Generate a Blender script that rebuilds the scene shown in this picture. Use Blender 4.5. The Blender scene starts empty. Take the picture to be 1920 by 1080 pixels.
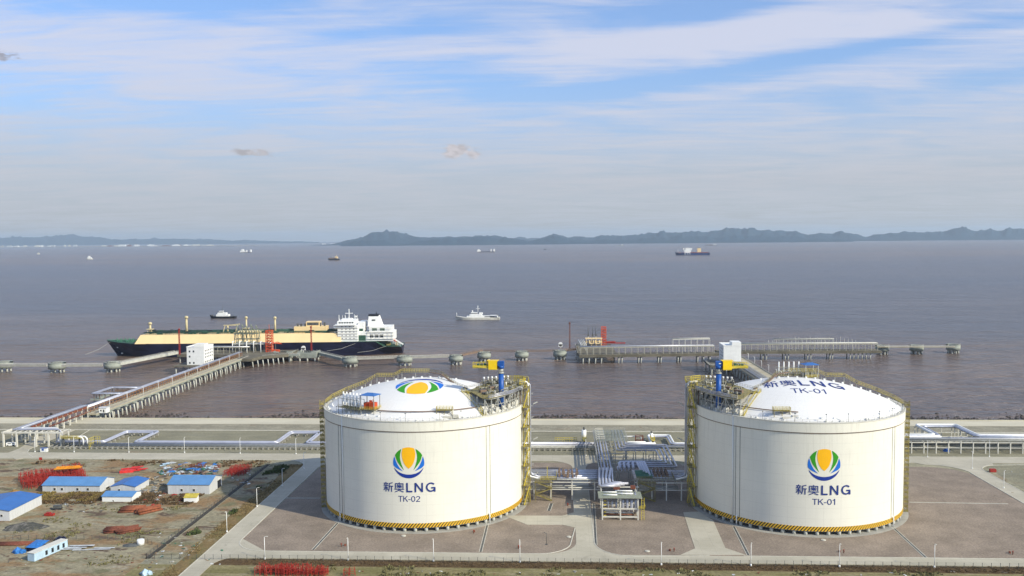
import bpy, math, random
from mathutils import Vector, Matrix, noise
R = math.radians; PI = math.pi
rnd = random.Random(11)
SC = bpy.context.scene
COL = SC.collection

# ------------------------------------------------------------------ camera
CAMH = 113.21; YAW = R(3.13); PITCH = .0662; ROLL = -.0085; FPX = 1698.04; CY = 558.5
def rz3(v):
    c, s = math.cos(YAW), math.sin(YAW)
    return Vector((v[0]*c - v[1]*s, v[0]*s + v[1]*c, v[2]))
_cp, _sp, _cr, _sr = math.cos(PITCH), math.sin(PITCH), math.cos(ROLL), math.sin(ROLL)
_up0 = Vector((0, _sp, _cp)); _rt0 = Vector((1, 0, 0))
FW = rz3((0, _cp, -_sp)); RT = rz3(_cr*_rt0 + _sr*_up0); UP = rz3(-_sr*_rt0 + _cr*_up0)
cam_d = bpy.data.cameras.new('camera'); cam = bpy.data.objects.new('camera', cam_d); COL.objects.link(cam)
cam.matrix_world = Matrix(((RT.x, UP.x, -FW.x, 0), (RT.y, UP.y, -FW.y, 0), (RT.z, UP.z, -FW.z, CAMH), (0, 0, 0, 1)))
cam_d.sensor_width = 36; cam_d.lens = FPX/1920*36; cam_d.shift_y = 18.5/1920
cam_d.clip_start = 1; cam_d.clip_end = 90000
SC.camera = cam
def G(px, py, z=0.0):
    """site position at height z that the surveyed image point stands for"""
    d = FW + RT*((px-960)/FPX) - UP*((py-CY)/FPX)
    t = (z-CAMH)/d.z
    return Vector((d.x*t, d.y*t, z))

# ------------------------------------------------------------------ light
SUN_EL = R(33); SUN_AZ = R(-29.9)            # azimuth measured from +X
SV = Vector((math.cos(SUN_EL)*math.cos(SUN_AZ), math.cos(SUN_EL)*math.sin(SUN_AZ), math.sin(SUN_EL)))
sd = bpy.data.lights.new('sun', 'SUN'); sd.energy = 5.0; sd.angle = R(.55); sd.color = (1, .915, .735)
so = bpy.data.objects.new('sun', sd); COL.objects.link(so)
so.rotation_euler = SV.to_track_quat('Z', 'Y').to_euler(); so.location = (200, -100, 400)

W = bpy.data.worlds.new('World'); SC.world = W; W.use_nodes = True
nt = W.node_tree; nt.nodes.clear()
class N:
    """tiny node-writing helper"""
    def __init__(s, tree): s.t = tree
    def n(s, typ, **kw):
        x = s.t.nodes.new(typ)
        for k, v in kw.items(): setattr(x, k, v)
        return x
    def put(s, sock, v):
        if hasattr(v, 'is_output') or isinstance(v, bpy.types.NodeSocket): s.t.links.new(v, sock)
        else: sock.default_value = v
    def m(s, op, a, b=None, c=None, clamp=False):
        x = s.n('ShaderNodeMath', operation=op, use_clamp=clamp)
        s.put(x.inputs[0], a)
        if b is not None: s.put(x.inputs[1], b)
        if c is not None: s.put(x.inputs[2], c)
        return x.outputs[0]
    def mix(s, f, a, b, typ='MIX'):
        x = s.n('ShaderNodeMix', data_type='RGBA', blend_type=typ)
        s.put(x.inputs[0], f); s.put(x.inputs[6], a if not isinstance(a, tuple) else (*a, 1)[:4])
        s.put(x.inputs[7], b if not isinstance(b, tuple) else (*b, 1)[:4])
        return x.outputs[2]
    def noise(s, vec, scale, detail=3, rough=.55, out=0, dist=0):
        x = s.n('ShaderNodeTexNoise'); s.put(x.inputs['Vector'], vec)
        x.inputs['Scale'].default_value = scale; x.inputs['Detail'].default_value = detail
        x.inputs['Roughness'].default_value = rough; x.inputs['Distortion'].default_value = dist
        return x.outputs[out]
    def mapr(s, v, a, b, c=0., d=1., smooth=True):
        x = s.n('ShaderNodeMapRange', interpolation_type='SMOOTHSTEP' if smooth else 'LINEAR')
        s.put(x.inputs[0], v); x.inputs[1].default_value = a; x.inputs[2].default_value = b
        x.inputs[3].default_value = c; x.inputs[4].default_value = d
        return x.outputs[0]
    def mapping(s, vec, scale=(1, 1, 1), rot=(0, 0, 0), loc=(0, 0, 0)):
        x = s.n('ShaderNodeMapping'); s.put(x.inputs[0], vec)
        x.inputs['Scale'].default_value = scale; x.inputs['Rotation'].default_value = rot; x.inputs['Location'].default_value = loc
        return x.outputs[0]
w = N(nt)
out = w.n('ShaderNodeOutputWorld'); bg = w.n('ShaderNodeBackground'); nt.links.new(bg.outputs[0], out.inputs[0])
sky = w.n('ShaderNodeTexSky', sky_type='NISHITA'); sky.sun_disc = False
sky.sun_elevation = SUN_EL; sky.sun_rotation = R(119.9); sky.altitude = 100; sky.air_density = 1.0; sky.dust_density = 1.6; sky.ozone_density = 1.5
SKYK = .10
bg.inputs[1].default_value = SKYK
tc = w.n('ShaderNodeTexCoord').outputs['Generated']
sp = w.n('ShaderNodeSeparateXYZ'); nt.links.new(tc, sp.inputs[0])
X_, Y_, Z_ = sp.outputs
AZ = w.m('ARCTAN2', X_, Y_); EL = w.m('ARCSINE', Z_)
def azel(px, py): return math.atan((px-960)/FPX) - YAW, (446-py-(px-960)*.0085)/FPX
def blob(px, py, hx, hy, tilt=0., amp=1.):
    a, e = azel(px, py); a_ = w.m('SUBTRACT', AZ, a); e_ = w.m('SUBTRACT', EL, e)
    e_ = w.m('SUBTRACT', e_, w.m('MULTIPLY', a_, tilt))
    q = w.m('ADD', w.m('POWER', w.m('ABSOLUTE', w.m('MULTIPLY', a_, FPX/hx)), 2.), w.m('POWER', w.m('ABSOLUTE', w.m('MULTIPLY', e_, FPX/hy)), 2.))
    return w.m('MULTIPLY', w.m('EXPONENT', w.m('MULTIPLY', q, -1.)), amp)
# high thin cloud: noise on the sheet the cirrus lies in, so the streaks foreshorten with distance
den = w.m('ADD', Z_, .06)
cv = w.n('ShaderNodeCombineXYZ'); w.put(cv.inputs[0], w.m('DIVIDE', X_, den)); w.put(cv.inputs[1], w.m('DIVIDE', Y_, den))
p1 = w.mapping(cv.outputs[0], (1.0, 1.7, 1), (0, 0, R(-16)))
wisp = w.noise(p1, 1.1, 8, .56, dist=.8)
p2 = w.mapping(cv.outputs[0], (.8, 5.0, 1), (0, 0, R(-12)))
fib = w.noise(p2, 2.2, 7, .62, dist=.4)
cl = w.m('ADD', w.m('MULTIPLY', wisp, .66), w.m('MULTIPLY', fib, .34))
gap = None
for b in [(450, 34, 210, 30, 0.0, .26), (1310, 42, 150, 26, .05, .30), (1180, 175, 300, 17, .06, .26), (1560, 128, 330, 15, .10, .18), (940, 178, 90, 16, 0, .16),
          (400, 240, 170, 12, .03, .14), (720, 78, 150, 16, .12, .16), (1500, -6, 260, 20, 0, .16), (1870, 60, 90, 28, 0, .12), (60, 235, 180, 16, 0, .07), (620, -10, 600, 14, 0, .14), (1800, 190, 160, 20, .1, .08)]:
    g_ = blob(*b); gap = g_ if gap is None else w.m('ADD', gap, g_)
add = blob(1500, 85, 520, 36, .03, .14)
add = w.m('ADD', add, blob(1180, 90, 300, 26, 0, .10)); add = w.m('ADD', add, blob(300, 120, 380, 45, 0, .05)); add = w.m('ADD', add, blob(1650, 20, 90, 26, .1, .10))
cl = w.m('ADD', w.m('SUBTRACT', cl, gap), add)
cmask = w.m('MULTIPLY', w.mapr(cl, .31, .66, 0.0, .93), w.m('MULTIPLY', w.mapr(EL, .35, .8, 1., .25), w.mapr(Y_, -.3, .25, .35, 1.)))
low = w.mapr(EL, 0.0, .17, 1., 0.)           # thicker milk towards the horizon
CK = 1/SKYK
cloudc = w.mix(w.mapr(EL, .02, .20), (.56*CK, .585*CK, .635*CK), (.66*CK, .695*CK, .84*CK))
skyb = w.mix(1.0, sky.outputs[0], (1.05, 1.45, 2.0), 'MULTIPLY')
milkc = w.mix(w.mapr(EL, 0., .055), (.50*CK, .49*CK, .465*CK), (.485*CK, .54*CK, .61*CK)); milkc = w.mix(w.mapr(EL, .05, .14), milkc, (.47*CK, .565*CK, .75*CK))
milk = w.mix(w.mapr(EL, .05, .20, .93, .25), skyb, milkc)
col = w.mix(cmask, milk, cloudc)
band = w.m('MULTIPLY', w.m('ADD', blob(1500, 345, 700, 26, 0, .5), blob(250, 390, 500, 40, 0, .3)), .32)
col = w.mix(band, col, (.54*CK, .50*CK, .51*CK))
# three small ragged puffs
pn = w.noise(w.mapping(tc, (1, 1, 2.2)), 55, 5, .6)
for (px, py, hx, hy, am, c) in [(868, 287, 36, 13, 1.5, (.53, .50, .52)), (486, 296, 38, 9, 1.1, (.44, .43, .46)), (24, 155, 32, 9, 1.2, (.36, .37, .44))]:
    bm = w.mapr(w.m('MULTIPLY', blob(px, py, hx, hy, -.12 if px < 500 else -.05, am), w.mapr(pn, .36, .62, .25, 1.2, False)), .22, .75, 0, .95)
    lit = w.mapr(w.noise(w.mapping(tc, (1, 1, 1.6)), 90, 3), .4, .6)
    col = w.mix(bm, col, w.mix(lit, tuple(v*CK for v in c), tuple(v*CK*1.25 for v in c)))
nt.links.new(col, bg.inputs[0])
W.cycles.sampling_method = 'MANUAL'; W.cycles.sample_map_resolution = 512

SC.view_settings.view_transform = 'Standard'; SC.view_settings.look = 'None'
SC.view_settings.exposure = 0.0; SC.view_settings.gamma = 1; SC.view_settings.use_curve_mapping = False
SC.render.engine = 'CYCLES'
SC.cycles.max_bounces = 6; SC.cycles.diffuse_bounces = 2; SC.cycles.glossy_bounces = 3; SC.cycles.volume_bounces = 0
SC.cycles.use_denoising = True

# ------------------------------------------------------------------ tagging and mesh helpers
def tag(o, label=None, cat=None, group=None, kind=None):
    if label: o['label'] = label
    if cat: o['category'] = cat
    if group: o['group'] = group
    if kind: o['kind'] = kind
    return o
def thing(name, label, cat, loc=(0, 0, 0), rz=0., group=None):
    o = bpy.data.objects.new(name, None); COL.objects.link(o); o.empty_display_size = 1
    o.location = loc; o.rotation_euler = (0, 0, rz)
    return tag(o, label, cat, group)
def inst(src, parent, loc=None, rot=None, name=None, scale=None):
    o = bpy.data.objects.new(name or src.name.split('.')[0], src.data); COL.objects.link(o); o.parent = parent
    if loc is not None: o.location = loc
    if rot is not None: o.rotation_euler = rot
    if scale is not None: o.scale = scale
    return o
def kids(o): return [c for c in COL.objects if c.parent == o]
def copy_thing(o, loc, rz=None, label=None, group=None, scale=None):
    c = o.copy(); COL.objects.link(c); c.location = loc
    if rz is not None: c.rotation_euler = (0, 0, rz)
    if scale is not None: c.scale = scale
    if label: c['label'] = label
    if group: c['group'] = group
    def rec(a, b):
        for k in kids(a):
            d = k.copy(); COL.objects.link(d); d.parent = b; rec(k, d)
    rec(o, c)
    return c

class MB:
    def __init__(s): s.v = []; s.f = []; s.mi = []; s.sm = []
    def add(s, vs, fs, mi=0, sm=False):
        b = len(s.v); s.v += [tuple(v) for v in vs]; s.f += [tuple(i+b for i in f) for f in fs]
        s.mi += [mi]*len(fs); s.sm += [sm]*len(fs); return s
    def box(s, c, d, rz=0., mi=0, ry=0., rx=0.):
        M = Matrix.Translation(c) @ Matrix.Rotation(rz, 4, 'Z') @ Matrix.Rotation(ry, 4, 'Y') @ Matrix.Rotation(rx, 4, 'X')
        vs = [M @ Vector((x*d[0]/2, y*d[1]/2, z*d[2]/2)) for z in (-1, 1) for y in (-1, 1) for x in (-1, 1)]
        return s.add(vs, [(0, 2, 3, 1), (4, 5, 7, 6), (0, 1, 5, 4), (2, 6, 7, 3), (0, 4, 6, 2), (1, 3, 7, 5)], mi)
    def b2(s, x0, x1, y0, y1, z0, z1, mi=0):
        return s.box(((x0+x1)/2, (y0+y1)/2, (z0+z1)/2), (abs(x1-x0), abs(y1-y0), abs(z1-z0)), mi=mi)
    def bar(s, p, q, wd, h=None, mi=0):
        p, q = Vector(p), Vector(q); d = q-p; L = d.length
        if L < 1e-6: return s
        h = h or wd; d.normalize(); a = Vector((0, 0, 1)) if abs(d.z) < .95 else Vector((0, 1, 0))
        x = d.cross(a).normalized()*wd/2; y = x.cross(d).normalized()*h/2
        vs = [p-x-y, p+x-y, p+x+y, p-x+y, q-x-y, q+x-y, q+x+y, q-x+y]
        return s.add(vs, [(0, 1, 2, 3), (4, 7, 6, 5), (0, 4, 5, 1), (1, 5, 6, 2), (2, 6, 7, 3), (3, 7, 4, 0)], mi)
    def tube(s, pts, r, n=8, mi=0, cap=True):
        pts = [Vector(p) for p in pts]; rs = r if isinstance(r, (list, tuple)) else [r]*len(pts)
        ref = None; vs = []
        for i, p in enumerate(pts):
            d = (pts[min(i+1, len(pts)-1)]-p).normalized() + (p-pts[max(i-1, 0)]).normalized()
            d = d.normalized() if d.length > 1e-6 else Vector((0, 0, 1))
            if ref is None:
                ref = Vector((0, 0, 1)) if abs(d.z) < .9 else Vector((1, 0, 0))
            x = (ref - d*ref.dot(d))
            x = x.normalized() if x.length > 1e-5 else d.orthogonal().normalized()
            ref = x; y = d.cross(x)
            k = 1.
            if 0 < i < len(pts)-1:
                c = (pts[i+1]-p).normalized().dot((p-pts[i-1]).normalized()); k = 1/max(.6, math.sqrt((1+max(c, -.9))/2))
            vs += [p + (x*math.cos(t)+y*math.sin(t))*rs[i]*k for t in [2*PI*j/n for j in range(n)]]
        fs = [(i*n+j, i*n+(j+1) % n, (i+1)*n+(j+1) % n, (i+1)*n+j) for i in range(len(pts)-1) for j in range(n)]
        s.add(vs, fs, mi, True)
        if cap:
            b = len(s.v)-len(vs); s.f += [tuple(b+j for j in reversed(range(n))), tuple(b+(len(pts)-1)*n+j for j in range(n))]
            s.mi += [mi]*2; s.sm += [False]*2
        return s
    def cyl(s, c, r, z0, z1, n=16, mi=0, r2=None):
        return s.tube([(c[0], c[1], z0), (c[0], c[1], z1)], [r, r2 if r2 is not None else r], n, mi)
    def prism(s, poly, z0, z1, mi=0):
        n = len(poly); vs = [(p[0], p[1], z0) for p in poly]+[(p[0], p[1], z1) for p in poly]
        a = sum(poly[i][0]*poly[(i+1) % n][1]-poly[(i+1) % n][0]*poly[i][1] for i in range(n))
        if a < 0: vs = vs[:n][::-1]+vs[n:][::-1]
        return s.add(vs, [tuple(reversed(range(n))), tuple(range(n, 2*n))]+[(i, (i+1) % n, n+(i+1) % n, n+i) for i in range(n)], mi)
    def prismx(s, prof, x0, x1, mi=0):
        """profile in (y,z), extruded along x"""
        n = len(prof); vs = [(x0, p[0], p[1]) for p in prof]+[(x1, p[0], p[1]) for p in prof]
        a = sum(prof[i][0]*prof[(i+1) % n][1]-prof[(i+1) % n][0]*prof[i][1] for i in range(n))
        if (a < 0) != (x1 < x0): vs = vs[:n][::-1]+vs[n:][::-1]
        return s.add(vs, [tuple(reversed(range(n))), tuple(range(n, 2*n))]+[(i, (i+1) % n, n+(i+1) % n, n+i) for i in range(n)], mi)
    def ring(s, r0, r1, z0, z1, n=96, mi=0, a0=0., a1=2*PI, c=(0, 0)):
        full = abs(a1-a0-2*PI) < 1e-6; m = n if full else n+1; cr = [(r0, z0), (r1, z0), (r1, z1), (r0, z1)]
        for k in range(4):
            A, B = cr[k], cr[(k+1) % 4]; vs = []
            for i in range(m):
                t = a0+(a1-a0)*i/n; vs += [(c[0]+A[0]*math.cos(t), c[1]+A[0]*math.sin(t), A[1]), (c[0]+B[0]*math.cos(t), c[1]+B[0]*math.sin(t), B[1])]
            s.add(vs, [(2*i, 2*((i+1) % m), 2*((i+1) % m)+1, 2*i+1)[::-1] for i in range(n)][:], mi, k in (1, 3))
        return s
    def rail(s, pts, h=1.1, post=2., r=.05, rails=2, mi=0, closed=False):
        pts = [Vector(p) for p in pts]; seg = list(zip(pts, pts[1:]+([pts[0]] if closed else [])))
        if not closed: seg = seg[:len(pts)-1]
        for a, b in seg:
            L = (b-a).length; k = max(1, round(L/post))
            for i in range(k+1):
                q = a.lerp(b, i/k); s.bar(q, q+Vector((0, 0, h)), r*1.4, mi=mi)
            for j in range(rails):
                z = h*(j+1)/rails; s.bar(a+Vector((0, 0, z)), b+Vector((0, 0, z)), r*1.4, mi=mi)
        return s
    def build(s, name, mat, parent=None, loc=None):
        me = bpy.data.meshes.new(name); me.from_pydata(s.v, [], s.f)
        mats = mat if isinstance(mat, (list, tuple)) else [mat]
        for m in mats: me.materials.append(m)
        if len(mats) > 1: me.polygons.foreach_set('material_index', s.mi)
        me.polygons.foreach_set('use_smooth', s.sm); me.update()
        o = bpy.data.objects.new(name, me); COL.objects.link(o); o.parent = parent
        if loc is not None: o.location = loc
        return o
def struct(name, mb, mat):
    return tag(mb.build(name, mat), kind='structure')
def rpath(pts, r, k=4):
    """round the corners of a polyline into pipe bends"""
    pts = [Vector(p) for p in pts]; o = [pts[0]]
    for a, b, c in zip(pts, pts[1:], pts[2:]):
        u, v = (a-b), (c-b); q = min(r, u.length*.45, v.length*.45); u.normalize(); v.normalize()
        A, C = b+u*q, b+v*q
        for i in range(k+1):
            t = i/k; o.append(A*(1-t)**2+b*2*t*(1-t)+C*t*t)
    return o+[pts[-1]]

# ------------------------------------------------------------------ materials
def mat(name, c, rough=.7, metal=0., var=.12, scale=.6, spec=.35, c2=None, det=4, bump=0., dirt=0., dirtc=(.12, .08, .05), stretch=(1, 1, 1)):
    m = bpy.data.materials.new(name); m.use_nodes = True; t = N(m.node_tree); b = m.node_tree.nodes['Principled BSDF']
    b.inputs['Roughness'].default_value = rough; b.inputs['Metallic'].default_value = metal; b.inputs['Specular IOR Level'].default_value = spec
    co = t.n('ShaderNodeTexCoord').outputs['Object']; co = t.mapping(co, stretch)
    f = t.noise(co, scale, det, .6)
    lo = tuple(v*(1-var) for v in c); hi = c2 or tuple(min(1, v*(1+var)) for v in c)
    col = t.mix(t.mapr(f, .3, .7), lo, hi)
    if dirt > 0:
        col = t.mix(t.m('MULTIPLY', t.mapr(t.noise(co, scale*2.3, 5, .65), .52, .75), dirt), col, dirtc)
    t.put(b.inputs['Base Color'], col)
    if bump > 0:
        bp = t.n('ShaderNodeBump'); bp.inputs['Strength'].default_value = bump; t.put(bp.inputs['Height'], f); t.put(b.inputs['Normal'], bp.outputs[0])
    return m
M = {}
M['conc'] = mat('concrete', (.34, .33, .285), .85, scale=.25, dirt=.25, dirtc=(.18, .17, .14))
M['beige'] = mat('beige_paint', (.43, .41, .31), .65, var=.12)
M['pier'] = mat('pier_concrete', (.27, .29, .245), .85, scale=.15, var=.2, dirt=.35, dirtc=(.10, .12, .08))
M['pilec'] = mat('pile_concrete', (.46, .46, .40), .85, scale=.3, var=.15)
M['deckc'] = mat('deck_concrete', (.42, .375, .26), .9, scale=.1, var=.15, dirt=.3, dirtc=(.22, .16, .10))
M['white'] = mat('white_paint', (.80, .80, .76), .5, var=.05, scale=.3)
M['offwhite'] = mat('off_white_paint', (.62, .60, .52), .6, var=.08, scale=.3)
M['steel'] = mat('galvanised_steel', (.42, .42, .38), .55, .3, var=.15)
M['alu'] = mat('aluminium_cladding', (.46, .47, .52), .40, .55, var=.15, scale=.15, dirt=.15, dirtc=(.25, .25, .27))
M['clad'] = mat('bright_cladding', (.54, .55, .61), .4, .45, var=.08, scale=.15)
M['armg'] = mat('grey_green_steel', (.20, .23, .18), .6, .1, var=.2)
M['equip'] = mat('dull_equipment_grey', (.24, .235, .19), .65, .2, var=.35, scale=.8)
M['dgreen'] = mat('dark_deck_green', (.03, .085, .055), .6, var=.3)
M['dgrey'] = mat('dark_grey_metal', (.10, .105, .10), .6, .2, var=.3)
M['dark'] = mat('dark_opening', (.02, .022, .025), .6, var=.2)
M['yel'] = mat('yellow_paint', (.55, .44, .06), .5, var=.15)
M['oliv'] = mat('weathered_yellow_paint', (.25, .21, .075), .6, var=.35, scale=.8)
M['byel'] = mat('bright_yellow_paint', (.86, .58, .01), .45, var=.05)
M['blue'] = mat('blue_paint', (.012, .085, .34), .4, var=.1)
M['green'] = mat('green_paint', (.05, .16, .10), .6, var=.3)
M['red'] = mat('red_paint', (.33, .028, .018), .55, var=.2, scale=1.)
M['orange'] = mat('orange_red_paint', (.56, .075, .02), .55, var=.15)
M['rust'] = mat('rust_primer', (.17, .055, .03), .8, var=.3, scale=1.5)
M['porange'] = mat('oxide_pipe', (.25, .08, .035), .75, var=.3, scale=1.2)
M['brown'] = mat('brown_pipe', (.20, .14, .10), .6, var=.2)
M['cream'] = mat('cream_paint', (.82, .62, .32), .5, var=.05, scale=.05, dirt=.12, dirtc=(.5, .36, .2))
M['shipblue'] = mat('blue_grey_hull', (.012, .03, .12), .5, var=.2, scale=.05)
M['jdeck'] = mat('brown_grey_deck', (.135, .122, .088), .9, var=.25, scale=.12, dirt=.4, dirtc=(.12, .09, .06))
M['navy'] = mat('navy_hull', (.010, .011, .030), .35, var=.3, scale=.05)
M['black'] = mat('black_paint', (.015, .016, .02), .5, var=.2)
M['water_red'] = mat('boot_red', (.20, .04, .03), .6)
M['wood'] = mat('weathered_timber', (.30, .22, .13), .85, var=.3)
M['plastic'] = mat('pale_sheeting', (.50, .52, .52), .6, var=.2)
M['tarpb'] = mat('blue_tarpaulin', (.03, .17, .48), .5, var=.25, scale=1.5)
M['lblue'] = mat('pale_blue_panel', (.42, .56, .66), .6, var=.1)
M['glass'] = mat('window_glass', (.03, .04, .05), .15, var=.2, spec=.6)

def stripes_mat():
    m = bpy.data.materials.new('hazard_stripes'); m.use_nodes = True; t = N(m.node_tree); b = m.node_tree.nodes['Principled BSDF']
    s = t.n('ShaderNodeSeparateXYZ'); t.put(s.inputs[0], t.n('ShaderNodeTexCoord').outputs['Object'])
    a = t.m('MULTIPLY', t.m('ARCTAN2', s.outputs[1], s.outputs[0]), 42/1.2)
    k = t.m('FRACT', t.m('ADD', t.m('SUBTRACT', a, t.m('MULTIPLY', s.outputs[2], .72)), 500.))
    c = t.mix(t.m('GREATER_THAN', k, .54), (.80, .47, .02), (.035, .022, .012)); t.put(b.inputs['Base Color'], c)
    b.inputs['Roughness'].default_value = .6; return m
def tank_mat(dome=False):
    m = bpy.data.materials.new('tank_dome_paint' if dome else 'tank_wall_paint'); m.use_nodes = True; t = N(m.node_tree); b = m.node_tree.nodes['Principled BSDF']
    oc = t.n('ShaderNodeTexCoord').outputs['Object']
    s = t.n('ShaderNodeSeparateXYZ'); t.put(s.inputs[0], oc); x, y, z = s.outputs
    ang = t.m('ARCTAN2', y, x)
    def line(v, period, wd, off=0.):
        k = t.m('FRACT', t.m('ADD', t.m('DIVIDE', v, period), 100.5+off)); return t.m('LESS_THAN', t.m('ABSOLUTE', t.m('SUBTRACT', k, .5)), wd/period/2)
    if dome:
        rad = t.m('SQRT', t.m('ADD', t.m('MULTIPLY', x, x), t.m('MULTIPLY', y, y)))
        l = t.m('MAXIMUM', line(rad, 3.4, .14), line(ang, 2*PI/48, .004)); base = (.78, .77, .73)
    else:
        l = t.m('MAXIMUM', line(z, 4.11, .16, .43), line(ang, 2*PI/40, .0035)); base = (.78, .76, .655)
    n1 = t.noise(oc, .07, 4, .6); sv = t.mapping(oc, (1, 1, .06)); n2 = t.noise(sv, 1.3, 4, .6)
    c = t.mix(t.mapr(n1, .35, .7), tuple(v*.95 for v in base), base)
    top = t.mapr(z, 18., 41., .25, 1.) if not dome else .5
    c = t.mix(t.m('MULTIPLY', t.m('MULTIPLY', t.mapr(n2, .48, .80), .34), top), c, (.42, .39, .31))
    if not dome:
        pan = t.n('ShaderNodeTexWhiteNoise', noise_dimensions='2D'); cv = t.n('ShaderNodeCombineXYZ')
        t.put(cv.inputs[0], t.m('FLOOR', t.m('ADD', t.m('DIVIDE', ang, 2*PI/40), 100.))); t.put(cv.inputs[1], t.m('FLOOR', t.m('ADD', t.m('DIVIDE', z, 4.11), 99.93)))
        t.put(pan.inputs[0], cv.outputs[0]); c = t.mix(t.m('MULTIPLY', pan.outputs[0], .05), c, (.5, .49, .42))
    c = t.mix(t.m('MULTIPLY', l, .15), c, (.35, .33, .28)); t.put(b.inputs['Base Color'], c)
    b.inputs['Roughness'].default_value = .6; b.inputs['Specular IOR Level'].default_value = .3
    return m
M['stripe'] = stripes_mat(); M['tankw'] = tank_mat(); M['tankd'] = tank_mat(True)
def flat(name, c): return mat(name, c, .6, var=.02)
M['l_yel'] = flat('emblem_yellow', (.92, .47, .0)); M['l_grn'] = flat('emblem_green', (.03, .29, .006)); M['l_blu'] = flat('emblem_light_blue', (.008, .15, .60))
M['l_nav'] = flat('emblem_dark_blue', (.005, .032, .27)); M['l_txt'] = flat('lettering_navy', (.008, .028, .19)); M['l_wht'] = flat('emblem_white', (.85, .85, .82))

def roofmat(name, c):
    m = mat(name, c, .45, var=.08, scale=.3); t = N(m.node_tree); b = m.node_tree.nodes['Principled BSDF']
    src = b.inputs['Base Color'].links[0].from_socket
    s = t.n('ShaderNodeSeparateXYZ'); t.put(s.inputs[0], t.n('ShaderNodeTexCoord').outputs['Object'])
    k = t.m('FRACT', t.m('ADD', t.m('DIVIDE', s.outputs[0], 6.), .13)); k2 = t.m('FRACT', t.m('DIVIDE', s.outputs[1], 2.9))
    l = t.m('MAXIMUM', t.m('LESS_THAN', k, .05), t.m('MULTIPLY', t.m('LESS_THAN', k2, .07), .6))
    t.put(b.inputs['Base Color'], t.mix(t.m('MULTIPLY', l, .3), src, tuple(v*.5+.08 for v in c)))
    return m
M['roofb'] = roofmat('blue_sheet_roof', (.10, .245, .47)); M['roofd'] = roofmat('deep_blue_sheet_roof', (.035, .14, .40))
M['shedw'] = mat('pale_sheet_wall', (.56, .57, .56), .6, var=.08, scale=.5, stretch=(4, 4, .3))

# ================================================================== SETTING
def ground_mat(name, cols, scale=.03, fine=.8, rough=.95, stretch=(1, 1, 1), speck=None):
    """cols: list of (threshold_lo, threshold_hi, colour) layered over the first colour by noises of their own"""
    m = bpy.data.materials.new(name); m.use_nodes = True; t = N(m.node_tree); b = m.node_tree.nodes['Principled BSDF']
    oc = t.n('ShaderNodeTexCoord').outputs['Object']; co = t.mapping(oc, stretch)
    c = cols[0][2]; c = t.mix(t.mapr(t.noise(co, scale*3, 5, .65), .3, .7), tuple(v*.82 for v in c), tuple(v*1.15 for v in c))
    for i, (lo, hi, cc) in enumerate(cols[1:]):
        q = t.mapping(co, (1, 1, 1), (0, 0, .3*i), (37.*i+11, 91.*i, 5.*i))
        c = t.mix(t.mapr(t.noise(q, scale*(1+.6*i), 7, .68, dist=.5), lo, hi), c, cc)
    f = t.noise(oc, fine, 4, .7); c = t.mix(1., c, t.mix(t.mapr(f, .25, .75), (.72, .72, .72), (1.25, 1.25, 1.25)), 'MULTIPLY')
    if speck:
        vt = t.n('ShaderNodeTexVoronoi'); t.put(vt.inputs['Vector'], oc); vt.inputs['Scale'].default_value = speck[0]
        c = t.mix(t.m('MULTIPLY', t.m('LESS_THAN', vt.outputs['Distance'], speck[1]), .8), c, speck[2])
    t.put(b.inputs['Base Color'], c); b.inputs['Roughness'].default_value = rough; b.inputs['Specular IOR Level'].default_value = .15
    return m
M['dirt'] = ground_mat('yard_dirt', [(0, 0, (.28, .25, .165)), (.46, .60, (.25, .165, .085)), (.52, .63, (.17, .16, .09)), (.56, .64, (.12, .085, .06)), (.61, .70, (.36, .33, .25))], .035, .7, stretch=(1, 1.7, 1))
M['sand'] = ground_mat('graded_ground', [(0, 0, (.28, .26, .175)), (.5, .7, (.235, .225, .165)), (.58, .7, (.27, .22, .145))], .02, .5, stretch=(.4, 1.6, 1))
M['strip'] = ground_mat('grass_strip', [(0, 0, (.23, .19, .10)), (.45, .6, (.17, .155, .065)), (.60, .68, (.09, .10, .035)), (.60, .7, (.27, .235, .16))], .05, .9, stretch=(1.5, .8, 1))
M['grass'] = ground_mat('dry_grass', [(0, 0, (.225, .195, .095)), (.45, .62, (.165, .15, .06)), (.55, .66, (.28, .245, .16)), (.60, .68, (.20, .12, .06))], .05, .9, stretch=(.7, 2.2, 1))
M['weed'] = ground_mat('dark_dry_weeds', [(0, 0, (.10, .065, .032)), (.5, .65, (.15, .11, .055)), (.6, .7, (.06, .045, .022))], .25, 1.5)
M['pave'] = ground_mat('brick_paving', [(0, 0, (.255, .208, .162)), (.5, .75, (.232, .190, .150)), (.62, .75, (.275, .23, .182))], .03, 1.4, stretch=(1, 1, 1))
M['revet'] = ground_mat('revetment', [(0, 0, (.27, .25, .185)), (.5, .7, (.235, .215, .16)), (.6, .7, (.20, .15, .10))], .06, 1., stretch=(.5, 1, 1))
M['asph'] = ground_mat('grey_green_apron', [(0, 0, (.235, .22, .15)), (.5, .7, (.20, .195, .15)), (.58, .7, (.26, .215, .145))], .03, 1.1, stretch=(.5, 1.4, 1))
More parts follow.
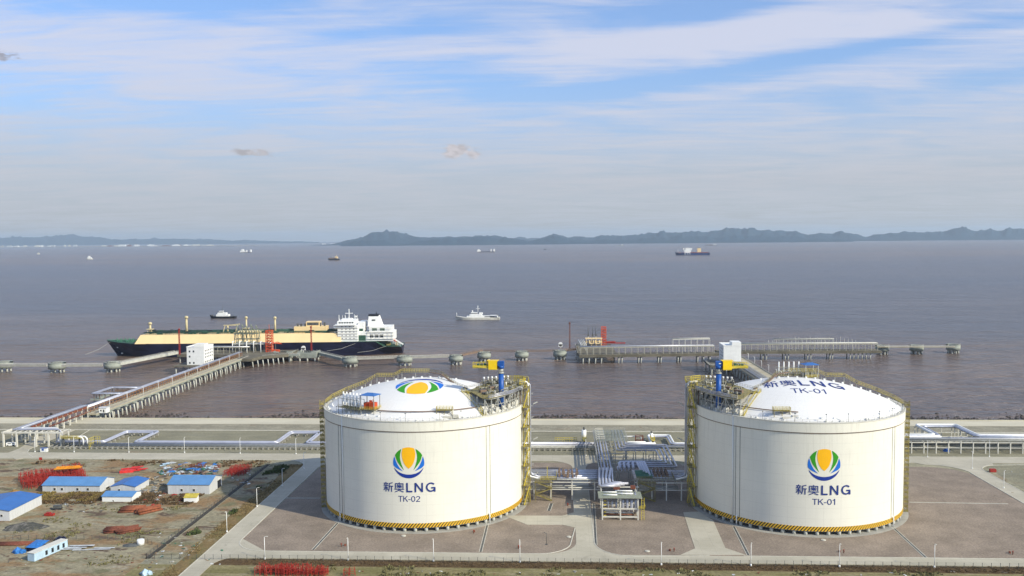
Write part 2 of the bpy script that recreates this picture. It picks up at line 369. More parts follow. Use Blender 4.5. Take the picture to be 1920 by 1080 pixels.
def road_mat():
    m = bpy.data.materials.new('concrete_road'); m.use_nodes = True; t = N(m.node_tree); b = m.node_tree.nodes['Principled BSDF']
    oc = t.n('ShaderNodeTexCoord').outputs['Object']; s = t.n('ShaderNodeSeparateXYZ'); t.put(s.inputs[0], oc)
    c = t.mix(t.mapr(t.noise(oc, .06, 5, .6), .35, .7), (.40, .37, .285), (.48, .445, .35))
    c = t.mix(t.m('MULTIPLY', t.mapr(t.noise(t.mapping(oc, (.2, 2, 1)), .5, 4), .5, .75), .35), c, (.28, .26, .21))
    def ln(v): return t.m('LESS_THAN', t.m('FRACT', t.m('ADD', t.m('DIVIDE', v, 5.), 500.)), .016)
    c = t.mix(t.m('MULTIPLY', t.m('MAXIMUM', ln(s.outputs[0]), ln(s.outputs[1])), .4), c, (.2, .19, .16))
    c = t.mix(t.m('MULTIPLY', t.mapr(t.noise(t.mapping(oc, (1, 1, 1), (0, 0, .4)), .11, 6, .7, dist=1.5), .56, .70), .30), c, (.20, .185, .15))
    t.put(b.inputs['Base Color'], c); b.inputs['Roughness'].default_value = .9; b.inputs['Specular IOR Level'].default_value = .2
    return m
M['road'] = road_mat()
M['kerb'] = mat('pale_kerb', (.52, .50, .42), .85, var=.12)

# water --------------------------------------------------------------
def water_mat():
    m = bpy.data.materials.new('silty_water'); m.use_nodes = True; t = N(m.node_tree); b = m.node_tree.nodes['Principled BSDF']
    oc = t.n('ShaderNodeTexCoord').outputs['Object']; s = t.n('ShaderNodeSeparateXYZ'); t.put(s.inputs[0], oc)
    n1 = t.noise(t.mapping(oc, (.25, 1, 1)), .0012, 5, .6); n2 = t.noise(t.mapping(oc, (.35, 1.2, 1)), .006, 6, .65)
    c = t.mix(t.mapr(n2, .3, .7), (.125, .086, .062), (.190, .134, .096))
    c = t.mix(t.m('MULTIPLY', t.mapr(n1, .42, .62), .6), c, (.078, .080, .095))
    # bluer lane offshore
    yy = t.m('ADD', s.outputs[1], t.m('MULTIPLY', t.m('SUBTRACT', n1, .5), 1500.))
    lane = t.m('MULTIPLY', t.mapr(yy, 900., 1700.), t.mapr(yy, 3600., 5200., 1., 0.))
    c = t.mix(t.m('MULTIPLY', lane, .7), c, (.076, .084, .105))
    near = t.mapr(s.outputs[1], 620., 900., 1., 0.)
    c = t.mix(t.m('MULTIPLY', near, .35), c, (.15, .095, .065))
    c = t.mix(1., c, t.mix(t.mapr(t.noise(t.mapping(oc, (.22, .8, 1), (0, 0, .1)), .35, 4, .7), .3, .7), (.78, .78, .80), (1.22, 1.22, 1.2)), 'MULTIPLY')
    t.put(b.inputs['Base Color'], c)
    b.inputs['Roughness'].default_value = .26; b.inputs['Specular IOR Level'].default_value = .34
    w1 = t.noise(t.mapping(oc, (.30, 1, 1), (0, 0, .12)), .16, 5, .62); w2 = t.noise(t.mapping(oc, (.5, 1, 1)), .028, 4, .6)
    slick = t.mapr(t.noise(t.mapping(oc, (.12, 1, 1), (0, 0, .08), (31, 7, 0)), .012, 6, .65, dist=1.), .38, .60, .75, 1.)
    h = t.m('MULTIPLY', t.m('ADD', w1, t.m('MULTIPLY', w2, 2.2)), slick)
    bp = t.n('ShaderNodeBump'); bp.inputs['Strength'].default_value = 1.; bp.inputs['Distance'].default_value = 7.
    t.put(bp.inputs['Height'], h); t.put(b.inputs['Normal'], bp.outputs[0])
    return m
M['water'] = water_mat()
SEA = -5.0
struct('water', MB().add([(-42000, 545, SEA), (42000, 545, SEA), (42000, 45000, SEA), (-42000, 45000, SEA)], [(0, 1, 2, 3)]), M['water'])

# land ---------------------------------------------------------------
L0, L1 = -1500., 1500.
def sheet(name, poly, z, m, th=None):
    if th is None: th = z+.3
    return struct(name, MB().prism(poly, z-th, z), m)
def rect(x0, x1, y0, y1): return [(x0, y0), (x1, y0), (x1, y1), (x0, y1)]
def arc(cx, cy, r, a0, a1, n=8): return [(cx+r*math.cos(R(a0+(a1-a0)*i/n)), cy+r*math.sin(R(a0+(a1-a0)*i/n))) for i in range(n+1)]
sheet('ground', rect(L0, L1, -300, 543), 0., M['sand'], 9)
sheet('construction_yard', rect(-420, -148.5, 262, 451), .03, M['dirt'])
sheet('verge_soil', rect(-146.8, -136.0, 313, 444), .03, M['dirt'])
M['ochre'] = ground_mat('ochre_verge', [(0, 0, (.205, .145, .065)), (.48, .62, (.16, .135, .055)), (.6, .7, (.25, .20, .11))], .08, 1.1, stretch=(1.5, .6, 1))
sheet('grass_verge', [(-135.9, 262), (-129.9, 262), (-129.9, 444), (-137.5, 444), (-135.0, 400), (-136.8, 360), (-135.2, 320)], .04, M['ochre'])
sheet('apron', rect(L0, L1, 465.6, 523), .03, M['asph'])
sheet('rough_ground', [(201.9, 330), (420, 330), (420, 452), (206, 452)], .03, M['asph'])
sheet('south_grass', rect(-420, 330, 255, 303.5), .025, M['grass'])
sheet('weed_bank', rect(-122.5, 330, 303.5, 310.0), .035, M['weed'])
# revetment and sea wall: terrace rising to the promenade, parapet, armour slope to the water
E_ = MB().add([(L0, 523.8, .15), (L1, 523.8, .15), (L1, 538, .9), (L0, 538, .9)], [(0, 1, 2, 3)])
struct('revetment_slope', E_, M['revet'])
struct('revetment_kerb', MB().b2(L0, L1, 523, 523.9, -.2, .35), M['kerb'])
sw = MB().prismx([(538, -6), (538, 1.0), (552.2, 1.15), (552.2, 1.6), (553.2, 1.6), (553.4, -1), (556, -6)], L0, L1)
struct('sea_wall', sw, mat('sea_wall_concrete', (.52, .48, .36), .85, scale=.06, var=.1, dirt=.2, dirtc=(.28, .25, .19), stretch=(.3, 1, 1)))
# armour rocks along the foot
rk = MB()
ico = [(0, 0, 1), (.9, 0, .4), (.28, .85, .4), (-.72, .52, .4), (-.72, -.52, .4), (.28, -.85, .4), (.72, .52, -.4), (-.28, .85, -.4), (-.9, 0, -.4), (-.28, -.85, -.4), (.72, -.52, -.4), (0, 0, -1)]
icf = [(0, 1, 2), (0, 2, 3), (0, 3, 4), (0, 4, 5), (0, 5, 1), (1, 6, 2), (2, 7, 3), (3, 8, 4), (4, 9, 5), (5, 10, 1), (2, 6, 7), (3, 7, 8), (4, 8, 9), (5, 9, 10), (1, 10, 6), (6, 11, 7), (7, 11, 8), (8, 11, 9), (9, 11, 10), (10, 11, 6)]
def rock(mb, p, s, q=None):
    q = q or rnd; k = [s*q.uniform(.6, 1.2) for _ in range(3)]; a = q.uniform(0, 6)
    mb.add([(p[0]+(v[0]*math.cos(a)-v[1]*math.sin(a))*k[0]*q.uniform(.8, 1.15), p[1]+(v[0]*math.sin(a)+v[1]*math.cos(a))*k[1]*q.uniform(.8, 1.15), p[2]+v[2]*k[2]) for v in ico], icf)
for i in range(3000):
    x = rnd.uniform(-440, 360); cl_ = noise.noise(Vector((x*.02, 3.1, 0))) + (.35 if x > -160 else 0)
    d = abs(rnd.gauss(0, 1))*(3.5 if cl_ < .1 else 9)+37
    if cl_ < -.05 and rnd.random() < .8: d = rnd.uniform(34, 38)
    rock(rk, (x, 545+d, SEA-.15), rnd.uniform(.35, 1.25))
tag(rk.build('armour_rocks', mat('wet_dark_rock', (.045, .04, .035), .8, var=.5, scale=.4)), 'dark wet rocks breaking the water along the foot of the sea wall', 'rocks', kind='stuff')

# paving and roads ------------------------------------------------------
pad = arc(-109, 330, 12.2, 180, 270) + [(193.4, 317.8), (193.4, 425)] + arc(176, 428, 17.4, 0, 90)[1:] + arc(-103, 435, 17.5, 90, 180)
sheet('tank_yard', pad, .06, M['pave'])
RD = .14
sheet('south_road', [(-121.3, 310.6), (330, 310.6), (330, 317.6), (-121.3, 317.6)], RD, M['road'])
sheet('west_road', [(-129.4, 250), (-122.6, 250), (-122.6, 303)]+arc(-113.5, 303, 9.1, 180, 118, 6)[1:]+[(-108, 310.6), (-108, 317.6), (-121.4, 331), (-121.4, 436)]+arc(-103, 436, 18.3, 180, 90, 8)[1:]+[(-103, 456), (-134, 456)]+arc(-143, 439.5, 13.6, 75, 0, 8)+[(-129.4, 436)], RD+.004, M['road'])
sheet('north_road', rect(L0, L1, 453.2, 465.4), RD+.008, M['road'])
sheet('central_road', [(5, 312)] + [(-12, 317)] + arc(-7.5, 330.2, 12.5, 270, 360, 8) + [(5, 436)]+arc(-9, 440, 14, 0, 70, 6)+[(-9, 455), (26, 455)]+arc(25.6, 440, 14, 110, 180, 6)+[(11.6, 331)]+arc(26, 330.2, 14.4, 180, 262, 8) + [(28, 312)], RD+.012, M['road'])
sheet('east_road', [(193.6, 312), (201.4, 312), (201.4, 432)]+arc(213, 438, 11.6, 180, 100, 8)+[(213, 456), (172, 456)]+arc(178, 434, 15.6, 90, 0, 8), RD+.016, M['road'])
sheet('west_driveway', [(-14, 350.8), (0, 351.0), (5, 347.5), (5, 367.5), (0, 362.6), (-24, 362.2)], .17, M['road'])
sheet('east_driveway', [tuple(G(px, py).xy) for px, py in ((1281, 961), (1310, 960), (1337, 976), (1360, 1028), (1398, 1041), (1276, 1041), (1303, 1029))], .165, M['road'])
sheet('gate_road', [tuple(G(px, py).xy) for px, py in ((8, 852), (35, 842), (60, 826), (100, 805), (150, 789), (192, 786), (165, 797), (120, 815), (80, 832), (55, 843), (52, 850), (62, 857), (30, 862))], .18, M['road'])
for cx, nm in ((-59, 'west'), (98.2, 'east')):
    pass
rg = MB().ring(38, 44.2, -.2, .11, 120, c=(-59, 382.7)).ring(38, 44.2, -.2, .11, 120, c=(98.2, 382.7))
struct('tank_footing_pavement', rg, M['conc'])
# kerbs: real raised strips round the paving
kb = MB()
def kerb(pts, wd=.32, h=.22):
    for a, b in zip(pts, pts[1:]): kb.bar((a[0], a[1], h/2), (b[0], b[1], h/2), wd, h+.04)
kerb([(-8, 317.7)]+[(-109, 317.75)]+arc(-109, 330, 12.35, 270, 180)+[(-121.4, 436)])
kerb(arc(-9.3, 330.1, 12.4, 275, 360)+[(4.85, 347)]); kerb([(4.85, 368), (4.85, 434)]); kerb([(11.75, 434), (11.75, 331)]+arc(26, 330.2, 14.2, 180, 265)+[(52, 317.75)])
kerb([(64, 317.75), (193.2, 317.75)]); kerb([(193.4, 320), (193.4, 434)]); kerb([(201.55, 312), (201.55, 432)]+arc(213, 438, 11.4, 180, 100)+[(260, 453)])
kerb([(-129.55, 250), (-129.55, 436)]+arc(-143, 439.5, 13.45, 0, 75)+[(-150, 453), (-262, 453)]); kerb([(-290, 465.55), (-20, 465.55)]); kerb([(30, 465.55), (330, 465.55)])
kerb([tuple(G(px, py).xy) for px, py in ((141, 823), (172, 804), (158, 790))]); kerb([tuple(G(px, py).xy) for px, py in ((62, 858), (51, 850), (55, 842.5), (80, 831.5))])
struct('road_kerbs', kb, M['kerb'])
# drain channels: pairs of pale lips with a dark slot
dr = MB(); ds = MB()
def drain(a, b, wd=1.0):
    a, b = G(*a), G(*b); n = (b-a).cross(Vector((0, 0, 1))).normalized()*wd/2
    for s_ in (-1, 1): dr.bar(a+n*s_+Vector((0, 0, .08)), b+n*s_+Vector((0, 0, .08)), .2, .1)
    ds.bar(a+Vector((0, 0, .065)), b+Vector((0, 0, .065)), wd-.4, .03)
for q in (((633, 981), (587, 1031)), ((915, 979), (901, 1035)), ((1376, 988), (1403, 1041)), ((1674, 989), (1736, 1046)), ((1113, 945), (1117, 1022)), ((530, 934), (600, 934.5))): drain(*q)
drain((1705, 942), (1890, 945), .6); drain((1034, 944), (1029, 958), 1.4); drain((452, 1005), (560, 905), .8)
struct('drain_channel_lips', dr, M['kerb']); struct('drain_channel_beds', ds, M['dgrey'])
# low dark drain along the yard fence
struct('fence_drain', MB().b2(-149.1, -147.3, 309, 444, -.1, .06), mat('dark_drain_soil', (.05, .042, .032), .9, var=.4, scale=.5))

# hills -----------------------------------------------------------------
def ridge(line, base, D, depth, seed, name_m):
    """a range of islands: real heights at real distance, rounded front to back"""
    n = int((line[-1][0]-line[0][0])/2.5); vs = []; fs = []; K = 13
    for i in range(n+1):
        px = line[0][0]+(line[-1][0]-line[0][0])*i/n
        j = max(k for k in range(len(line)-1) if line[k][0] <= px+1e-6); a, b = line[j], line[j+1]
        t = (px-a[0])/(b[0]-a[0]); t = t*t*(3-2*t)*.6+t*.4
        sky_y = a[1]+(b[1]-a[1])*t; by = base[0]+(base[1]-base[0])*(px-line[0][0])/(line[-1][0]-line[0][0])
        h = max(0., (by-sky_y))/FPX*D + (noise.noise(Vector((px*.12, seed, 0)))*.0006+noise.noise(Vector((px*.035, seed+5, 0)))*.0009)*D
        h = max(h, 1.)
        az = math.atan((px-960)/FPX)-YAW; dr_ = Vector((math.sin(az), math.cos(az), 0))
        dd = D/math.cos(az+YAW)
        for k in range(K):
            u = k/(K-1)*2-1; prof = max(0., 1-abs(u)**1.6)**.8
            sp_ = (noise.noise(Vector((px*.06, u*2.2+seed, 1.)))*.8+noise.noise(Vector((px*.17, u*4+seed, 2.)))*.4)*(1-abs(u))*abs(u)*3 if u != 0 else 0
            p = dr_*(dd+depth*(u+1)*.5*(1 if u > -1 else 1)); vs.append((p.x, p.y, SEA-2+(h+2)*max(0, prof*(1+sp_)) if 0 < k < K-1 else SEA-3))
    for i in range(n):
        for k in range(K-1): a = i*K+k; fs.append((a, a+K, a+K+1, a+1))
    return struct('hills', MB().add(vs, fs, 0, True), name_m)
hm = ground_mat('haze_blue_hillside', [(0, 0, (.016, .040, .066)), (.5, .7, (.034, .056, .075)), (.64, .76, (.10, .10, .11))], .0012, .01)  # woodland colour with the blue of distant haze painted into it
main = [(585, 458), (600, 457.5), (630, 455), (655, 449), (680, 444), (697, 434), (705, 432.5), (722, 431.5), (745, 433), (762, 436), (780, 441), (800, 444), (825, 442), (860, 442), (900, 441), (925, 440), (940, 442), (960, 446), (985, 450), (1000, 450), (1012, 446), (1030, 440), (1042, 438), (1055, 440), (1068, 444), (1085, 443), (1110, 444), (1130, 440), (1150, 442), (1175, 440.5), (1200, 439), (1215, 436), (1250, 434), (1290, 434), (1320, 434), (1345, 432), (1360, 428), (1375, 425.5), (1390, 427), (1405, 428), (1420, 430), (1440, 429), (1460, 433), (1485, 432), (1500, 436), (1515, 440), (1535, 437), (1560, 438), (1575, 434), (1590, 436), (1610, 441), (1625, 444), (1640, 439), (1680, 436), (1700, 434.5), (1740, 435), (1770, 433), (1785, 429), (1800, 425.5), (1815, 429), (1830, 433), (1855, 430), (1870, 432.5), (1890, 429), (1910, 430), (1935, 427), (1980, 430), (2060, 438), (2150, 444)]
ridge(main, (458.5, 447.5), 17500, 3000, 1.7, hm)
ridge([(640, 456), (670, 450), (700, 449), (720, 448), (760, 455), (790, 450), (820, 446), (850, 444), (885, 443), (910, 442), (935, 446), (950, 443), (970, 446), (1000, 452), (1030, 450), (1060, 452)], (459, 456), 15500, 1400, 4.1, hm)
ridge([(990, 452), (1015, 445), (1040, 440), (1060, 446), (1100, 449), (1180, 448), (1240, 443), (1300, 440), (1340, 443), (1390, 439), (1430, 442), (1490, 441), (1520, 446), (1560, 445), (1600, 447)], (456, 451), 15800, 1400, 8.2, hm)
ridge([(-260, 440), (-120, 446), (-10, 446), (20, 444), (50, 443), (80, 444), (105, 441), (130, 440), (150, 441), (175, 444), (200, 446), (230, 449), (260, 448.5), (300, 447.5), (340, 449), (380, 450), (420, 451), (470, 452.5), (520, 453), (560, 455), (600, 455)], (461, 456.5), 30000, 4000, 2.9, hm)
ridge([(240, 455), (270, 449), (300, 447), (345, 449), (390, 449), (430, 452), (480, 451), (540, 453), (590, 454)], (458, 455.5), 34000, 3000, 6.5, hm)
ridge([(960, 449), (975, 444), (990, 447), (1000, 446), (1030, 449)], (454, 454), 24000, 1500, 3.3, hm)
# low coastal flats under the far towns
def flatland(px0, px1, py0, py1, D, dp):
    pts = []
    for px, k in ((px0, 0), (px1, 0), (px1, 1), (px0, 1)):
        py = py0 if px == px0 else py1
        g_ = G(px, py, SEA); pts.append((g_ + Vector((0, dp*k, 0)))[:2])
    return struct('coastal_flat', MB().prism(pts, SEA-1, SEA+4), ground_mat('coastal_flat', [(0, 0, (.30, .27, .24)), (.4, .6, (.14, .14, .11)), (.5, .6, (.45, .42, .40))], .004, .05))
flatland(-60, 440, 464.6, 461.5, 0, 2500); flatland(596, 690, 459.5, 458.5, 0, 900); flatland(1240, 1640, 453.4, 449.8, 0, 900)
# haze: pale even air round everything, sky outside
hz = bpy.data.materials.new('haze'); hz.use_nodes = True; hz.node_tree.nodes.clear(); t = N(hz.node_tree)
o_ = t.n('ShaderNodeOutputMaterial'); v_ = t.n('ShaderNodeVolumePrincipled'); v_.inputs['Color'].default_value = (.70, .86, 1.0, 1); v_.inputs['Density'].default_value = 3.3e-5; v_.inputs['Anisotropy'].default_value = .1
hz.node_tree.links.new(v_.outputs[0], o_.inputs['Volume'])
tag(MB().b2(-43000, 43000, -1200, 46000, -14, 420).build('haze', hz), 'pale even haze in the air over the whole sea and far hills', 'haze', kind='stuff')

# ================================================================== TANKS
def ell(cx, cy, rx, ry, a0, a1, n=12): return [(cx+rx*math.cos(R(a0+(a1-a0)*i/n)), cy+ry*math.sin(R(a0+(a1-a0)*i/n))) for i in range(n+1)]
GL = {  # stroke drawings on a 10-high body: (advance, width, strokes)
 'xin': (10.2, .92, [[(2.6, 10.1), (2.6, 9.0)], [(.3, 8.7), (4.9, 8.7)], [(1.3, 8.2), (1.8, 7.0)], [(3.9, 8.2), (3.4, 7.0)], [(.1, 6.5), (5.1, 6.5)], [(.4, 4.5), (4.9, 4.5)], [(2.6, 6.5), (2.6, -.1)],
          [(1.7, 3.7), (.4, 1.4)], [(3.5, 3.7), (4.8, 1.7)], [(9.6, 9.7), (6.2, 8.7)], [(6.2, 9.1), (6.2, 4.), (5.4, .1)], [(6.2, 5.9), (10.1, 5.9)], [(8.5, 5.9), (8.5, -.1)]]),
 'ao': (10.2, .86, [[(5.2, 10.3), (4.7, 9.3)], [(1.2, 3.9), (1.2, 9.0), (8.8, 9.0), (8.8, 3.9)], [(2.2, 6.3), (7.8, 6.3)], [(5, 8.4), (5, 4.1)], [(3.0, 8.1), (3.8, 7.0)], [(7.0, 8.1), (6.2, 7.0)],
         [(4.6, 5.9), (2.7, 4.6)], [(5.4, 5.9), (7.3, 4.6)], [(.1, 3.1), (9.9, 3.1)], [(4.9, 3.1), (4.1, 1.5), (.8, .1)], [(5.1, 3.1), (6.1, 1.5), (9.3, .1)]]),
 'L': (6.3, 1.55, [[(.8, 10), (.8, .75), (6.0, .75)]]),
 'N': (8.4, 1.5, [[(.8, 0), (.8, 10)], [(.9, 9.6), (7.3, .4)], [(7.4, 0), (7.4, 10)]]),
 'G': (9.3, 1.5, [ell(4.9, 5, 4.1, 4.3, 42, 330, 18)+[(8.4, 4.3)], [(5.2, 4.3), (9.1, 4.3)], [(8.6, 4.3), (8.6, 0)]]),
 'T': (7.0, 1.15, [[(0, 9.45), (7, 9.45)], [(3.5, 9.4), (3.5, 0)]]),
 'K': (6.9, 1.15, [[(.6, 0), (.6, 10)], [(6.2, 10), (.8, 4.2)], [(2.7, 6.2), (6.7, 0)]]),
 '-': (3.3, 1.1, [[(0, 3.9), (3.3, 3.9)]]),
 '0': (6.4, 1.15, [ell(3.2, 5, 2.6, 4.45, 0, 360, 16)]),
 '1': (4.2, 1.2, [[(.4, 7.6), (2.0, 8.3), (2.9, 10)], [(2.9, 10), (2.9, 0)]]),
 '2': (6.3, 1.15, [ell(3.1, 7.1, 2.55, 2.35, 170, -25, 9)+[(.7, .8)], [(.2, .55), (6.0, .55)]]),
}
def text_block(items, width, height, bold=1.):
    """items: glyph names with the gap after each; lettering laid flat as strokes, fitted to width x height"""
    V, F, x, lift = [], [], 0., 0
    for g_, gap, sc in items:
        adv, wd, strokes = GL[g_]; wd *= bold
        for st in strokes:
            lift += 1
            closed = len(st) > 3 and abs(st[0][0]-st[-1][0]) < 1e-6 and abs(st[0][1]-st[-1][1]) < 1e-6
            pts = []
            for a, b in zip(st, st[1:]):
                k = max(1, int(math.hypot(b[0]-a[0], b[1]-a[1])/1.2))
                pts += [Vector((a[0]+(b[0]-a[0])*i/k, a[1]+(b[1]-a[1])*i/k)) for i in range(k)]
            pts.append(Vector(st[-1])); n = len(pts); base = len(V)
            for i, p in enumerate(pts):
                if closed: d0, d1 = (pts[i]-pts[i-1 if i else -2]).normalized(), (pts[(i+1) if i < n-1 else 1]-pts[i]).normalized()
                else: d1 = (pts[min(i+1, n-1)]-pts[min(i, n-2)]).normalized(); d0 = (pts[max(i, 1)]-pts[max(i-1, 0)]).normalized()
                d = (d0+d1).normalized(); nn = Vector((-d.y, d.x)); k = min(1.6, 1/max(.4, d.dot(d1)))
                for s_ in (-1, 1): q = p+nn*s_*wd/2*k; V.append(Vector((x+q.x*sc, q.y*sc, lift*.0035)))
            F += [(base+2*i, base+2*i+2, base+2*i+3, base+2*i+1) for i in range(n-1)]
        x += adv*sc+gap
    x0 = min(v.x for v in V); x1 = max(v.x for v in V); y0 = min(v.y for v in V); y1 = max(v.y for v in V)
    return [Vector(((v.x-(x0+x1)/2)*width/(x1-x0), (v.y-(y0+y1)/2)*height/(y1-y0), v.z)) for v in V], F
NAME = [('xin', 1.2, 1), ('ao', 1.8, 1), ('L', 1.9, 1), ('N', 2.6, 1), ('G', 0, 1)]
def NUM(n): return [('T', .9, 1), ('K', .9, 1), ('-', 1.0, 1), ('0', 1.1, 1), (n[1], 0, 1)]
def onarc(a0, a1, n=10, r=1.): return [(r*math.cos(R(a0+(a1-a0)*i/n)), r*math.sin(R(a0+(a1-a0)*i/n))) for i in range(n+1)]
def spl(pts, n=5):
    o = []
    P_ = [pts[0]]+pts+[pts[-1]]
    for i in range(1, len(P_)-2):
        for k in range(n):
            t = k/n; o.append(tuple(.5*((2*P_[i][j])+(-P_[i-1][j]+P_[i+1][j])*t+(2*P_[i-1][j]-5*P_[i][j]+4*P_[i+1][j]-P_[i+2][j])*t*t+(-P_[i-1][j]+3*P_[i][j]-3*P_[i+1][j]+P_[i+2][j])*t**3) for j in (0, 1)))
    return o+[pts[-1]]
def emblem_shapes():
    yr = [(.375, .93), (.43, .66), (.425, .40), (.34, .06), (.20, -.20), (.02, -.37)]
    yel = onarc(112, 68, 8) + spl(yr) + [(-x, y) for x, y in spl(yr)[::-1]][1:]
    grn = onarc(63, 29, 6) + spl([(.875, .48), (.74, .10), (.54, -.20), (.30, -.48)])[1:] + spl([(.30, -.48), (.43, -.18), (.53, .18), (.54, .50), (.454, .891)])[1:-1]
    blu = onarc(24, -10, 6) + spl([(.985, -.17), (.84, -.32), (.62, -.44), (.37, -.55)])[1:] + spl([(.37, -.55), (.62, -.28), (.80, .05), (.913, .407)])[1:-1]
    nav = onarc(-18, -162, 24) + spl([(-.951, -.309), (-.72, -.54), (-.40, -.70), (0, -.76), (.40, -.70), (.72, -.54), (.951, -.309)])[1:-1]
    mir = lambda p: [(-x, y) for x, y in p][::-1]
    return [(yel, 0), (grn, 1), (mir(grn), 1), (blu, 2), (mir(blu), 2), (nav, 3)]
from mathutils.geometry import delaunay_2d_cdt
def dense(poly, step):
    """triangulate a flat outline with inner points so it can follow a curved wall"""
    V = [Vector(p) for p in poly]; xs = [p[0] for p in poly]; ys = [p[1] for p in poly]
    def inside(x, y):
        c = False; j = len(poly)-1
        for i in range(len(poly)):
            if (poly[i][1] > y) != (poly[j][1] > y) and x < (poly[j][0]-poly[i][0])*(y-poly[i][1])/(poly[j][1]-poly[i][1])+poly[i][0]: c = not c
            j = i
        return c
    pts = list(V); x = min(xs)+step/2
    while x < max(xs):
        y = min(ys)+step/2
        while y < max(ys):
            if inside(x, y): pts.append(Vector((x+rnd.uniform(-.01, .01)*step, y+rnd.uniform(-.01, .01)*step)))
            y += step
        x += step
    r_ = delaunay_2d_cdt(pts, [], [list(range(len(V)))], 1, 1e-5)
    return r_[0], r_[2]
EMB = [(dense(p, .17), m) for p, m in emblem_shapes()]
LM = [M['l_yel'], M['l_grn'], M['l_blu'], M['l_nav'], M['l_wht']]

TR, TZ0, TZ1, TZD = 42., 1.8, 42.9, 52.9
_h = TZD-TZ1; _dr = 41.2; DRS = (_dr*_dr+_h*_h)/(2*_h)
def dz(x, y): return TZD-DRS+math.sqrt(max(0., DRS*DRS-x*x-y*y))
def wallmap(u, v, off=.07): a = -PI/2+u/TR; return ((TR+off)*math.cos(a), (TR+off)*math.sin(a), v)
def dn(x, y): n = Vector((x, y, dz(x, y)-(TZD-DRS))).normalized(); return Vector((x, y, dz(x, y)))+n*.08

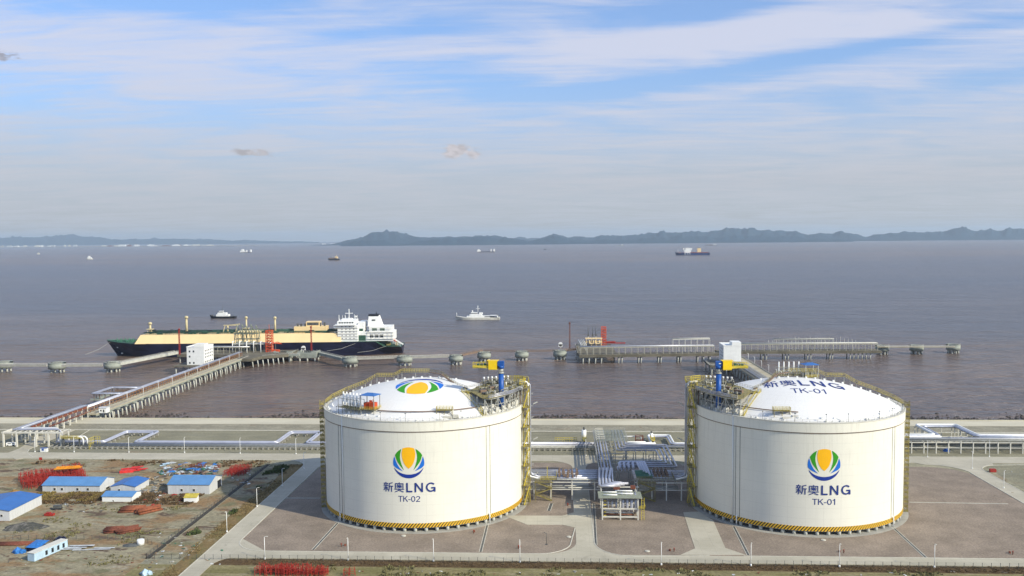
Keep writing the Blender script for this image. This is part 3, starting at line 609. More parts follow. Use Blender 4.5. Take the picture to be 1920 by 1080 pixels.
def tank(cx, mx, number):
    left = mx > 0
    root = thing('storage_tank', ('huge white storage tank numbered TK-02 with striped base band, dome bearing a round emblem' if left else
             'huge white storage tank numbered TK-01 with striped base band, dome bearing blue lettering'), 'storage tank', (cx, 382.7, 0), 0, 'the two white storage tanks')
    wl = MB(); n = 160
    vs = [(TR*math.cos(2*PI*i/n), TR*math.sin(2*PI*i/n), z) for z in (TZ0, TZ1) for i in range(n)]
    wl.add(vs, [(i, (i+1) % n, n+(i+1) % n, n+i) for i in range(n)], 0, True)
    wl.build('tank_wall', M['tankw'], root)
    MB().ring(41.9, 42.28, 39.35, 42.95, n).build('ring_beam', M['tankw'], root)
    MB().ring(41.9, 42.20, 39.02, 39.22, n).build('beam_joint', M['brown'], root)
    MB().ring(41.95, 42.14, 1.75, 3.45, n).build('hazard_band', M['stripe'], root)
    MB().ring(0.5, 41.9, 1.5, 1.78, n).build('base_slab', M['conc'], root)
    pm = MB().cyl((0, 0), .7, 0, 1.5, 10).build('pile', M['pilec'], root, (41.2, 0, 0))
    for i in range(1, 62):
        a = 2*PI*i/62; inst(pm, root, (41.2*math.cos(a), 41.2*math.sin(a), 0))
    MB().ring(38.4, 38.8, 0.1, 1.2, 60).build('inner_footing', M['dgrey'], root)
    # dome
    dm = MB(); rr = [_dr*math.sin(PI/2*k/18) for k in range(19)]; nn = 120
    vs = [(0, 0, TZD)]
    for r_ in rr[1:]: vs += [(r_*math.cos(2*PI*i/nn), r_*math.sin(2*PI*i/nn), dz(r_, 0)) for i in range(nn)]
    fs = [(0, 1+i, 1+(i+1) % nn) for i in range(nn)]
    for k in range(17): fs += [(1+k*nn+i, 1+(k+1)*nn+i, 1+(k+1)*nn+(i+1) % nn, 1+k*nn+(i+1) % nn) for i in range(nn)]
    dm.add(vs, fs, 0, True); dm.build('dome_roof', M['tankd'], root)
    MB().ring(41.0, 42.45, 42.95, 43.25, n).build('roof_gutter', M['offwhite'], root)
    # rim railing with small junction boxes
    rl = MB(); P_ = [(42.1*math.cos(2*PI*i/96), 42.1*math.sin(2*PI*i/96), 43.2) for i in range(96)]
    rl.rail(P_, 1.15, 2.7, .035, 2, closed=True); rl.build('rim_railing', M['oliv'], root)
    ab = MB().box((0, 0, .5), (1, 1, 1)).build('anchor_block', M['white'], root, (0, 0, TZD-1)); ab.scale = (.3, .3, .3)
    for i in range(82):
        a = R(rnd.uniform(195, 345)); r_ = rnd.choice((41.2, 40.6, 38.8)); x, y = r_*math.cos(a), r_*math.sin(a); s_ = rnd.uniform(.25, .6)
        inst(ab, root, (x, y, max(43.2, dz(x, y))-.1), (0, 0, a), scale=(s_, s_, s_*rnd.uniform(.7, 1.6)))
    for i in range(15):
        u = i/14; x, y = -39+u*52, 5+u*4.5
        inst(ab, root, (x*mx, y-2.3, dz(x, y-2.3)-.1), scale=(.7, .7, .8))
    for i in range(9):
        a = R(205+i*16+rnd.uniform(-3, 3)); x, y = 41.6*math.cos(a), 41.6*math.sin(a)
        MB().tube([(x, y, 43.2), (x, y, 46.2)], .06, 5).box((x, y, 46.3), (.5, .35, .25)).build('rim_lamp', M['dgrey'], root)
    # buttresses on the diagonals
    for k, deg in enumerate((-135, -45, 45, 135)):
        a = R(deg); b = MB(); w_ = .95
        for da in (-w_/TR, w_/TR):
            p0 = ((TR+.02)*math.cos(a+da), (TR+.02)*math.sin(a+da))
            b.tube([(p0[0], p0[1], TZ0+1.8), (p0[0], p0[1], TZ1)], .10, 5)
        b.build('buttress_joint', M['dgrey'], root)
        a2 = a+(.052 if deg < -90 else -.052)*(1 if left else -1)
        if (deg == -135) or (deg == -45 and False):
            MB().tube([((TR+.3)*math.cos(a2), (TR+.3)*math.sin(a2), 1.9), ((TR+.3)*math.cos(a2), (TR+.3)*math.sin(a2), 43.4)], .20, 8).build('downpipe', M['white'], root)
        MB().tube([((TR+.6)*math.cos(a), (TR+.6)*math.sin(a), .1), ((TR+.6)*math.cos(a), (TR+.6)*math.sin(a), 4.2)], .22, 6).build('drain_pipe', M['white'], root)
    # emblem on the wall
    e = MB()
    for (vv, ff), m_ in EMB: e.add([wallmap(v[0]*6.05, 27.2+v[1]*6.05) for v in vv], ff, m_)
    e.build('round_emblem', LM, root)
    V, F = text_block(NAME, 20.4, 3.95)
    MB().add([wallmap(v.x, 17.6+v.y, .07+v.z) for v in V], F).build('wall_lettering', M['l_txt'], root)
    V, F = text_block(NUM(number), 8.5, 2.4)
    MB().add([wallmap(v.x, 13.1+v.y, .07+v.z) for v in V], F).build('tank_number', M['l_txt'], root)
    if left:
        e = MB()
        for (vv, ff), m_ in EMB: e.add([dn(-.3-v[0]*9.9, -10.2-v[1]*11.2) for v in vv], [f[::-1] if False else f for f in ff], m_)
        e.build('dome_emblem', LM, root)
    else:
        def rot(v, deg, ox, oy):
            c_, s_ = math.cos(R(deg)), math.sin(R(deg)); q_ = dn(ox+v.x*c_-v.y*s_, oy+v.x*s_+v.y*c_); q_.z += v.z; return q_
        V, F = text_block(NAME, 32, 9.6, .88)
        MB().add([rot(v, -3, .8, -7.0) for v in V], F).build('dome_lettering', M['l_txt'], root)
        V, F = text_block(NUM(number), 13.4, 5.2, .9)
        MB().add([rot(v, -4, 0.3, -17.6) for v in V], F).build('dome_number', M['l_txt'], root)
    # arc pipe on the dome, front
    pp = []
    for i in range(25):
        a = R(-112+i*(66)/24) if left else R(-143+i*40/24)
        r_ = 36; pp.append((r_*math.cos(a), r_*math.sin(a), dz(r_*math.cos(a), r_*math.sin(a))+.55))
    MB().tube(pp, .22, 6).build('foam_pipe', M['brown'], root)
    sx = lambda x: x*mx
    # small hatch platform near the rim
    q = thing('hatch_platform', None, None, (13.2 if left else -14.2, -34.3, 0)); q.parent = root
    MB().b2(-3.2, 3.2, -1.2, 1.2, 46.2, 46.4).build('grating', M['oliv'], q)
    f = MB()
    for x in (-3, 0, 3):
        for y in (-1, 1): f.bar((x, y, 44), (x, y, 46.2), .2)
    f.build('legs', M['oliv'], q)
    f = MB(); f.rail([(-3.2, -1.2, 46.4), (3.2, -1.2, 46.4), (3.2, 1.2, 46.4), (-3.2, 1.2, 46.4)], 1.3, 1.2, .07, 3, closed=True); f.build('railing', M['yel'], q)
    f = MB(); f.bar((3.6, -1, 43.6), (3.2, 0, 46.4), .5, .2)
    for i in range(9): f.tube([(-2.6+i*.65, .3, 46.4), (-2.6+i*.65, .3, 47.2+rnd.random())], .1, 5)
    f.box((4.6, -2.2, 44.3), (2.2, 1.3, 1.2)); f.box((1.5, -2.6, 44.), (3.4, .8, .8)); f.build('hatch_fittings', M['offwhite'], q)
    # stepped walkway over the crown of the dome
    wk = MB(); hr = MB(); sup = MB()
    pts = [(-40.8, -8.5, 44.4), (-40, 0, 45.2), (-35, 5, 47.3), (-27, 7, 50.2), (-22, 7.6, 53.1), (-14.5, 8, 53.1), (-11, 8.3, 54.9), (1, 8.6, 54.9)]
    pts = [Vector((sx(p[0]), p[1], p[2])) for p in pts]
    for a, b in zip(pts, pts[1:]): wk.bar(a, b, 1.3, .16)
    for s_ in (-.65, .65): hr.rail([p+Vector((0, s_, .1)) for p in pts], 1.25, 1.1, .045, 2)
    for p in pts+[(pts[i]+pts[i+1])/2 for i in range(7)]: sup.bar((p.x, p.y, dz(p.x, p.y)-.2), p, .22)
    wk.build('dome_walkway', M['oliv'], root); hr.build('walkway_railing', M['yel'], root); sup.build('walkway_supports', M['steel'], root)
    wk = MB(); hr = MB()
    pts = [Vector((sx(p[0]), p[1], p[2])) for p in [(1, 8.6, 54.8), (7, 5, 54.4), (11, 0, 52.6), (15, -5, 51.0), (19.5, -9.5, 50.4)]]
    for a, b in zip(pts, pts[1:]): wk.bar(a, b, 1.1, .3)
    for s_ in (-.55, .55): hr.rail([p+Vector((0, s_, .1)) for p in pts], 1.1, 1.8, .04, 2)
    for p in pts[1:]: wk.bar((p.x, p.y, dz(p.x, p.y)-.2), p, .2)
    wk.build('rear_walkway', M['brown'], root); hr.build('rear_railing', M['oliv'], root)
    # process platform on the outer edge of the roof
    poly = [(27.5, -28.5), (30.2, -29.2), (38.0, -18.0), (42.5, -6), (44.6, 6), (44, 17), (33, 19), (27, 10), (24, 2), (18, -9.5), (17.5, -14), (22, -15)]
    polym = [(sx(x), y) for x, y in poly]
    pl = thing('process_platform', None, None, (0, 0, 0)); pl.parent = root
    MB().prism(polym, 49.75, 50.0).build('platform_deck', M['oliv'], pl)
    lg = MB()
    def leg(x, y, z1=49.7):
        r_ = math.hypot(x, y); z0 = 43.2 if r_ > 41 else dz(x, y)-.1
        MB().bar((sx(x), y, z0), (sx(x), y, z1), .42).build('leg', M['steel'], pl)
    front = [(28.5, -28.3), (31.0, -26.8), (33.4, -23.4), (35.7, -19.8), (37.8, -15.6), (39.5, -11.2), (40.9, -6.5), (41.6, -1.2), (41.8, 4.5), (41, 10)]
    for p in front: leg(*p)
    for p in [(25, -24), (27, -19), (31, -14.5), (34, -9), (36, -2), (37, 6), (22, -14), (25, -10), (30, -4), (33, 15), (28, 8), (38, 16)]: leg(*p)
    for i, (a, b) in enumerate(zip(front, front[1:])):
        lg.bar((sx(a[0]), a[1], 49.3), (sx(b[0]), b[1], 49.3), .35); lg.bar((sx(a[0]), a[1], 46.6), (sx(b[0]), b[1], 46.6), .22)
        if i % 2: lg.bar((sx(a[0]), a[1], 43.4), (sx(b[0]), b[1], 49.3), .2)
        else: lg.bar((sx(b[0]), b[1], 43.4), (sx(a[0]), a[1], 49.3), .2)
    for a, b in (((28.5, -28.3), (22, -14)), ((25, -24), (31, -26.8)), ((22, -14), (25, -10))): lg.bar((sx(a[0]), a[1], 47.2), (sx(b[0]), b[1], 47.2), .25)
    lg.build('leg_bracing', M['steel'], pl)
    rl = MB(); rl.rail([(sx(x), y, 50) for x, y in poly], 1.2, 1.6, .05, 2, closed=True); rl.build('platform_railing', M['oliv'], pl)
    yr_ = MB()
    yr_.rail([(sx(33), 19.2, 50.1), (sx(44), 17.2, 50.1), (sx(44.8), 6, 50.1)], 1.5, 1., .1, 3); yr_.rail([(sx(x), y, 50.1) for x, y in ((38, 13), (42, 11), (43.5, 4), (41, 0))], 2.6, 1., .12, 3)
    yr_.build('outer_railing', M['yel'], pl)
    pw = MB()
    for i in range(3):   # pair of bright header pipes along the front edge
        pw.tube([(sx(x+.35+i*.0), y-.15, 50.1+i*.5) for x, y in ((29.6, -29.0), (37.6, -18.2), (42.4, -6.4))], .17, 6)
    pw.build('header_pipes', M['alu'], pl)
    q_ = random.Random(5)
    def inpl():
        while True:
            x, y = q_.uniform(18, 43), q_.uniform(-26, 17)
            if x > 24+abs(y+4)*.12 and math.hypot(x, y) < 42 and (y > -15 or x > 26+(-15-y)*.3): return x, y
    for i in range(60):
        x, y = inpl(); z = 50+q_.uniform(.4, 1.7); L = q_.uniform(2, 9); d = q_.choice(((1, .0), (.5, .87), (-.5, .87), (.55, .83)))
        e_ = (x+d[0]*L*.5, y+d[1]*L*.5)
        MB().tube(rpath([(sx(x), y, 50), (sx(x), y, z), (sx(e_[0]), e_[1], z), (sx(e_[0]), e_[1], 50)], .5, 2), q_.choice((.12, .2, .28)), 6).build('pipe', M[q_.choice(('steel', 'equip', 'dgrey', 'equip'))], pl)
    for i in range(14):
        x, y = inpl(); MB().cyl((sx(x), y), q_.uniform(.25, .5), 50, 50+q_.uniform(.8, 1.8), 8).build('valve', M['offwhite' if i % 3 == 0 else 'equip'], pl)
    for i in range(16):
        x, y = inpl(); MB().box((sx(x), y, 50.5), (q_.uniform(.8, 3.4), q_.uniform(.6, 1.8), q_.uniform(.6, 1.3)), .6*mx).build('valve_box', M[q_.choice(('equip', 'dgrey', 'oliv', 'brown'))], pl)
    for i in range(7):
        x, y = 25+i*1.7, 9.5+i*.7
        MB().cyl((sx(x), y), .42, 51.6, 52.5, 8).cyl((sx(x), y), .2, 50, 51.6, 6).build('relief_valve', M['white'], pl)
    for i in range(9):   # plinths under the platform legs
        x, y = front[i]; rr_0 = 40.3/math.hypot(x, y); MB().box((sx(x*rr_0), y*rr_0, 44.2), (1.3, 1.3, 2.4), .4).build('plinth', M['offwhite'], pl)
    for i in range(85):
        x, y = inpl(); r_ = math.hypot(x, y)
        if r_ < 29: continue
        z0 = dz(x, y) if r_ < 41 else 43.2
        x2, y2 = x+q_.uniform(-2.5, 2.5), y+q_.uniform(-2.5, 2.5)
        MB().tube([(sx(x), y, z0), (sx(x2), y2, 49.6)], q_.choice((.1, .14, .3)), 5).build('under_deck_pipe', M[q_.choice(('dgrey', 'dgrey', 'brown', 'equip'))], pl)
    # stair from rim to platform
    st = MB(); a, b = Vector((sx(28.3), -29.6, 43.3)), Vector((sx(18.2), -13.2, 50.1)); nrm = (b-a).cross(Vector((0, 0, 1))).normalized()
    for s_ in (-.8, .8):
        st.bar(a+nrm*s_, b+nrm*s_, .18, .45)
        for zz in (.6, 1.25): st.bar(a+nrm*s_+Vector((0, 0, zz)), b+nrm*s_+Vector((0, 0, zz)), .1)
        for i in range(13): p = a.lerp(b, i/12)+nrm*s_; st.bar(p, p+Vector((0, 0, 1.25)), .1)
    for i in range(30): p = a.lerp(b, i/30); st.bar(p-nrm*.8, p+nrm*.8, .3, .06)
    st.build('roof_stair', M['yel'], pl)
    # stair tower with pipe risers on the inner flank, full height
    tw = thing('stair_tower', None, None, (sx(42), -3.0, 0)); tw.parent = root
    fr = MB(); fl = MB(); rs = []
    for x in (.5, 3.2):
        for y in (-2.4, 2.4): fr.bar((sx(x), y, 0), (sx(x), y, 51), .2)
    nz = 6; H_ = 50/nz
    for i in range(nz+1):
        z = i*H_
        fr.b2(sx(.4), sx(3.4), -2.6, 2.6, z-.12, z) if i else None
        for y in (-2.4, 2.4):
            fr.bar((sx(-.4), y, z+.1), (sx(3.3), y, z+.1), .15)
            if i < nz: fr.bar((sx(.5), y, z), (sx(3.2), y, z+H_*.5), .09); fr.bar((sx(3.2), y, z+H_*.5), (sx(.5), y, z+H_), .09)
    for i in range(nz):
        z = i*H_; a, b = (.9, 2.9)
        for (x, y0, y1, z0, z1) in ((2.8, 2.2, -2.2, z, z+H_/2), (1.4, -2.2, 2.2, z+H_/2, z+H_)):
            for s_ in (-.5, .5): fl.bar((sx(x+s_), y0, z0+.6), (sx(x+s_), y1, z1+.6), .16, .9)
            for k in range(10): f_ = k/10; fl.box((sx(x), y0+(y1-y0)*f_, z0+(z1-z0)*f_+.1), (1.1, .35, .07))
        # broad stair stringer seen from the front, set across the tower face
        fl.bar((sx(.9), -2.9, z+.2), (sx(3.1), -2.9, z+H_-.2), .5, .4); fl.bar((sx(1.6), -2.95, z+.2), (sx(3.8), -2.95, z+H_-.2), .12, .4)
        for k in range(6): f_ = k/6; fl.box((sx(.6+f_*2.6), -2.4, z+H_*f_), (.9, .8, .08))
    fr.build('tower_frame', M['oliv'], tw); fl.build('stair_flight', M['yel'], tw)
    for k, (x, y, r_) in enumerate(((44.4, 4.0, .38), (45.3, 5.2, .32), (44.6, 7.0, .22))):
        pth = [(sx(x-4), y, 51.4-k*.9), (sx(x), y, 51.4-k*.9), (sx(x), y, 10+k*.5), (sx(x+5), y, 9.+k*.1)]
        MB().tube(rpath(pth, 1.6, 4), r_, 8).build('pipe_riser', M['alu'] if k else M['white'], root)
    for i in range(9):
        cb = MB(); z = 4+i*5.2; cb.bar((sx(42), 6, z), (sx(46.5), 6, z), .2); cb.bar((sx(42), 3.6, z), (sx(46.5), 9, z), .15)
        cb.bar((sx(46.5), 6, z+.9), (sx(48.3), 7.5, z+1.5), .35) if i % 3 == 1 else None
        cb.build('riser_bracket', M['steel'], root)
    # slim ladder tower on the outer flank
    lt = thing('ladder_tower', None, None, (sx(-40.84), -9.8, 0), R(13.5)*mx); lt.parent = root
    fr = MB(); gr = MB()
    for x in (-.3, -2.0):
        for y in (-1., 1.): fr.bar((sx(x), y, 0), (sx(x), y, 45.8), .16)
    for i in range(24):
        z = i*1.9; 
        for y in (-1., 1.): fr.bar((sx(-.3), y, z), (sx(-2.0), y, z+1.9), .09); fr.bar((sx(-2.0), y, z), (sx(-.3), y, z+1.9), .09)
        gr.box((sx(-1.15), 0, z), (1.7, 2.1, .12)) if i % 3 == 0 else None
        for s_ in (-.25, .25): gr.bar((sx(-1.2+s_), -.5, z), (sx(-1.2+s_), -.5, z+1.9), .09)
        gr.b2(sx(-.5), sx(-2.2), -1.1, -1.0, z+.2, z+1.1)
    fr.build('tower_frame', M['oliv'], lt); gr.build('ladder', M['oliv'], lt)
    return root
t2 = tank(-59., 1, '02')
t1 = tank(98.2, -1, '01')

# roof jib cranes ----------------------------------------------------------
def crane(x, y, dirn, jibangle, label):
    c = thing('jib_crane', label, 'crane', (x, y, 43.2), jibangle, 'jib cranes on the tank roofs')
    MB().cyl((0, 0), 1.35, 0, 1.3, 20).build('pedestal', M['offwhite'], c)
    MB().cyl((0, 0), 1.05, 1.3, 15.0, 24).build('column', M['blue'], c)
    MB().cyl((0, 0), 1.25, 15.0, 15.5, 20).cyl((0, 0), 1.0, 15.5, 17, 20).build('slewing_ring', M['steel'], c)
    h = MB(); h.cyl((0, 0), 1.25, 17, 18.2, 20, r2=1.35).box((0, 0, 19.1), (2.5, 2.2, 1.9)); h.build('slewing_head', M['blue'], c)
    MB().box((.3, -1.14, 19.2), (.9, .06, .35)).build('name_plate', M['white'], c)
    bx = MB()  # hollow machinery hood: roof, floor and two sides
    bx.b2(1.0, 5.6, -1.7, 1.7, 20.2, 20.35); bx.b2(1.4, 4.9, -1.7, -1.6, 16.8, 20.2); bx.b2(1.4, 4.9, 1.6, 1.7, 16.8, 20.2); bx.b2(1.4, 4.9, -1.6, 1.6, 16.6, 16.8); bx.b2(4.8, 4.9, -1.6, 1.6, 16.8, 20.2)
    bx.build('machinery_hood', M['byel'], c)
    jb = MB(); X1 = 11.5
    for y_ in (-1.2, 1.2):
        jb.bar((4.9, y_, 17.3), (X1, y_, 17.9), .35); jb.bar((4.9, y_, 19.7), (X1, y_, 19.2), .16)
        for i in range(5): X = 5.6+i*1.45; jb.bar((X, y_, 17.4), (X, y_, 19.6), .14)
        jb.b2(4.9, X1, y_-.03, y_+.03, 17.5, 18.3)
    jb.b2(4.9, X1, -1.2, 1.2, 17.2, 17.34); jb.build('jib', M['yel'], c)
    MB().b2(6.0, 7.6, -.7, .7, 17.5, 18.9).b2(8.3, 9.8, -.6, .6, 17.6, 18.8).build('hoist', M['green'], c)
    MB().tube([(5.4, 0, 16.8), (5.4, 0, 12.)], .06, 4).box((5.4, 0, 11.8), (.4, .4, .7)).build('hook', M['dark'], c)
    return c
_c = G(940, 766.5, 43.6)
crane(_c.x, _c.y, 0, R(176), 'blue column jib crane with yellow hood pointing left, on the left tank roof')
_c = G(1347, 768, 43.6)
crane(_c.x, _c.y, 0, R(2), 'blue column jib crane with yellow hood pointing right, on the right tank roof')

# pump shelters with blue canopies --------------------------------------------
def shelter(x, y, z0, label, rz=0., base=43.3, pump='orange'):
    s = thing('roof_shelter', label, 'shelter', (x, y, 0), rz, 'blue canopy shelters on the tanks')
    MB().prism([(-3.4, -2.9), (3.4, -2.9), (3.4, 2.9), (-3.4, 2.9)], z0+5.4, z0+5.5).add([(-3.4, -2.9, z0+5.5), (3.4, -2.9, z0+5.5), (3.4, 2.9, z0+5.5), (-3.4, 2.9, z0+5.5), (-1.2, 0, z0+6.3), (1.2, 0, z0+6.3)], [(0, 1, 5, 4), (1, 2, 5), (2, 3, 4, 5), (3, 0, 4)]).build('canopy', M['roofd'], s)
    f = MB()
    for a in (-2.9, 2.9):
        for b in (-2.4, 2.4): f.bar((a, b, base if b < 0 else base+.8), (a, b, z0+5.4), .26)
    f.build('posts', M['steel'], s)
    MB().b2(-3.2, 3.2, -2.7, 2.7, z0-.15, z0).build('floor', M['oliv'], s)
    r_ = MB(); r_.rail([(-3.2, -2.7, z0), (3.2, -2.7, z0), (3.2, 2.7, z0)], 1.1, 1., .06, 3); r_.build('railing', M['yel'], s)
    m = MB(); m.box((-1.5, 0, z0+1.2), (2, 2, 2.3)); m.box((1.3, -.2, z0+1.3), (2.7, 2.2, 2.5)); m.tube([(1.3, 0, z0+2.5), (1.3, 0, z0+3.6)], .25, 8); m.box((.0, .2, z0+2.9), (1.0, .6, .6))
    m.build('pump_set', M[pump], s)
    return s
shelter(-59-16.6, 382.7-31.8, 46.4, 'blue canopy over a red pump set on the front left of the left tank', R(-18))
s_ = shelter(98.2+12.5, 382.7+26, 50.2, 'blue canopy showing above the rear of the right tank dome', R(10), 46, 'equip')
def vents(x, y, z, rz, label, n=5, ln=13., front=True, base=43.3):
    v = thing('vent_rack', label, 'vent pipes', (x, y, 0), rz, 'vent pipe racks on the tanks')
    f = MB()
    for i in range(n):
        X = -ln/2+ln*i/(n-1)
        for b in (-1.6, 1.6): f.bar((X, b, base if b < 0 else base+.6), (X, b, z+.0), .15)
    for b in (-1.6, 1.6): f.bar((-ln/2, b, z), (ln/2, b, z), .15); f.bar((-ln/2, b, z-3.6), (ln/2, b, z-3.6), .2)
    f.build('frame', M['equip'], v)
    MB().b2(-ln/2, ln/2, -1.7, 1.7, z-3.8, z-3.65).build('floor', M['oliv'], v)
    r_ = MB(); r_.rail([(-ln/2, -1.8, z-3.6), (ln/2, -1.8, z-3.6)], 1.1, 1.2, .05, 3); r_.build('railing', M['oliv'], v)
    for i in range(n):
        X = -ln/2+1+(ln-2)*i/(n-1)
        MB().tube([(X, .4, z-3.6), (X, .4, z+2.4)], .3, 8).tube([(X+.9, -.6, z-3.6), (X+.9, -.6, z-2), (X, .4, z-1.2)], .18, 6).cyl((X, .4), .5, z-2.6, z-1.4, 10).build('vent_pipe', M['white'], v)
    return v
vents(-59-25.2, 382.7-28.0, 49.6, R(-33), 'grey rack of white vent pipes beside the canopy on the left tank', 6, 11.5)
vents(98.2+3.8, 382.7+27.5, 54.2, R(4), 'row of white vent pipes behind the dome of the right tank', 5, 11, base=47)

# ================================================================== ONSHORE THINGS
# ---- lamp posts
def lampproto():
    r = thing('lamp_post', '', 'lamp post', (0, 0, 0), 0, 'pale lamp posts along the site roads')
    MB().tube([(0, 0, 0), (0, 0, 8.1)], [.15, .09], 8).build('pole', M['white'], r)
    MB().cyl((0, 0), .32, 0, .7, 8).build('footing', M['white'], r)
    MB().tube([(0, 0, 7.9), (0, -.2, 8.3), (0, -.7, 8.4)], .07, 6).build('arm', M['white'], r)
    MB().box((0, -.9, 8.38), (.3, .7, .14)).build('lamp_head', M['offwhite'], r)
    return r
LP = None
for px, py, lab in [(65.6, 848, 'lamp post under the west pipe bridge, leftmost along the north road'), (139, 848, 'lamp post beside the end of the pipe bridge, north road'), (241.7, 849, 'lamp post in front of the left pipe loop, north road'),
    (346, 849.5, 'lamp post on the north road behind the right-hand blue-roofed shed'), (450.5, 851, 'lamp post on the north road midway to the left tank'), (555, 852, 'lamp post on the north road before the second pipe loop'),
    (570, 879.5, 'lamp post at the curve where the west road meets the north road'), (529.6, 911.8, 'second lamp post down the west road from the curve'), (482, 950.7, 'third lamp post down the west road, beside green weeds'), (425.6, 998.2, 'lamp post on the west verge nearest the fence corner'),
    (496.7, 1049, 'lamp post at the rounded corner of the south road'), (653, 1051, 'lamp post on the south road in front of the left side of TK-02'), (813, 1053, 'lamp post on the south road in front of the middle of TK-02'), (975, 1055, 'lamp post on the south road just left of the central road'),
    (1240, 1060, 'lamp post on the south road between central road and east driveway'), (1408, 1061.5, 'lamp post on the south road where the drain from TK-01 ends'), (1574, 1063.5, 'lamp post on the south road in front of the middle of TK-01'), (1752, 1064.5, 'lamp post on the south road right of TK-01'),
    (1823, 879.5, 'lamp post in the fork of the east road'), (1882, 916, 'lamp post with arm beside the east road bend'), (1855, 857.5, 'lamp post against the east pipe rack'), (1739, 858, 'lamp post on the north road just right of TK-01'), (1098.5, 855, 'lamp post beside the north road between the tanks')]:
    p = G(px, py, 0); rz_ = 0 if py > 900 else PI
    if 430 < px < 572 and py > 870: rz_ = PI/2
    if LP is None: LP = lampproto(); LP.location = p; LP.rotation_euler = (0, 0, rz_); LP['label'] = lab
    else: copy_thing(LP, p, rz_, lab)
# low thin mast in the yard between roads
p = G(1024.8, 1021.4); mp = thing('water_monitor', 'thin dark fire monitor post standing in the paved yard left of the central road', 'fire monitor', p)
MB().tube([(0, 0, 0), (0, 0, 4.4)], .09, 6).build('post', M['dgrey'], mp); MB().tube([(0, 0, 4.3), (-.4, -.2, 4.5), (-1.0, -.5, 4.9)], .1, 6).box((0, 0, .15), (.8, .8, .3)).build('nozzle', M['dgrey'], mp)

# hydrants: small red clusters on the paving
hyd = None
for px, py, lab in [(640, 1025, 'small red hydrant near the south edge of the yard by TK-02'), (972, 1029, 'small red hydrant beside the lamp post left of the central road'), (1064, 949, 'red hydrant beside the west driveway mouth'),
                    (1264, 1034, 'small red hydrant beside the foot of the east driveway'), (1582, 1037, 'small red hydrant on the paving in front of TK-01'), (1899, 1040, 'small red hydrant at the right edge of the paving'), (888, 1000, 'small hydrant close to the base of TK-02')]:
    p = G(px, py, .06)
    if hyd is None:
        hyd = thing('fire_hydrant', lab, 'hydrant', p, .4, 'hydrants on the tank yard')
        MB().tube([(0, 0, 0), (0, 0, 1.1)], .16, 8).tube([(-.4, 0, .75), (.4, 0, .75)], .1, 6).build('body', M['rust'], hyd)
        MB().tube([(.0, 0, 1.1), (0, 0, 1.35)], .22, 8).build('cap', M['red'], hyd)
        MB().box((1.5, .3, .35), (.7, .5, .7)).build('valve_cover', M['rust'], hyd)
    else: copy_thing(hyd, p, rnd.uniform(0, 3), lab)
mh = None
for px, py, lab in [(757, 1005, 'pale manhole cover on the paving below TK-02'), (1067, 1007, 'pale manhole cover left of the central road'), (1214, 1034, 'pale manhole cover right of the central road'), (1544, 1013, 'pale manhole cover on the paving below TK-01')]:
    p = G(px, py, .06)
    if mh is None: mh = tag(MB().cyl((0, 0), .9, 0, .25, 14).cyl((0, 0), .55, .25, .33, 12).build('manhole', M['kerb'], None, p), lab, 'manhole', 'manholes in the yard')
    else: copy_thing(mh, p, 0, lab)

# ---- pipe racks
PGRP = 'steel pipe racks of the terminal'
def rack(label, x0, x1, y0, y1, z, pipes, step, name='pipe_rack', zleg=0., lowbeam=None, cross='x', legmat='offwhite', legw=.35, xs=None):
    r = thing(name, label, 'pipe rack', (x0, y0, 0), 0, PGRP); W_, L_ = y1-y0, x1-x0
    P_ = [x-x0 for x in xs] if xs else [i*L_/max(1, round(L_/step)) for i in range(max(1, round(L_/step))+1)]
    f = MB()
    for X in P_:
        for y in (0, W_): f.bar((X, y, zleg), (X, y, z-.3), legw)
        f.bar((X, -.3, z-.2), (X, W_+.3, z-.2), .3, .35)
    for y in (0, W_):
        f.bar((0, y, z-.25), (L_, y, z-.25), .2, .4)
        if lowbeam: f.bar((0, y, lowbeam), (L_, y, lowbeam), .18, .35)
    f.build('steel_frame', M[legmat], r)
    for (pts, rad, mm) in pipes:
        MB().tube(rpath([(p[0]-x0, p[1]-y0, p[2]) for p in pts], 2.2, 4), rad, 10).build('pipe', M[mm], r)
    return r
def xp(x0, x1, y, z, r, m='alu'): return ([(x0, y, z), (x1, y, z)], r, m)
def xloop(x0, x1, y, z, loops, r, m='alu', back=26.):
    """run with expansion loops; loops: (xa, xb, depth)"""
    pts = [(x0, y, z)]
    for xa, xb, d in loops: pts += [(xa, y, z), (xa, y+d, z), (xb, y+d, z), (xb, y, z)]
    return (pts+[(x1, y, z)], r, m)
lp_ = [(-253.5, -237, 26), (-156, -140, 26)]
wr = rack('long low pipe rack with two square loops running left from TK-02', -281, 17.5, 475.5, 486, 1.25,
     [xloop(-281, 17.5, 484.2, 2.2, [(-254.6, -234.9, 26.4), (-157.1, -138.5, 26.4)], .62, 'clad'), xloop(-281, 17.5, 482.6, 2.15, [(-253.0, -236.5, 24.8), (-155.5, -140.1, 24.8)], .55, 'clad'), xp(-270, 17.5, 481.0, 1.75, .30), xp(-270, 17.5, 480, 1.65, .22, 'steel'), xp(-270, 17.5, 479, 1.65, .22, 'dgrey'), xp(-270, 17.5, 478.1, 1.65, .26, 'steel'), xp(-262, 17.5, 477, 1.6, .2, 'dgrey'), xp(-262, 17.5, 476.3, 1.6, .2, 'steel')], 3., legw=.75, legmat='conc')
for (a, b) in ((-254, -236), (-156.5, -139)):
    for k in range(5):
        y = 488+k*5
        for x in (a, b): MB().box((x+281, y-475.5, .8), (3.6, .6, 1.3)).build('sleeper', M['conc'], wr)
    for k in range(3): MB().box((a+281+4+k*5, 509.2-475.5, .8), (.6, 3.4, 1.3)).build('sleeper', M['conc'], wr)
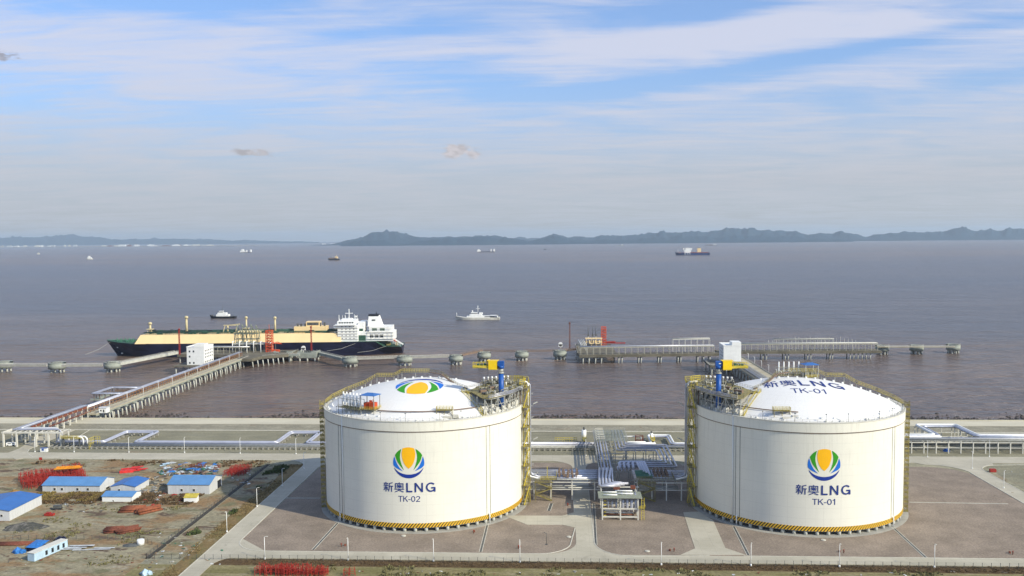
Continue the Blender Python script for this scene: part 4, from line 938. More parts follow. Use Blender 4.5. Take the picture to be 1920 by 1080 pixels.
er = rack('low pipe rack with diagonal loop running behind TK-01 from the pipe knot', 33, 131, 475.5, 486, 1.25,
     [xloop(33, 131, 484.6, 2.2, [(48, 60, 20)], .6, 'white'), xloop(33, 131, 483, 2.15, [(49.6, 58.4, 18.4)], .55, 'clad'), xp(33, 131, 481, 1.7, .3), xp(33, 131, 479.6, 1.6, .25, 'steel'), xp(33, 131, 478.2, 1.6, .25, 'steel'), xp(33, 131, 476.8, 1.6, .2, 'dgrey')], 3., legw=.75, legmat='conc')
rr_ = rack('tall pipe rack on pale legs with raised square loop, right of TK-01', 131, 330, 473.4, 487.5, 6.0,
     [xloop(131, 330, 486.2, 6.9, [(197.5, 219.5, 26)], .75, 'white'), xloop(131, 330, 484.1, 6.85, [(199.5, 217.5, 24)], .7, 'alu'), xp(131, 199, 481.9, 6.8, .65, 'white'), xp(219, 330, 481.9, 6.8, .65, 'white'), xp(131, 330, 479.8, 6.7, .35), xp(131, 330, 478.6, 6.6, .25, 'steel'), xp(131, 330, 477.5, 6.6, .3, 'steel'),
      xp(131, 330, 476.2, 6.6, .25, 'dgrey'), xp(131, 330, 475, 6.5, .2, 'steel'), xp(131, 330, 484, 3.2, .35, 'steel'), xp(131, 330, 482, 3.1, .3, 'dgrey'), xp(131, 330, 479, 3.2, .3, 'dgrey')], 6.3, legw=.5, lowbeam=3.)
sp_ = MB()
for (a, b) in ((198.5, 218.5),):
    for y in (493, 500, 507, 511):
        for x in (a-1.8, a+1.8, b-1.8, b+1.8): sp_.bar((x-131, y-473.4, 0), (x-131, y-473.4, 6.2), .4)
        for x in (a, b): sp_.bar((x-2.2-131, y-473.4, 6.1), (x+2.2-131, y-473.4, 6.1), .35)
    for x in (205, 212): sp_.bar((x-131, 513-473.4, 0), (x-131, 513-473.4, 6.2), .4)
sp_.build('loop_trestles', M['offwhite'], rr_)
p = G(1706, 854); rbn = thing('blue_machine', None, None, p)
tag(rbn, 'low blue pump skid at the foot of the east pipe rack', 'pump'); MB().box((22, 9, .5), (3.2, 1.4, .9)).tube([(21, 9, 1.2), (23, 9, 1.2)], .4, 8).build('skid', M['blue'], rbn)
# elevated racks either side of the central tower
def allx(x0, x1, ys, z, r, m='alu'): return [xp(x0, x1, y, z, r, m) for y in ys]
el = rack('elevated pipe rack on tall legs joining TK-02 to the central pipe tower', -16, 17, 385.4, 401, 8., allx(-17, 18, (400.2, 397.6, 394.6, 391.2, 388), 8.9, .62)+allx(-17, 18, (396, 393, 389.6, 386.4), 8.7, .3, 'steel')+allx(-14, 14, (387, 390), 4.9, .35, 'steel'), 8, lowbeam=4.6, xs=(-12.3, -4.9, 4.2, 13.9), legw=.5)
er2 = rack('elevated pipe rack on tall legs joining the central pipe tower to TK-01', 31, 56, 385.4, 401, 8., allx(31, 56, (400.2, 397.8, 395, 391.8, 388.6), 8.9, .6)+allx(31, 56, (396.4, 393.4, 390.2, 386.6), 8.7, .28, 'steel')+allx(33, 50, (387, 390), 4.9, .35, 'steel'), 8, lowbeam=4.6, xs=(32.2, 38.4, 44.6, 51.), legw=.5)
def zigstair(x, y, label, s_=1):
    r = thing('access_stair', label, 'stair', (x, y, 0), 0, 'yellow stairs up to the pipe racks')
    f = MB(); fl = MB()
    for X in (0, 7*s_):
        for Y in (0, -1.4): f.bar((X, Y, 0), (X, Y, 9.2 if X == 0 else 8), .16)
    for (xa, xb, za, zb) in ((7, 0, 0, 2.7), (0, 7, 2.7, 5.4), (7, 0, 5.4, 8.1)):
        for Y in (-.1, -1.3): fl.bar((xa*s_, Y, za+.2), (xb*s_, Y, zb+.2), .2, .4); fl.bar((xa*s_, Y, za+1.2), (xb*s_, Y, zb+1.2), .08)
        for k in range(14): q = k/14; fl.box(((xa+(xb-xa)*q)*s_, -.7, za+(zb-za)*q+.2), (.4, 1.2, .06))
    f.b2(-.6, 7.6*s_, -1.4, 0, 8.05, 8.15); f.rail([(0, -1.4, 8.2), (7*s_, -1.4, 8.2)], 1.1, 1.2, .06, 3)
    f.build('stair_frame', M['oliv'], r); fl.build('stair_flight', M['oliv'], r); return r
zigstair(-11.6, 384.6, 'yellow zigzag stair at the left pipe rack beside TK-02'); zigstair(32.6, 384.6, 'yellow zigzag stair at the right pipe rack beside TK-01')
vb = thing('valve_manifold', 'red-brown valve manifold with yellow rail on top of the left elevated rack', 'valves', (2.5, 391, 8.2))
f = MB(); q_ = random.Random(3)
for i in range(5):
    for j in range(4): f.box((-3.6+i*1.8+q_.uniform(-.4, .4), -3.4+j*2.3, 1.6+q_.random()), (q_.uniform(.6, 1.2), .8, 1.1)).tube([(-3.6+i*1.8, -3.4+j*2.3, 0), (-3.6+i*1.8, -3.4+j*2.3, 3.8)], .16, 6)
f.build('valve_bodies', M['brown'], vb); f = MB(); f.rail([(-12, -5, .2), (-5, -5, .2), (-5, 6, .2)], 1.6, 1.2, .1, 3); f.bar((-9, -4, 0), (-9, -4, 6), .25); f.build('guard_rail', M['yel'], vb)
vb2 = thing('valve_manifold', 'green and red valve deck on top of the right elevated rack', 'valves', (38.5, 393, 8.2))
f = MB()
for i in range(6): f.b2(-6.5, .5, -6+i*2.1, -5.3+i*2.1, 1.2, 1.7)
f.build('valve_deck', M['green'], vb2); f = MB()
for i in range(4):
    for j in range(4): f.box((1.8+i*1.7, -4+j*2.6, 1.9), (1.1, .9, 1.4)).tube([(1.8+i*1.7, -4+j*2.6, 0), (1.8+i*1.7, -4+j*2.6, 3.6)], .16, 6)
f.build('valve_bodies', M['brown'], vb2); f = MB(); f.rail([(-6.5, -6.6, .4), (9.5, -6.6, .4), (9.5, 3, .4)], 1.5, 1.2, .09, 3); f.build('guard_rail', M['oliv'], vb2)

# central knot of pipes
kn = thing('pipe_knot', 'knot of silver pipes turning through a raised loop between the two tanks', 'pipework', (0, 0, 0))
f = MB()
for y in list(range(404, 492, 7)):
    for x in (17.5, 24.0): f.bar((x, y, 0), (x, y, 7.7), .4)
    f.bar((17, y, 7.6), (32, y, 7.6), .3)
    if y > 444:
        f.bar((32, y, 0), (32, y, 7.7), .4)
for x in range(26, 56, 5):
    for y in (409, 421, 441, 455): f.bar((x, y, 0), (x, y, 7.7), .4)
    f.bar((x, 409, 7.6), (x, 421, 7.6), .3); f.bar((x, 441, 7.6), (x, 455, 7.6), .3)
for y in (430, 436): f.bar((42, y, 7.6), (53, y, 7.6), .3); f.bar((53, y, 0), (53, y, 7.7), .4); f.bar((42, y, 0), (42, y, 7.7), .4)
f.bar((16.8, 402, 7.9), (16.8, 491, 7.9), .3, .5); f.bar((24.6, 450, 7.9), (24.6, 491, 7.9), .25, .4)
f.build('steel_frame', M['steel'], kn)
for i, (x, r_) in enumerate(((17.9, .25), (19.3, .42), (20.9, .25), (22.2, .3))): MB().tube(rpath([(x, 491, 2), (x, 489, 8.4), (x, 402, 8.4)], 1.5, 3), r_, 8).build('pipe', M['alu'], kn)
for i in range(4):
    r_ = (.55, .5, .55, .45, .5)[i]
    r_ = .40 if i != 3 else .3; xa, ya, xb, yb = 32.-i*1.7, 454-i*4.0, 52.2-i*2.0, 410+i*3.3
    pts = [(xa, 491, 2), (xa, 489.4, 8.5), (xa, ya, 8.5), (xb, ya, 8.5), (xb, yb, 8.5), (25.2+i*1.5, yb, 8.5), (25.2+i*1.5, 403, 8.6)] if i < 4 else [(xa, 491, 2), (xa, 489.4, 8.5), (xa, ya, 8.5), (xb, ya, 8.5), (xb, yb, 8.5), (31.5, yb, 8.5), (31.5, 403, 8.6)]
    MB().tube(rpath(pts, 1.2, 3), r_, 8).build('pipe', M['alu'], kn)
for i in range(4):
    d = i*2.2; MB().tube(rpath([(26+d*.9, 403, 9.4), (26+d*.9, 410+0*i, 10.6), (34+d*.5, 410.5, 10.6), (35+d*.5, 399.6-i*3, 9.3)], 1.8, 4), .6, 8).build('loop_pipe', M['clad'], kn)
_g = MB()
for k in range(15): _g.b2(17, 33.5, 459+k*1.85, 459.5+k*1.85, 9.3, 9.42)
_g.build('grating', mat('grating_grey', (.25, .28, .24), .7, .2, var=.3, scale=2., stretch=(.2, 3, 1)), kn)
MB().rail([(17, 459, 9.45), (33.5, 459, 9.45), (33.5, 486, 9.45), (17, 486, 9.45)], 1.1, 2.2, .05, 2, closed=True).build('railing', M['steel'], kn)
f = MB()
for k in range(7): f.tube([(17.2, 460+k*4, 9.45), (18.4, 462+k*4, 10.0), (22, 462+k*4, 10.0)], .12, 5)
f.build('hose_runs', M['offwhite'], kn)
# valve station north of the knot
vs_ = thing('valve_station', 'low valve station with orange valve frame beside the pipe knot', 'valves', (40, 489, 0))
f = MB(); f.tube(rpath([(-7, 4, 1), (-7, 4, 4), (3, 4, 4), (3, 4, 1)], 1, 3), .4, 8).tube(rpath([(-5, -3, 1), (-5, -3, 2.6), (5, -3, 2.6)], 1, 3), .35, 8).tube([(-4, -6, 2.4), (10, -6, 2.4)], .6, 8).tube([(-4, -8, 2.4), (10, -8, 2.4)], .6, 8); f.build('pipes', M['white'], vs_)
f = MB()
for x in (0, 4):
    for y in (0, 3): f.bar((x, y, 0), (x, y, 5), .3)
for z in (2.5, 5): f.bar((0, 0, z), (4, 0, z), .3).bar((0, 3, z), (4, 3, z), .3).bar((0, 0, z), (0, 3, z), .3).bar((4, 0, z), (4, 3, z), .3)
f.build('valve_frame', M['rust'], vs_); f = MB()
for i in range(10): f.box((rnd.uniform(-6, 10), rnd.uniform(-2, 3), 1), (1, .8, 2))
f.build('cabinets', M['dgrey'], vs_)
# tanks/drums upright white by rack
for px, py, lab in ((1095.5, 834, 'white upright drum with yellow stair beside the north rack, left of the pipe knot'), (1223.5, 834, 'small white upright drum with yellow stair right of the pipe knot')):
    p = G(px, py, 0); v = thing('upright_drum', lab, 'vessel', p, 0, 'upright drums by the north rack'); big = px < 1200
    MB().cyl((0, 6), 1.3 if big else .9, 1, 7 if big else 5.2, 14).build('shell', M['white'], v)
    MB().cyl((0, 6), .5, 7 if big else 5.2, 8.4 if big else 6.2, 8).build('top_nozzle', M['dgrey'], v)
    f = MB(); s2 = -1 if big else 1
    f.bar((0, 2, .2), (0, -5, 3.4), .9, .3); f.rail([(-1, 3, 3.4), (-1, -3, 3.4)], 1.2, 1, .1, 3); f.rail([(1, 3, 3.4), (1, -3, 3.4)], 1.2, 1, .1, 3); f.b2(-1, 1, -4, 4, 3.3, 3.4)
    if big: f.rail([(-16, 8, 0), (-4, 8, 0)], 2.2, 1.4, .14, 2)
    f.build('step_over', M['yel'], v)

# central tower: three-tier frame stepping toward the camera
tw = thing('pipe_tower', 'pale three-tier pipe tower with bright pipes bending down between the tanks', 'pipe tower', (16, 358, 0))
f = MB()
for x in (0, 7.2, 14.2):
    for y in (0, 8, 16): f.bar((x, y, 0), (x, y, 9 if y or True else 5), .5)
for z, e in ((9.0, 1.6), (4.6, .3), (1.3, 0)):
    for y in (0, 8, 16): f.bar((-e, y, z), (14.2+e, y, z), .4, .5)
    for x in (0, 7.2, 14.2): f.bar((x, -.2, z), (x, 16.2, z), .35, .45)
f.build('tower_frame', M['offwhite'], tw)
MB().b2(-1.6, 15.8, -1.5, 8, 9.3, 9.4).build('top_grating', mat('pale_grating', (.26, .28, .21), .7, .1, var=.25, scale=2.5), tw)
for i in range(5):
    x = -.5+i*1.45
    MB().tube(rpath([(x+1.2+i*.25, 44, 9.6), (x+.4, 28, 9.8), (x, 13+i*1.4, 10.2), (13.2-(4-i)*1.6, 13+i*1.4, 10.2)] if i < 4 else [(x+1, 44, 9.6), (x, 20, 10), (x+4, 19.4, 10)], 1.4, 4), .55 if i < 4 else .35, 10).build('header_pipe', M['clad'] if i > 1 else M['alu'], tw)
for i in range(4):
    y = 1.5+i*2; MB().tube(rpath([(0.5+(i % 2)*5, y, 9.8), (6+(i % 2)*6.5, y, 9.8)], 1, 3), .28, 8).build('cross_pipe', M['white'], tw)
MB().b2(5, 7.6, 9, 10.4, 9.8, 10.6).b2(12, 14, 10, 12, 9.8, 10.9).build('red_cover', M['rust'], tw)
for i in range(4): MB().tube(rpath([(8.2+i*1.75, 7, 9), (8.2+i*1.75, 1.2, 8.8), (8.2+i*1.75, .6, 4.0), (8.2+i*1.75, 4, 2.0)], 2.4, 6), .62, 10).build('down_pipe', M['alu'], tw)
for i in range(3): MB().tube([(2.4+i*1.6, 2.2, 8.4), (2.4+i*1.6, .8, 4.2)], .4 if i else .25, 8).build('down_pipe', M['alu'], tw)
for i in range(3): MB().tube([(1.2, 1+i*1.2, 2.+i*.4), (12.6, 1+i*1.2, 2.+i*.4)], .2, 6).build('low_pipe', M['white'] if i else M['rust'], tw)
f = MB()
for z in (1.5, 3, 4.5, 6, 7.5): f.bar((.6, 1, z), (1.6, 1, z), .12, .5)
f.rail([(14.4, -1, 4.8), (17, -1, 4.8), (17, 5, 4.8)], 1.2, 1, .08, 3); f.bar((15.6, 0, 0), (15.6, 0, 9), .2); f.bar((16.6, 0, 0), (16.6, 0, 9), .2)
for z in range(1, 9): f.bar((15.6, 0, z), (16.6, 0, z), .1)
f.build('ladder', M['yel'], tw)

# ---- west pipe bridge to the jetty
pb = thing('pipe_bridge', 'pale pipe bridge on portal legs carrying pipes from the yard across to the sea wall', 'pipe bridge', (0, 0, 0))
f = MB(); zt = 8.
for x in (-309, -301.5, -290.5, -283.3, -276.4):
    f.bar((x, 479.5, 0), (x, 479.5, zt), .8); f.bar((x, 487.5, 0), (x, 487.5, zt), .6)
f.bar((-310, 479.5, zt), (-275, 479.5, zt), .7, .8); f.bar((-310, 487.5, zt), (-275, 487.5, zt), .5, .7); f.bar((-309, 479, zt), (-309, 488, zt), .5, .7)
for x in range(-309, -275, 3): f.bar((x, 479.5, zt+.4), (x, 487.5, zt+.4), .3)
for y in range(492, 556, 7):
    t_ = (y-480)/74; xa, xb = -306.5, -301.5
    f.bar((xa, y, 0), (xa, y, zt), .6); f.bar((xb, y, 0), (xb, y, zt), .8 if y < 535 else .5); f.bar((xa-.4, y, zt), (xb+.4, y, zt), .5, .6)
f.bar((-301.5, 488, zt-.2), (-301.5, 556, zt-.2), .5, .8); f.bar((-306.5, 488, zt-.2), (-306.5, 556, zt-.2), .4, .6)
f.build('portal_frame', M['offwhite'], pb)
for i, r_ in enumerate((.55, .5, .4, .3, .3)):
    pts = [(-302.2-i*1.0, 556, zt+.8), (-302.2-i*1.0, 487.0-i*1.1, zt+.8), (-282+i*1.0, 487.0-i*1.1, zt+1.1), (-281+i*1.0, 487.0-i*1.1, 5), (-281+i, 484.2-i*.4, 2.2)]
    MB().tube(rpath(pts, 2, 4), r_, 8).build('pipe', M['alu' if i != 1 else 'white'], pb)
f = MB()
for k in range(11):
    y = 495+k*5.6; f.box((-301.1, y, zt+.1), (.35, 4.6, 1.6))
f.build('side_panels', M['rust'], pb)
f = MB()
for y in range(510, 554, 4): f.bar((-300.8, y, zt-2.6), (-300.8, y+4, zt-2.6), .15); f.bar((-300.8, y, zt-2.6), (-300.8, y+4, zt-1), .12)
f.bar((-300.8, 510, zt-3.2), (-300.8, 554, zt-3.2), .3, .5); f.build('red_truss', M['rust'], pb)
eb = thing('pipe_elbows', 'short yellow-and-white pipe crossing with two bent ends right of the pipe bridge', 'pipework', G(125, 845, 0))
for i in range(2): MB().tube(rpath([(-6, 6+i*1.5, 6.2), (5+i*1.4, 6+i*1.5, 6.2), (6.5+i*1.4, 5.5+i*1.5, 5.0), (6.5+i*1.4, 5.5+i*1.5, 2)], 1.6, 4), .42, 8).build('pipe', M['white'], eb)
f = MB(); f.rail([(-6, 5, 6), (4, 5, 6)], 1.1, 1, .1, 3); f.rail([(11, 3, 0), (11, 9, 0), (14, 9, 0)], 6, 1.4, .12, 4); f.b2(-6, 6, 5, 9, 5.6, 5.7); f.build('railing', M['yel'], eb)
f = MB()
for x in (-5, 4): f.bar((x, 6, 0), (x, 6, 5.6), .7)
f.build('legs', M['dgrey'], eb)
ck = thing('kiosk', 'small pale blue and white cabinet at the road edge under the pipe bridge', 'cabinet', G(83, 847, 0)); MB().box((0, 0, 1), (3.6, 1.6, 2)).build('cabinet_body', M['white'], ck); MB().box((-.3, -.83, 1.3), (1.2, .1, 1)).box((0, 0, 2.06), (3.8, 1.8, .12)).build('cabinet_panel', M['blue'], ck)
pv = thing('parked_van', 'tiny white van parked at the far left under the pipe bridge', 'van', G(21, 836, 0), .2)
MB().prismx([(-.9, .35), (-.9, 1.2), (-.75, 1.9), (.75, 1.9), (.9, 1.2), (.9, .35)], -2.3, 2.3).build('body', M['white'], pv); MB().box((1.4, 0, 1.5), (.8, 1.84, .45)).box((-.6, 0, 1.5), (1.8, 1.84, .4)).build('windows', M['glass'], pv)
for x in (-1.5, 1.5):
    for y in (-.8, .8): MB().tube([(x, y-.12, .38), (x, y+.12, .38)], .38, 12).build('wheel', M['black'], pv)

# ---- sheds
def shed(label, x0, x1, y0, y1, e, rdg, axis='x', roof='roofb', wins=(), door=None, rz_=0., wallm='shedw', group='blue-roofed site sheds', ov=.35):
    r = thing('site_shed', label, 'shed', (x0, y0, 0), rz_, group); W_, D = x1-x0, y1-y0
    w_ = MB()
    if axis == 'x': w_.prismx([(0, 0), (0, e), (D/2, rdg-.12), (D, e), (D, 0)], 0, W_)
    else:
        v = [(0, 0, 0), (W_, 0, 0), (W_, 0, e), (W_/2, 0, rdg-.12), (0, 0, e)]; v += [(a, D, c) for a, b, c in v]
        w_.add(v, [(0, 1, 2, 3, 4), (9, 8, 7, 6, 5), (0, 5, 6, 1), (1, 6, 7, 2), (2, 7, 8, 3), (3, 8, 9, 4), (4, 9, 5, 0)])
    w_.build('wall', M[wallm], r)
    rf = MB(); t_ = .14
    if axis == 'x':
        k = (rdg-e)/(D/2); rf.prismx([(-ov, e-ov*k+.02), (D/2, rdg), (D+ov, e-ov*k+.02), (D+ov, e-ov*k+t_), (D/2, rdg+t_), (-ov, e-ov*k+t_)], -ov, W_+ov)
    else:
        k = (rdg-e)/(W_/2)
        v = [(-ov, -ov, e-ov*k+.02), (W_/2, -ov, rdg), (W_+ov, -ov, e-ov*k+.02), (W_+ov, -ov, e-ov*k+t_), (W_/2, -ov, rdg+t_), (-ov, -ov, e-ov*k+t_)]; v += [(a, D+ov, c) for a, b, c in v]
        rf.add(v, [(0, 1, 4, 5), (1, 2, 3, 4), (6, 11, 10, 7), (7, 10, 9, 8), (5, 4, 10, 11), (4, 3, 9, 10), (0, 6, 7, 1), (1, 7, 8, 2), (2, 8, 9, 3), (0, 5, 11, 6)])
    rf.build('roof', M[roof], r)
    for (x, z, a, b) in wins:
        wf = MB().box((x, -.06, z), (a, .12, b)).build('window', M['offwhite'], r); MB().box((x, -.13, z), (a*.78, .06, b*.78)).build('pane', M['dark'], wf)
    if door:
        y, a, b = door; dd = MB().box((W_+.05, y, b/2), (.12, a, b)).build('door', M['dark'], r); MB().bar((W_+.12, y-a/2, b+.1), (W_+.12, y+a/2, b+.1), .2).build('door_frame', M['offwhite'], dd)
    return r
shed('long pale shed with bright blue roof, widest of the five, behind the yard', -235, -208.3, 391.2, 404.5, 3.3, 5.5, wins=[(5.8, 1.6, 1.1, 1.2), (9.2, 1.6, 1.1, 1.2), (16.4, 1.6, 1.1, 1.2), (21.2, 1.6, 1.1, 1.2)], door=(7, 3, .9))
shed('small blue-gabled shed between the two long sheds', -203.2, -191.8, 391.0, 404.5, 3.0, 4.1, axis='y', roof='roofd', wins=[(4, 1.4, 1, 1)])
shed('low white shed with blue roof in front of the gabled one', -200.2, -186.8, 377.6, 386.0, 2.4, 3.5, wallm='white')
s4 = shed('tall pale shed with blue roof and dark side doorway, right of the yard', -176.4, -157.4, 390., 404.8, 4.4, 6.7, wins=[(6.4, 1.9, 1.1, 1.2), (12, 1.9, 1.1, 1.2)], door=(11.5, 4, 3.6))
shed('pale shed with blue roof cut by the left edge of the photo', -244, -224.6, 350., 373., 4.2, 5.6, axis='y', roof='roofd', wins=[(16.2, 2.2, 1, 1)])
gh = shed('small white gatehouse at the foot of the jetty road', -296.6, -291.8, 557.5, 562, 3.3, 3.5, wins=[(1.4, 1.7, 1., 1.1), (3.2, 1.4, 1., 2.)], wallm='white', roof='shedw', group='white gate huts')
for o in kids(gh): pass
gh.location.z = 3.3
cb_ = thing('site_caravan', 'long narrow white and pale blue cabin standing at an angle in the lower left yard', 'cabin', G(52, 1052, 0), R(-14))
MB().b2(0, 3.0, 0, 15.5, .1, 3.0).build('cabin_wall', M['lblue'], cb_); MB().b2(-.15, 3.15, -.15, 15.65, 3.0, 3.15).build('cabin_roof', M['offwhite'], cb_)
for y in (5.5, 8.3, 11, 13.5): MB().box((3.03, y, 1.5), (.1, 1., 1.6)).build('window', M['dark'], cb_)
yb = thing('open_shelter', 'little white box with yellow roof below the tall shed', 'cabin', G(345, 943, 0), .12)
MB().b2(0, 5.4, 0, 3.4, 0, 2.2).build('wall', M['white'], yb); MB().add([(-.2, -.2, 2.2), (5.6, -.2, 2.2), (5.6, 3.6, 3.0), (-.2, 3.6, 3.0), (-.2, -.2, 2.35), (5.6, -.2, 2.35), (5.6, 3.6, 3.15), (-.2, 3.6, 3.15)], [(3, 2, 1, 0), (4, 5, 6, 7), (0, 1, 5, 4), (1, 2, 6, 5), (2, 3, 7, 6), (3, 0, 4, 7)]).build('roof', M['yel'], yb)
bt = thing('open_shelter', 'low hut under a blue tarpaulin behind the pale cabin', 'hut', G(50, 1034, 0), R(-12))
MB().b2(0, 5, 0, 5, 0, 1.6).build('wall', M['navy'], bt); MB().add([(-.3, -.3, 1.6), (5.3, -.3, 1.7), (5.5, 5.3, 2.9), (-.3, 5.3, 2.7), (2.6, 2.5, 2.7)], [(0, 1, 4), (1, 2, 4), (2, 3, 4), (3, 0, 4), (0, 3, 2, 1)]).build('tarpaulin', M['tarpb'], bt)
for px, py, s_, lab in ((33, 1037, 1.6, 'crumpled bright blue tarpaulin heap left of the pale cabin'), (272, 1078, 1.4, 'pale blue sheet lying at the bottom edge of the yard'), (111, 1014, 1.5, 'dark blue crate beyond the end of the pale cabin')):
    mb_ = MB(); rock(mb_, (0, 0, .5), s_*1.1); rock(mb_, (s_, .4, .4), s_*.8); rock(mb_, (-.8*s_, .6, .4), s_*.7)
    tag(mb_.build('tarpaulin_heap', M['tarpb'] if px < 100 else M['lblue'] if px > 200 else M['navy'], None, G(px, py, 0)), lab, 'tarpaulin', 'tarpaulins in the yard')

# ---- steel stacks in the yard
def bundle(label, px, py, rz_, n, L, r_, m, rows=2, name='pipe_stack'):
    p = G(px, py, 0); t_ = thing(name, label, 'pipes', p, rz_, 'stacks of steel pipe in the yard'); q = random.Random(int(px))
    for k in range(rows):
        for i in range(n-k):
            o = MB().tube([(q.uniform(-.8, .8), (i+k*.5)*r_*2.1, r_+k*r_*1.8), (L+q.uniform(-1, 1), (i+k*.5)*r_*2.1, r_+k*r_*1.8)], r_, 8).build('steel_pipe', M[m], t_)
    MB().b2(1.5, 1.9, -.5, n*r_*2.1, -.02, .1).b2(L-2, L-1.6, -.5, n*r_*2.1, -.02, .1).build('bearer', M['wood'], t_)
    return t_
bundle('orange-brown pipe stack in the middle of the yard, left pile', 224, 962, R(8), 9, 9, .38, 'porange')
bundle('longer rust-coloured pipe pair lying right of the orange-brown stack', 262, 966, R(48), 5, 9.5, .5, 'porange', 2)
bundle('dark red pipe stack in the lower yard, left half', 195, 1001, R(12), 8, 6, .36, 'rust'); bundle('dark red pipe stack in the lower yard, right half', 222, 1003, R(38), 8, 8, .36, 'rust')
bundle('dark red pipes lying by the left edge of the lower yard', -12, 1024, R(6), 6, 13, .3, 'rust', 1)
def jacket(t_, s_, h, m):
    f = MB(); a = s_/2
    for x in (-a, a):
        for y in (-a, a): f.bar((x, y, 0), (x*.9, y*.9, h), .13)
    for z in (.4, .85):
        k = a*(1-.1*z)
        f.bar((-k, -k, h*z), (k, -k, h*z), .09).bar((k, -k, h*z), (k, k, h*z), .09).bar((k, k, h*z), (-k, k, h*z), .09).bar((-k, k, h*z), (-k, -k, h*z), .09)
    f.bar((-a, -a, 0), (a*.8, -a*.8, h*.7), .1).bar((a, a, 0), (-a*.8, a*.8, h*.7), .1)
    return f
def frames(px, py, W_, D, nx, ny, h, m, lab, grp, rz_=0., jit=.3, name='steel_frame', s_=1.8):
    o0 = None; p = G(px, py, 0); q = random.Random(int(px*7+py))
    for j in range(ny):
        for i in range(nx):
            x, y = W_*(i+.5)/nx-W_/2+q.uniform(-jit, jit), D*(j+.5)/ny+q.uniform(-jit, jit)
            P_ = p+Vector((x*math.cos(rz_)-y*math.sin(rz_), x*math.sin(rz_)+y*math.cos(rz_), 0))
            if o0 is None: o0 = tag(jacket(None, s_, h, m).build(name, M[m], None, P_), lab, 'steel frame', grp)
            else: o = o0.copy(); COL.objects.link(o); o.location = P_; o.rotation_euler = (0, 0, q.uniform(0, 3)); o.scale = (1, 1, q.uniform(.7, 1.15))
frames(106, 910, 26, 23, 11, 9, 4.2, 'red', 'upright red steel frame in the crowded red block at the upper left of the yard', 'red steel frames in the upper left block', R(38), s_=2.6)
frames(437, 893, 9, 13, 5, 6, 2.6, 'red', 'upright red steel frame in the block behind the tall shed', 'red steel frames behind the tall shed', 0, s_=2.2)
frames(368, 880, 8, 4, 3, 2, 2.4, 'rust', 'red-brown steel frame in the scrap behind the tall shed', 'red-brown frames in the scrap')
frames(512, 1079, 12, 4, 7, 3, 3., 'red', 'bright red scaffold frame at the bottom edge, left block', 'red scaffold frames at the bottom edge, left block', 0, s_=1.8)
frames(566, 1081, 16, 4, 9, 3, 3., 'red', 'bright red scaffold frame at the bottom edge, right block', 'red scaffold frames at the bottom edge, right block', 0, s_=1.8)
frames(655, 1082, 4, 2, 2, 1, 2.6, 'red', 'small red frame at the bottom edge right of the scaffold', 'small red frames at the bottom edge')
tag(MB().prism([(0, 0), (26, -.5), (27, 7), (2, 6)], 0, .5).build('red_sheeting', M['red'], None, G(62, 905, 0)+Vector((-1, -1, 0))), 'dark red sheeting under the front of the red frame block', 'sheeting')
yl = thing('beam_bundle', 'bright orange-yellow bundle of beams in the red frame block', 'beams', G(101, 899, 0)+Vector((0, 0, 4.3)), R(14))
f = MB()
for i in range(8): f.box((6+rnd.uniform(-1, 1), i*.55, rnd.uniform(.3, 1.1)), (11+rnd.uniform(-3, 1), .4, .4), rnd.uniform(-.05, .05))
f.build('beams', mat('orange_yellow_paint', (.75, .30, .02), .6, var=.2), yl)
rs = thing('red_plate_stack', 'stack of bright red plates and beams behind the gabled shed', 'steel plates', G(224, 888, 0), R(26))
f = MB(); q_ = random.Random(8)
for i in range(16): f.box((q_.uniform(2, 11), q_.uniform(0, 7), .3+q_.random()*.9), (q_.uniform(3, 8), .6, .3), q_.uniform(-.1, .1))
f.prism([(0, 0), (6, -.5), (7, 2.5), (1, 3)], 0, 1.2); f.build('plates', mat('fresh_red_primer', (.60, .035, .03), .6, var=.2), rs)

# scrap: loose items of every colour, individually
q_ = random.Random(21)
def scrap(n, area, mats, smin, smax, lab, grp, name='scrap_piece', cat='scrap', flatk=.5):
    protos = {}
    for i in range(n):
        px, py = area(q_); p = G(px, py, .03); m_ = q_.choice(mats)
        key = (m_, q_.randint(0, 2))
        if key not in protos:
            mb_ = MB(); t_ = key[1]
            if t_ == 0:
                for k in range(3): mb_.box((q_.uniform(-.6, .6), q_.uniform(-.6, .6), .2+k*.25), (q_.uniform(.8, 2), q_.uniform(.3, 1), .22), q_.uniform(0, 3))
            elif t_ == 1: rock(mb_, (0, 0, .3), .7, q_); rock(mb_, (.8, .3, .2), .5, q_)
            else:
                for k in range(4): mb_.bar((q_.uniform(-1.5, -.5), q_.uniform(-.8, .8), .1+k*.1), (q_.uniform(.5, 1.6), q_.uniform(-.8, .8), .15+k*.12), .14)
            o = tag(mb_.build(name, M[m_]), lab, cat, grp); protos[key] = o
        else: o = protos[key].copy(); COL.objects.link(o)
        o.location = p; o.rotation_euler = (0, 0, q_.uniform(0, 6)); s_ = q_.uniform(smin, smax); o.scale = (s_, s_, s_*flatk*q_.uniform(.6, 1.4))
def poly_area(x0, x1, y0, y1, sl=0.): return lambda q: (q.uniform(x0, x1), q.uniform(y0, y1)+sl*0)
scrap(150, poly_area(300, 412, 869, 890), ['lblue', 'green', 'dgreen', 'tarpb', 'rust', 'wood', 'wood', 'brown', 'dgrey', 'plastic', 'dgrey', 'rust'], 1.0, 2.2, 'jumbled scrap of mixed colours piled behind the tall blue-roofed shed', 'scrap piled behind the tall shed', name='scrap_piece', cat='piece')
scrap(60, poly_area(262, 315, 893, 925), ['wood', 'dgrey', 'conc', 'wood'], .8, 1.7, 'grey-brown timber scrap between the gabled shed and the tall shed', 'timber scrap between the sheds', name='timber_scrap', cat='scrap')
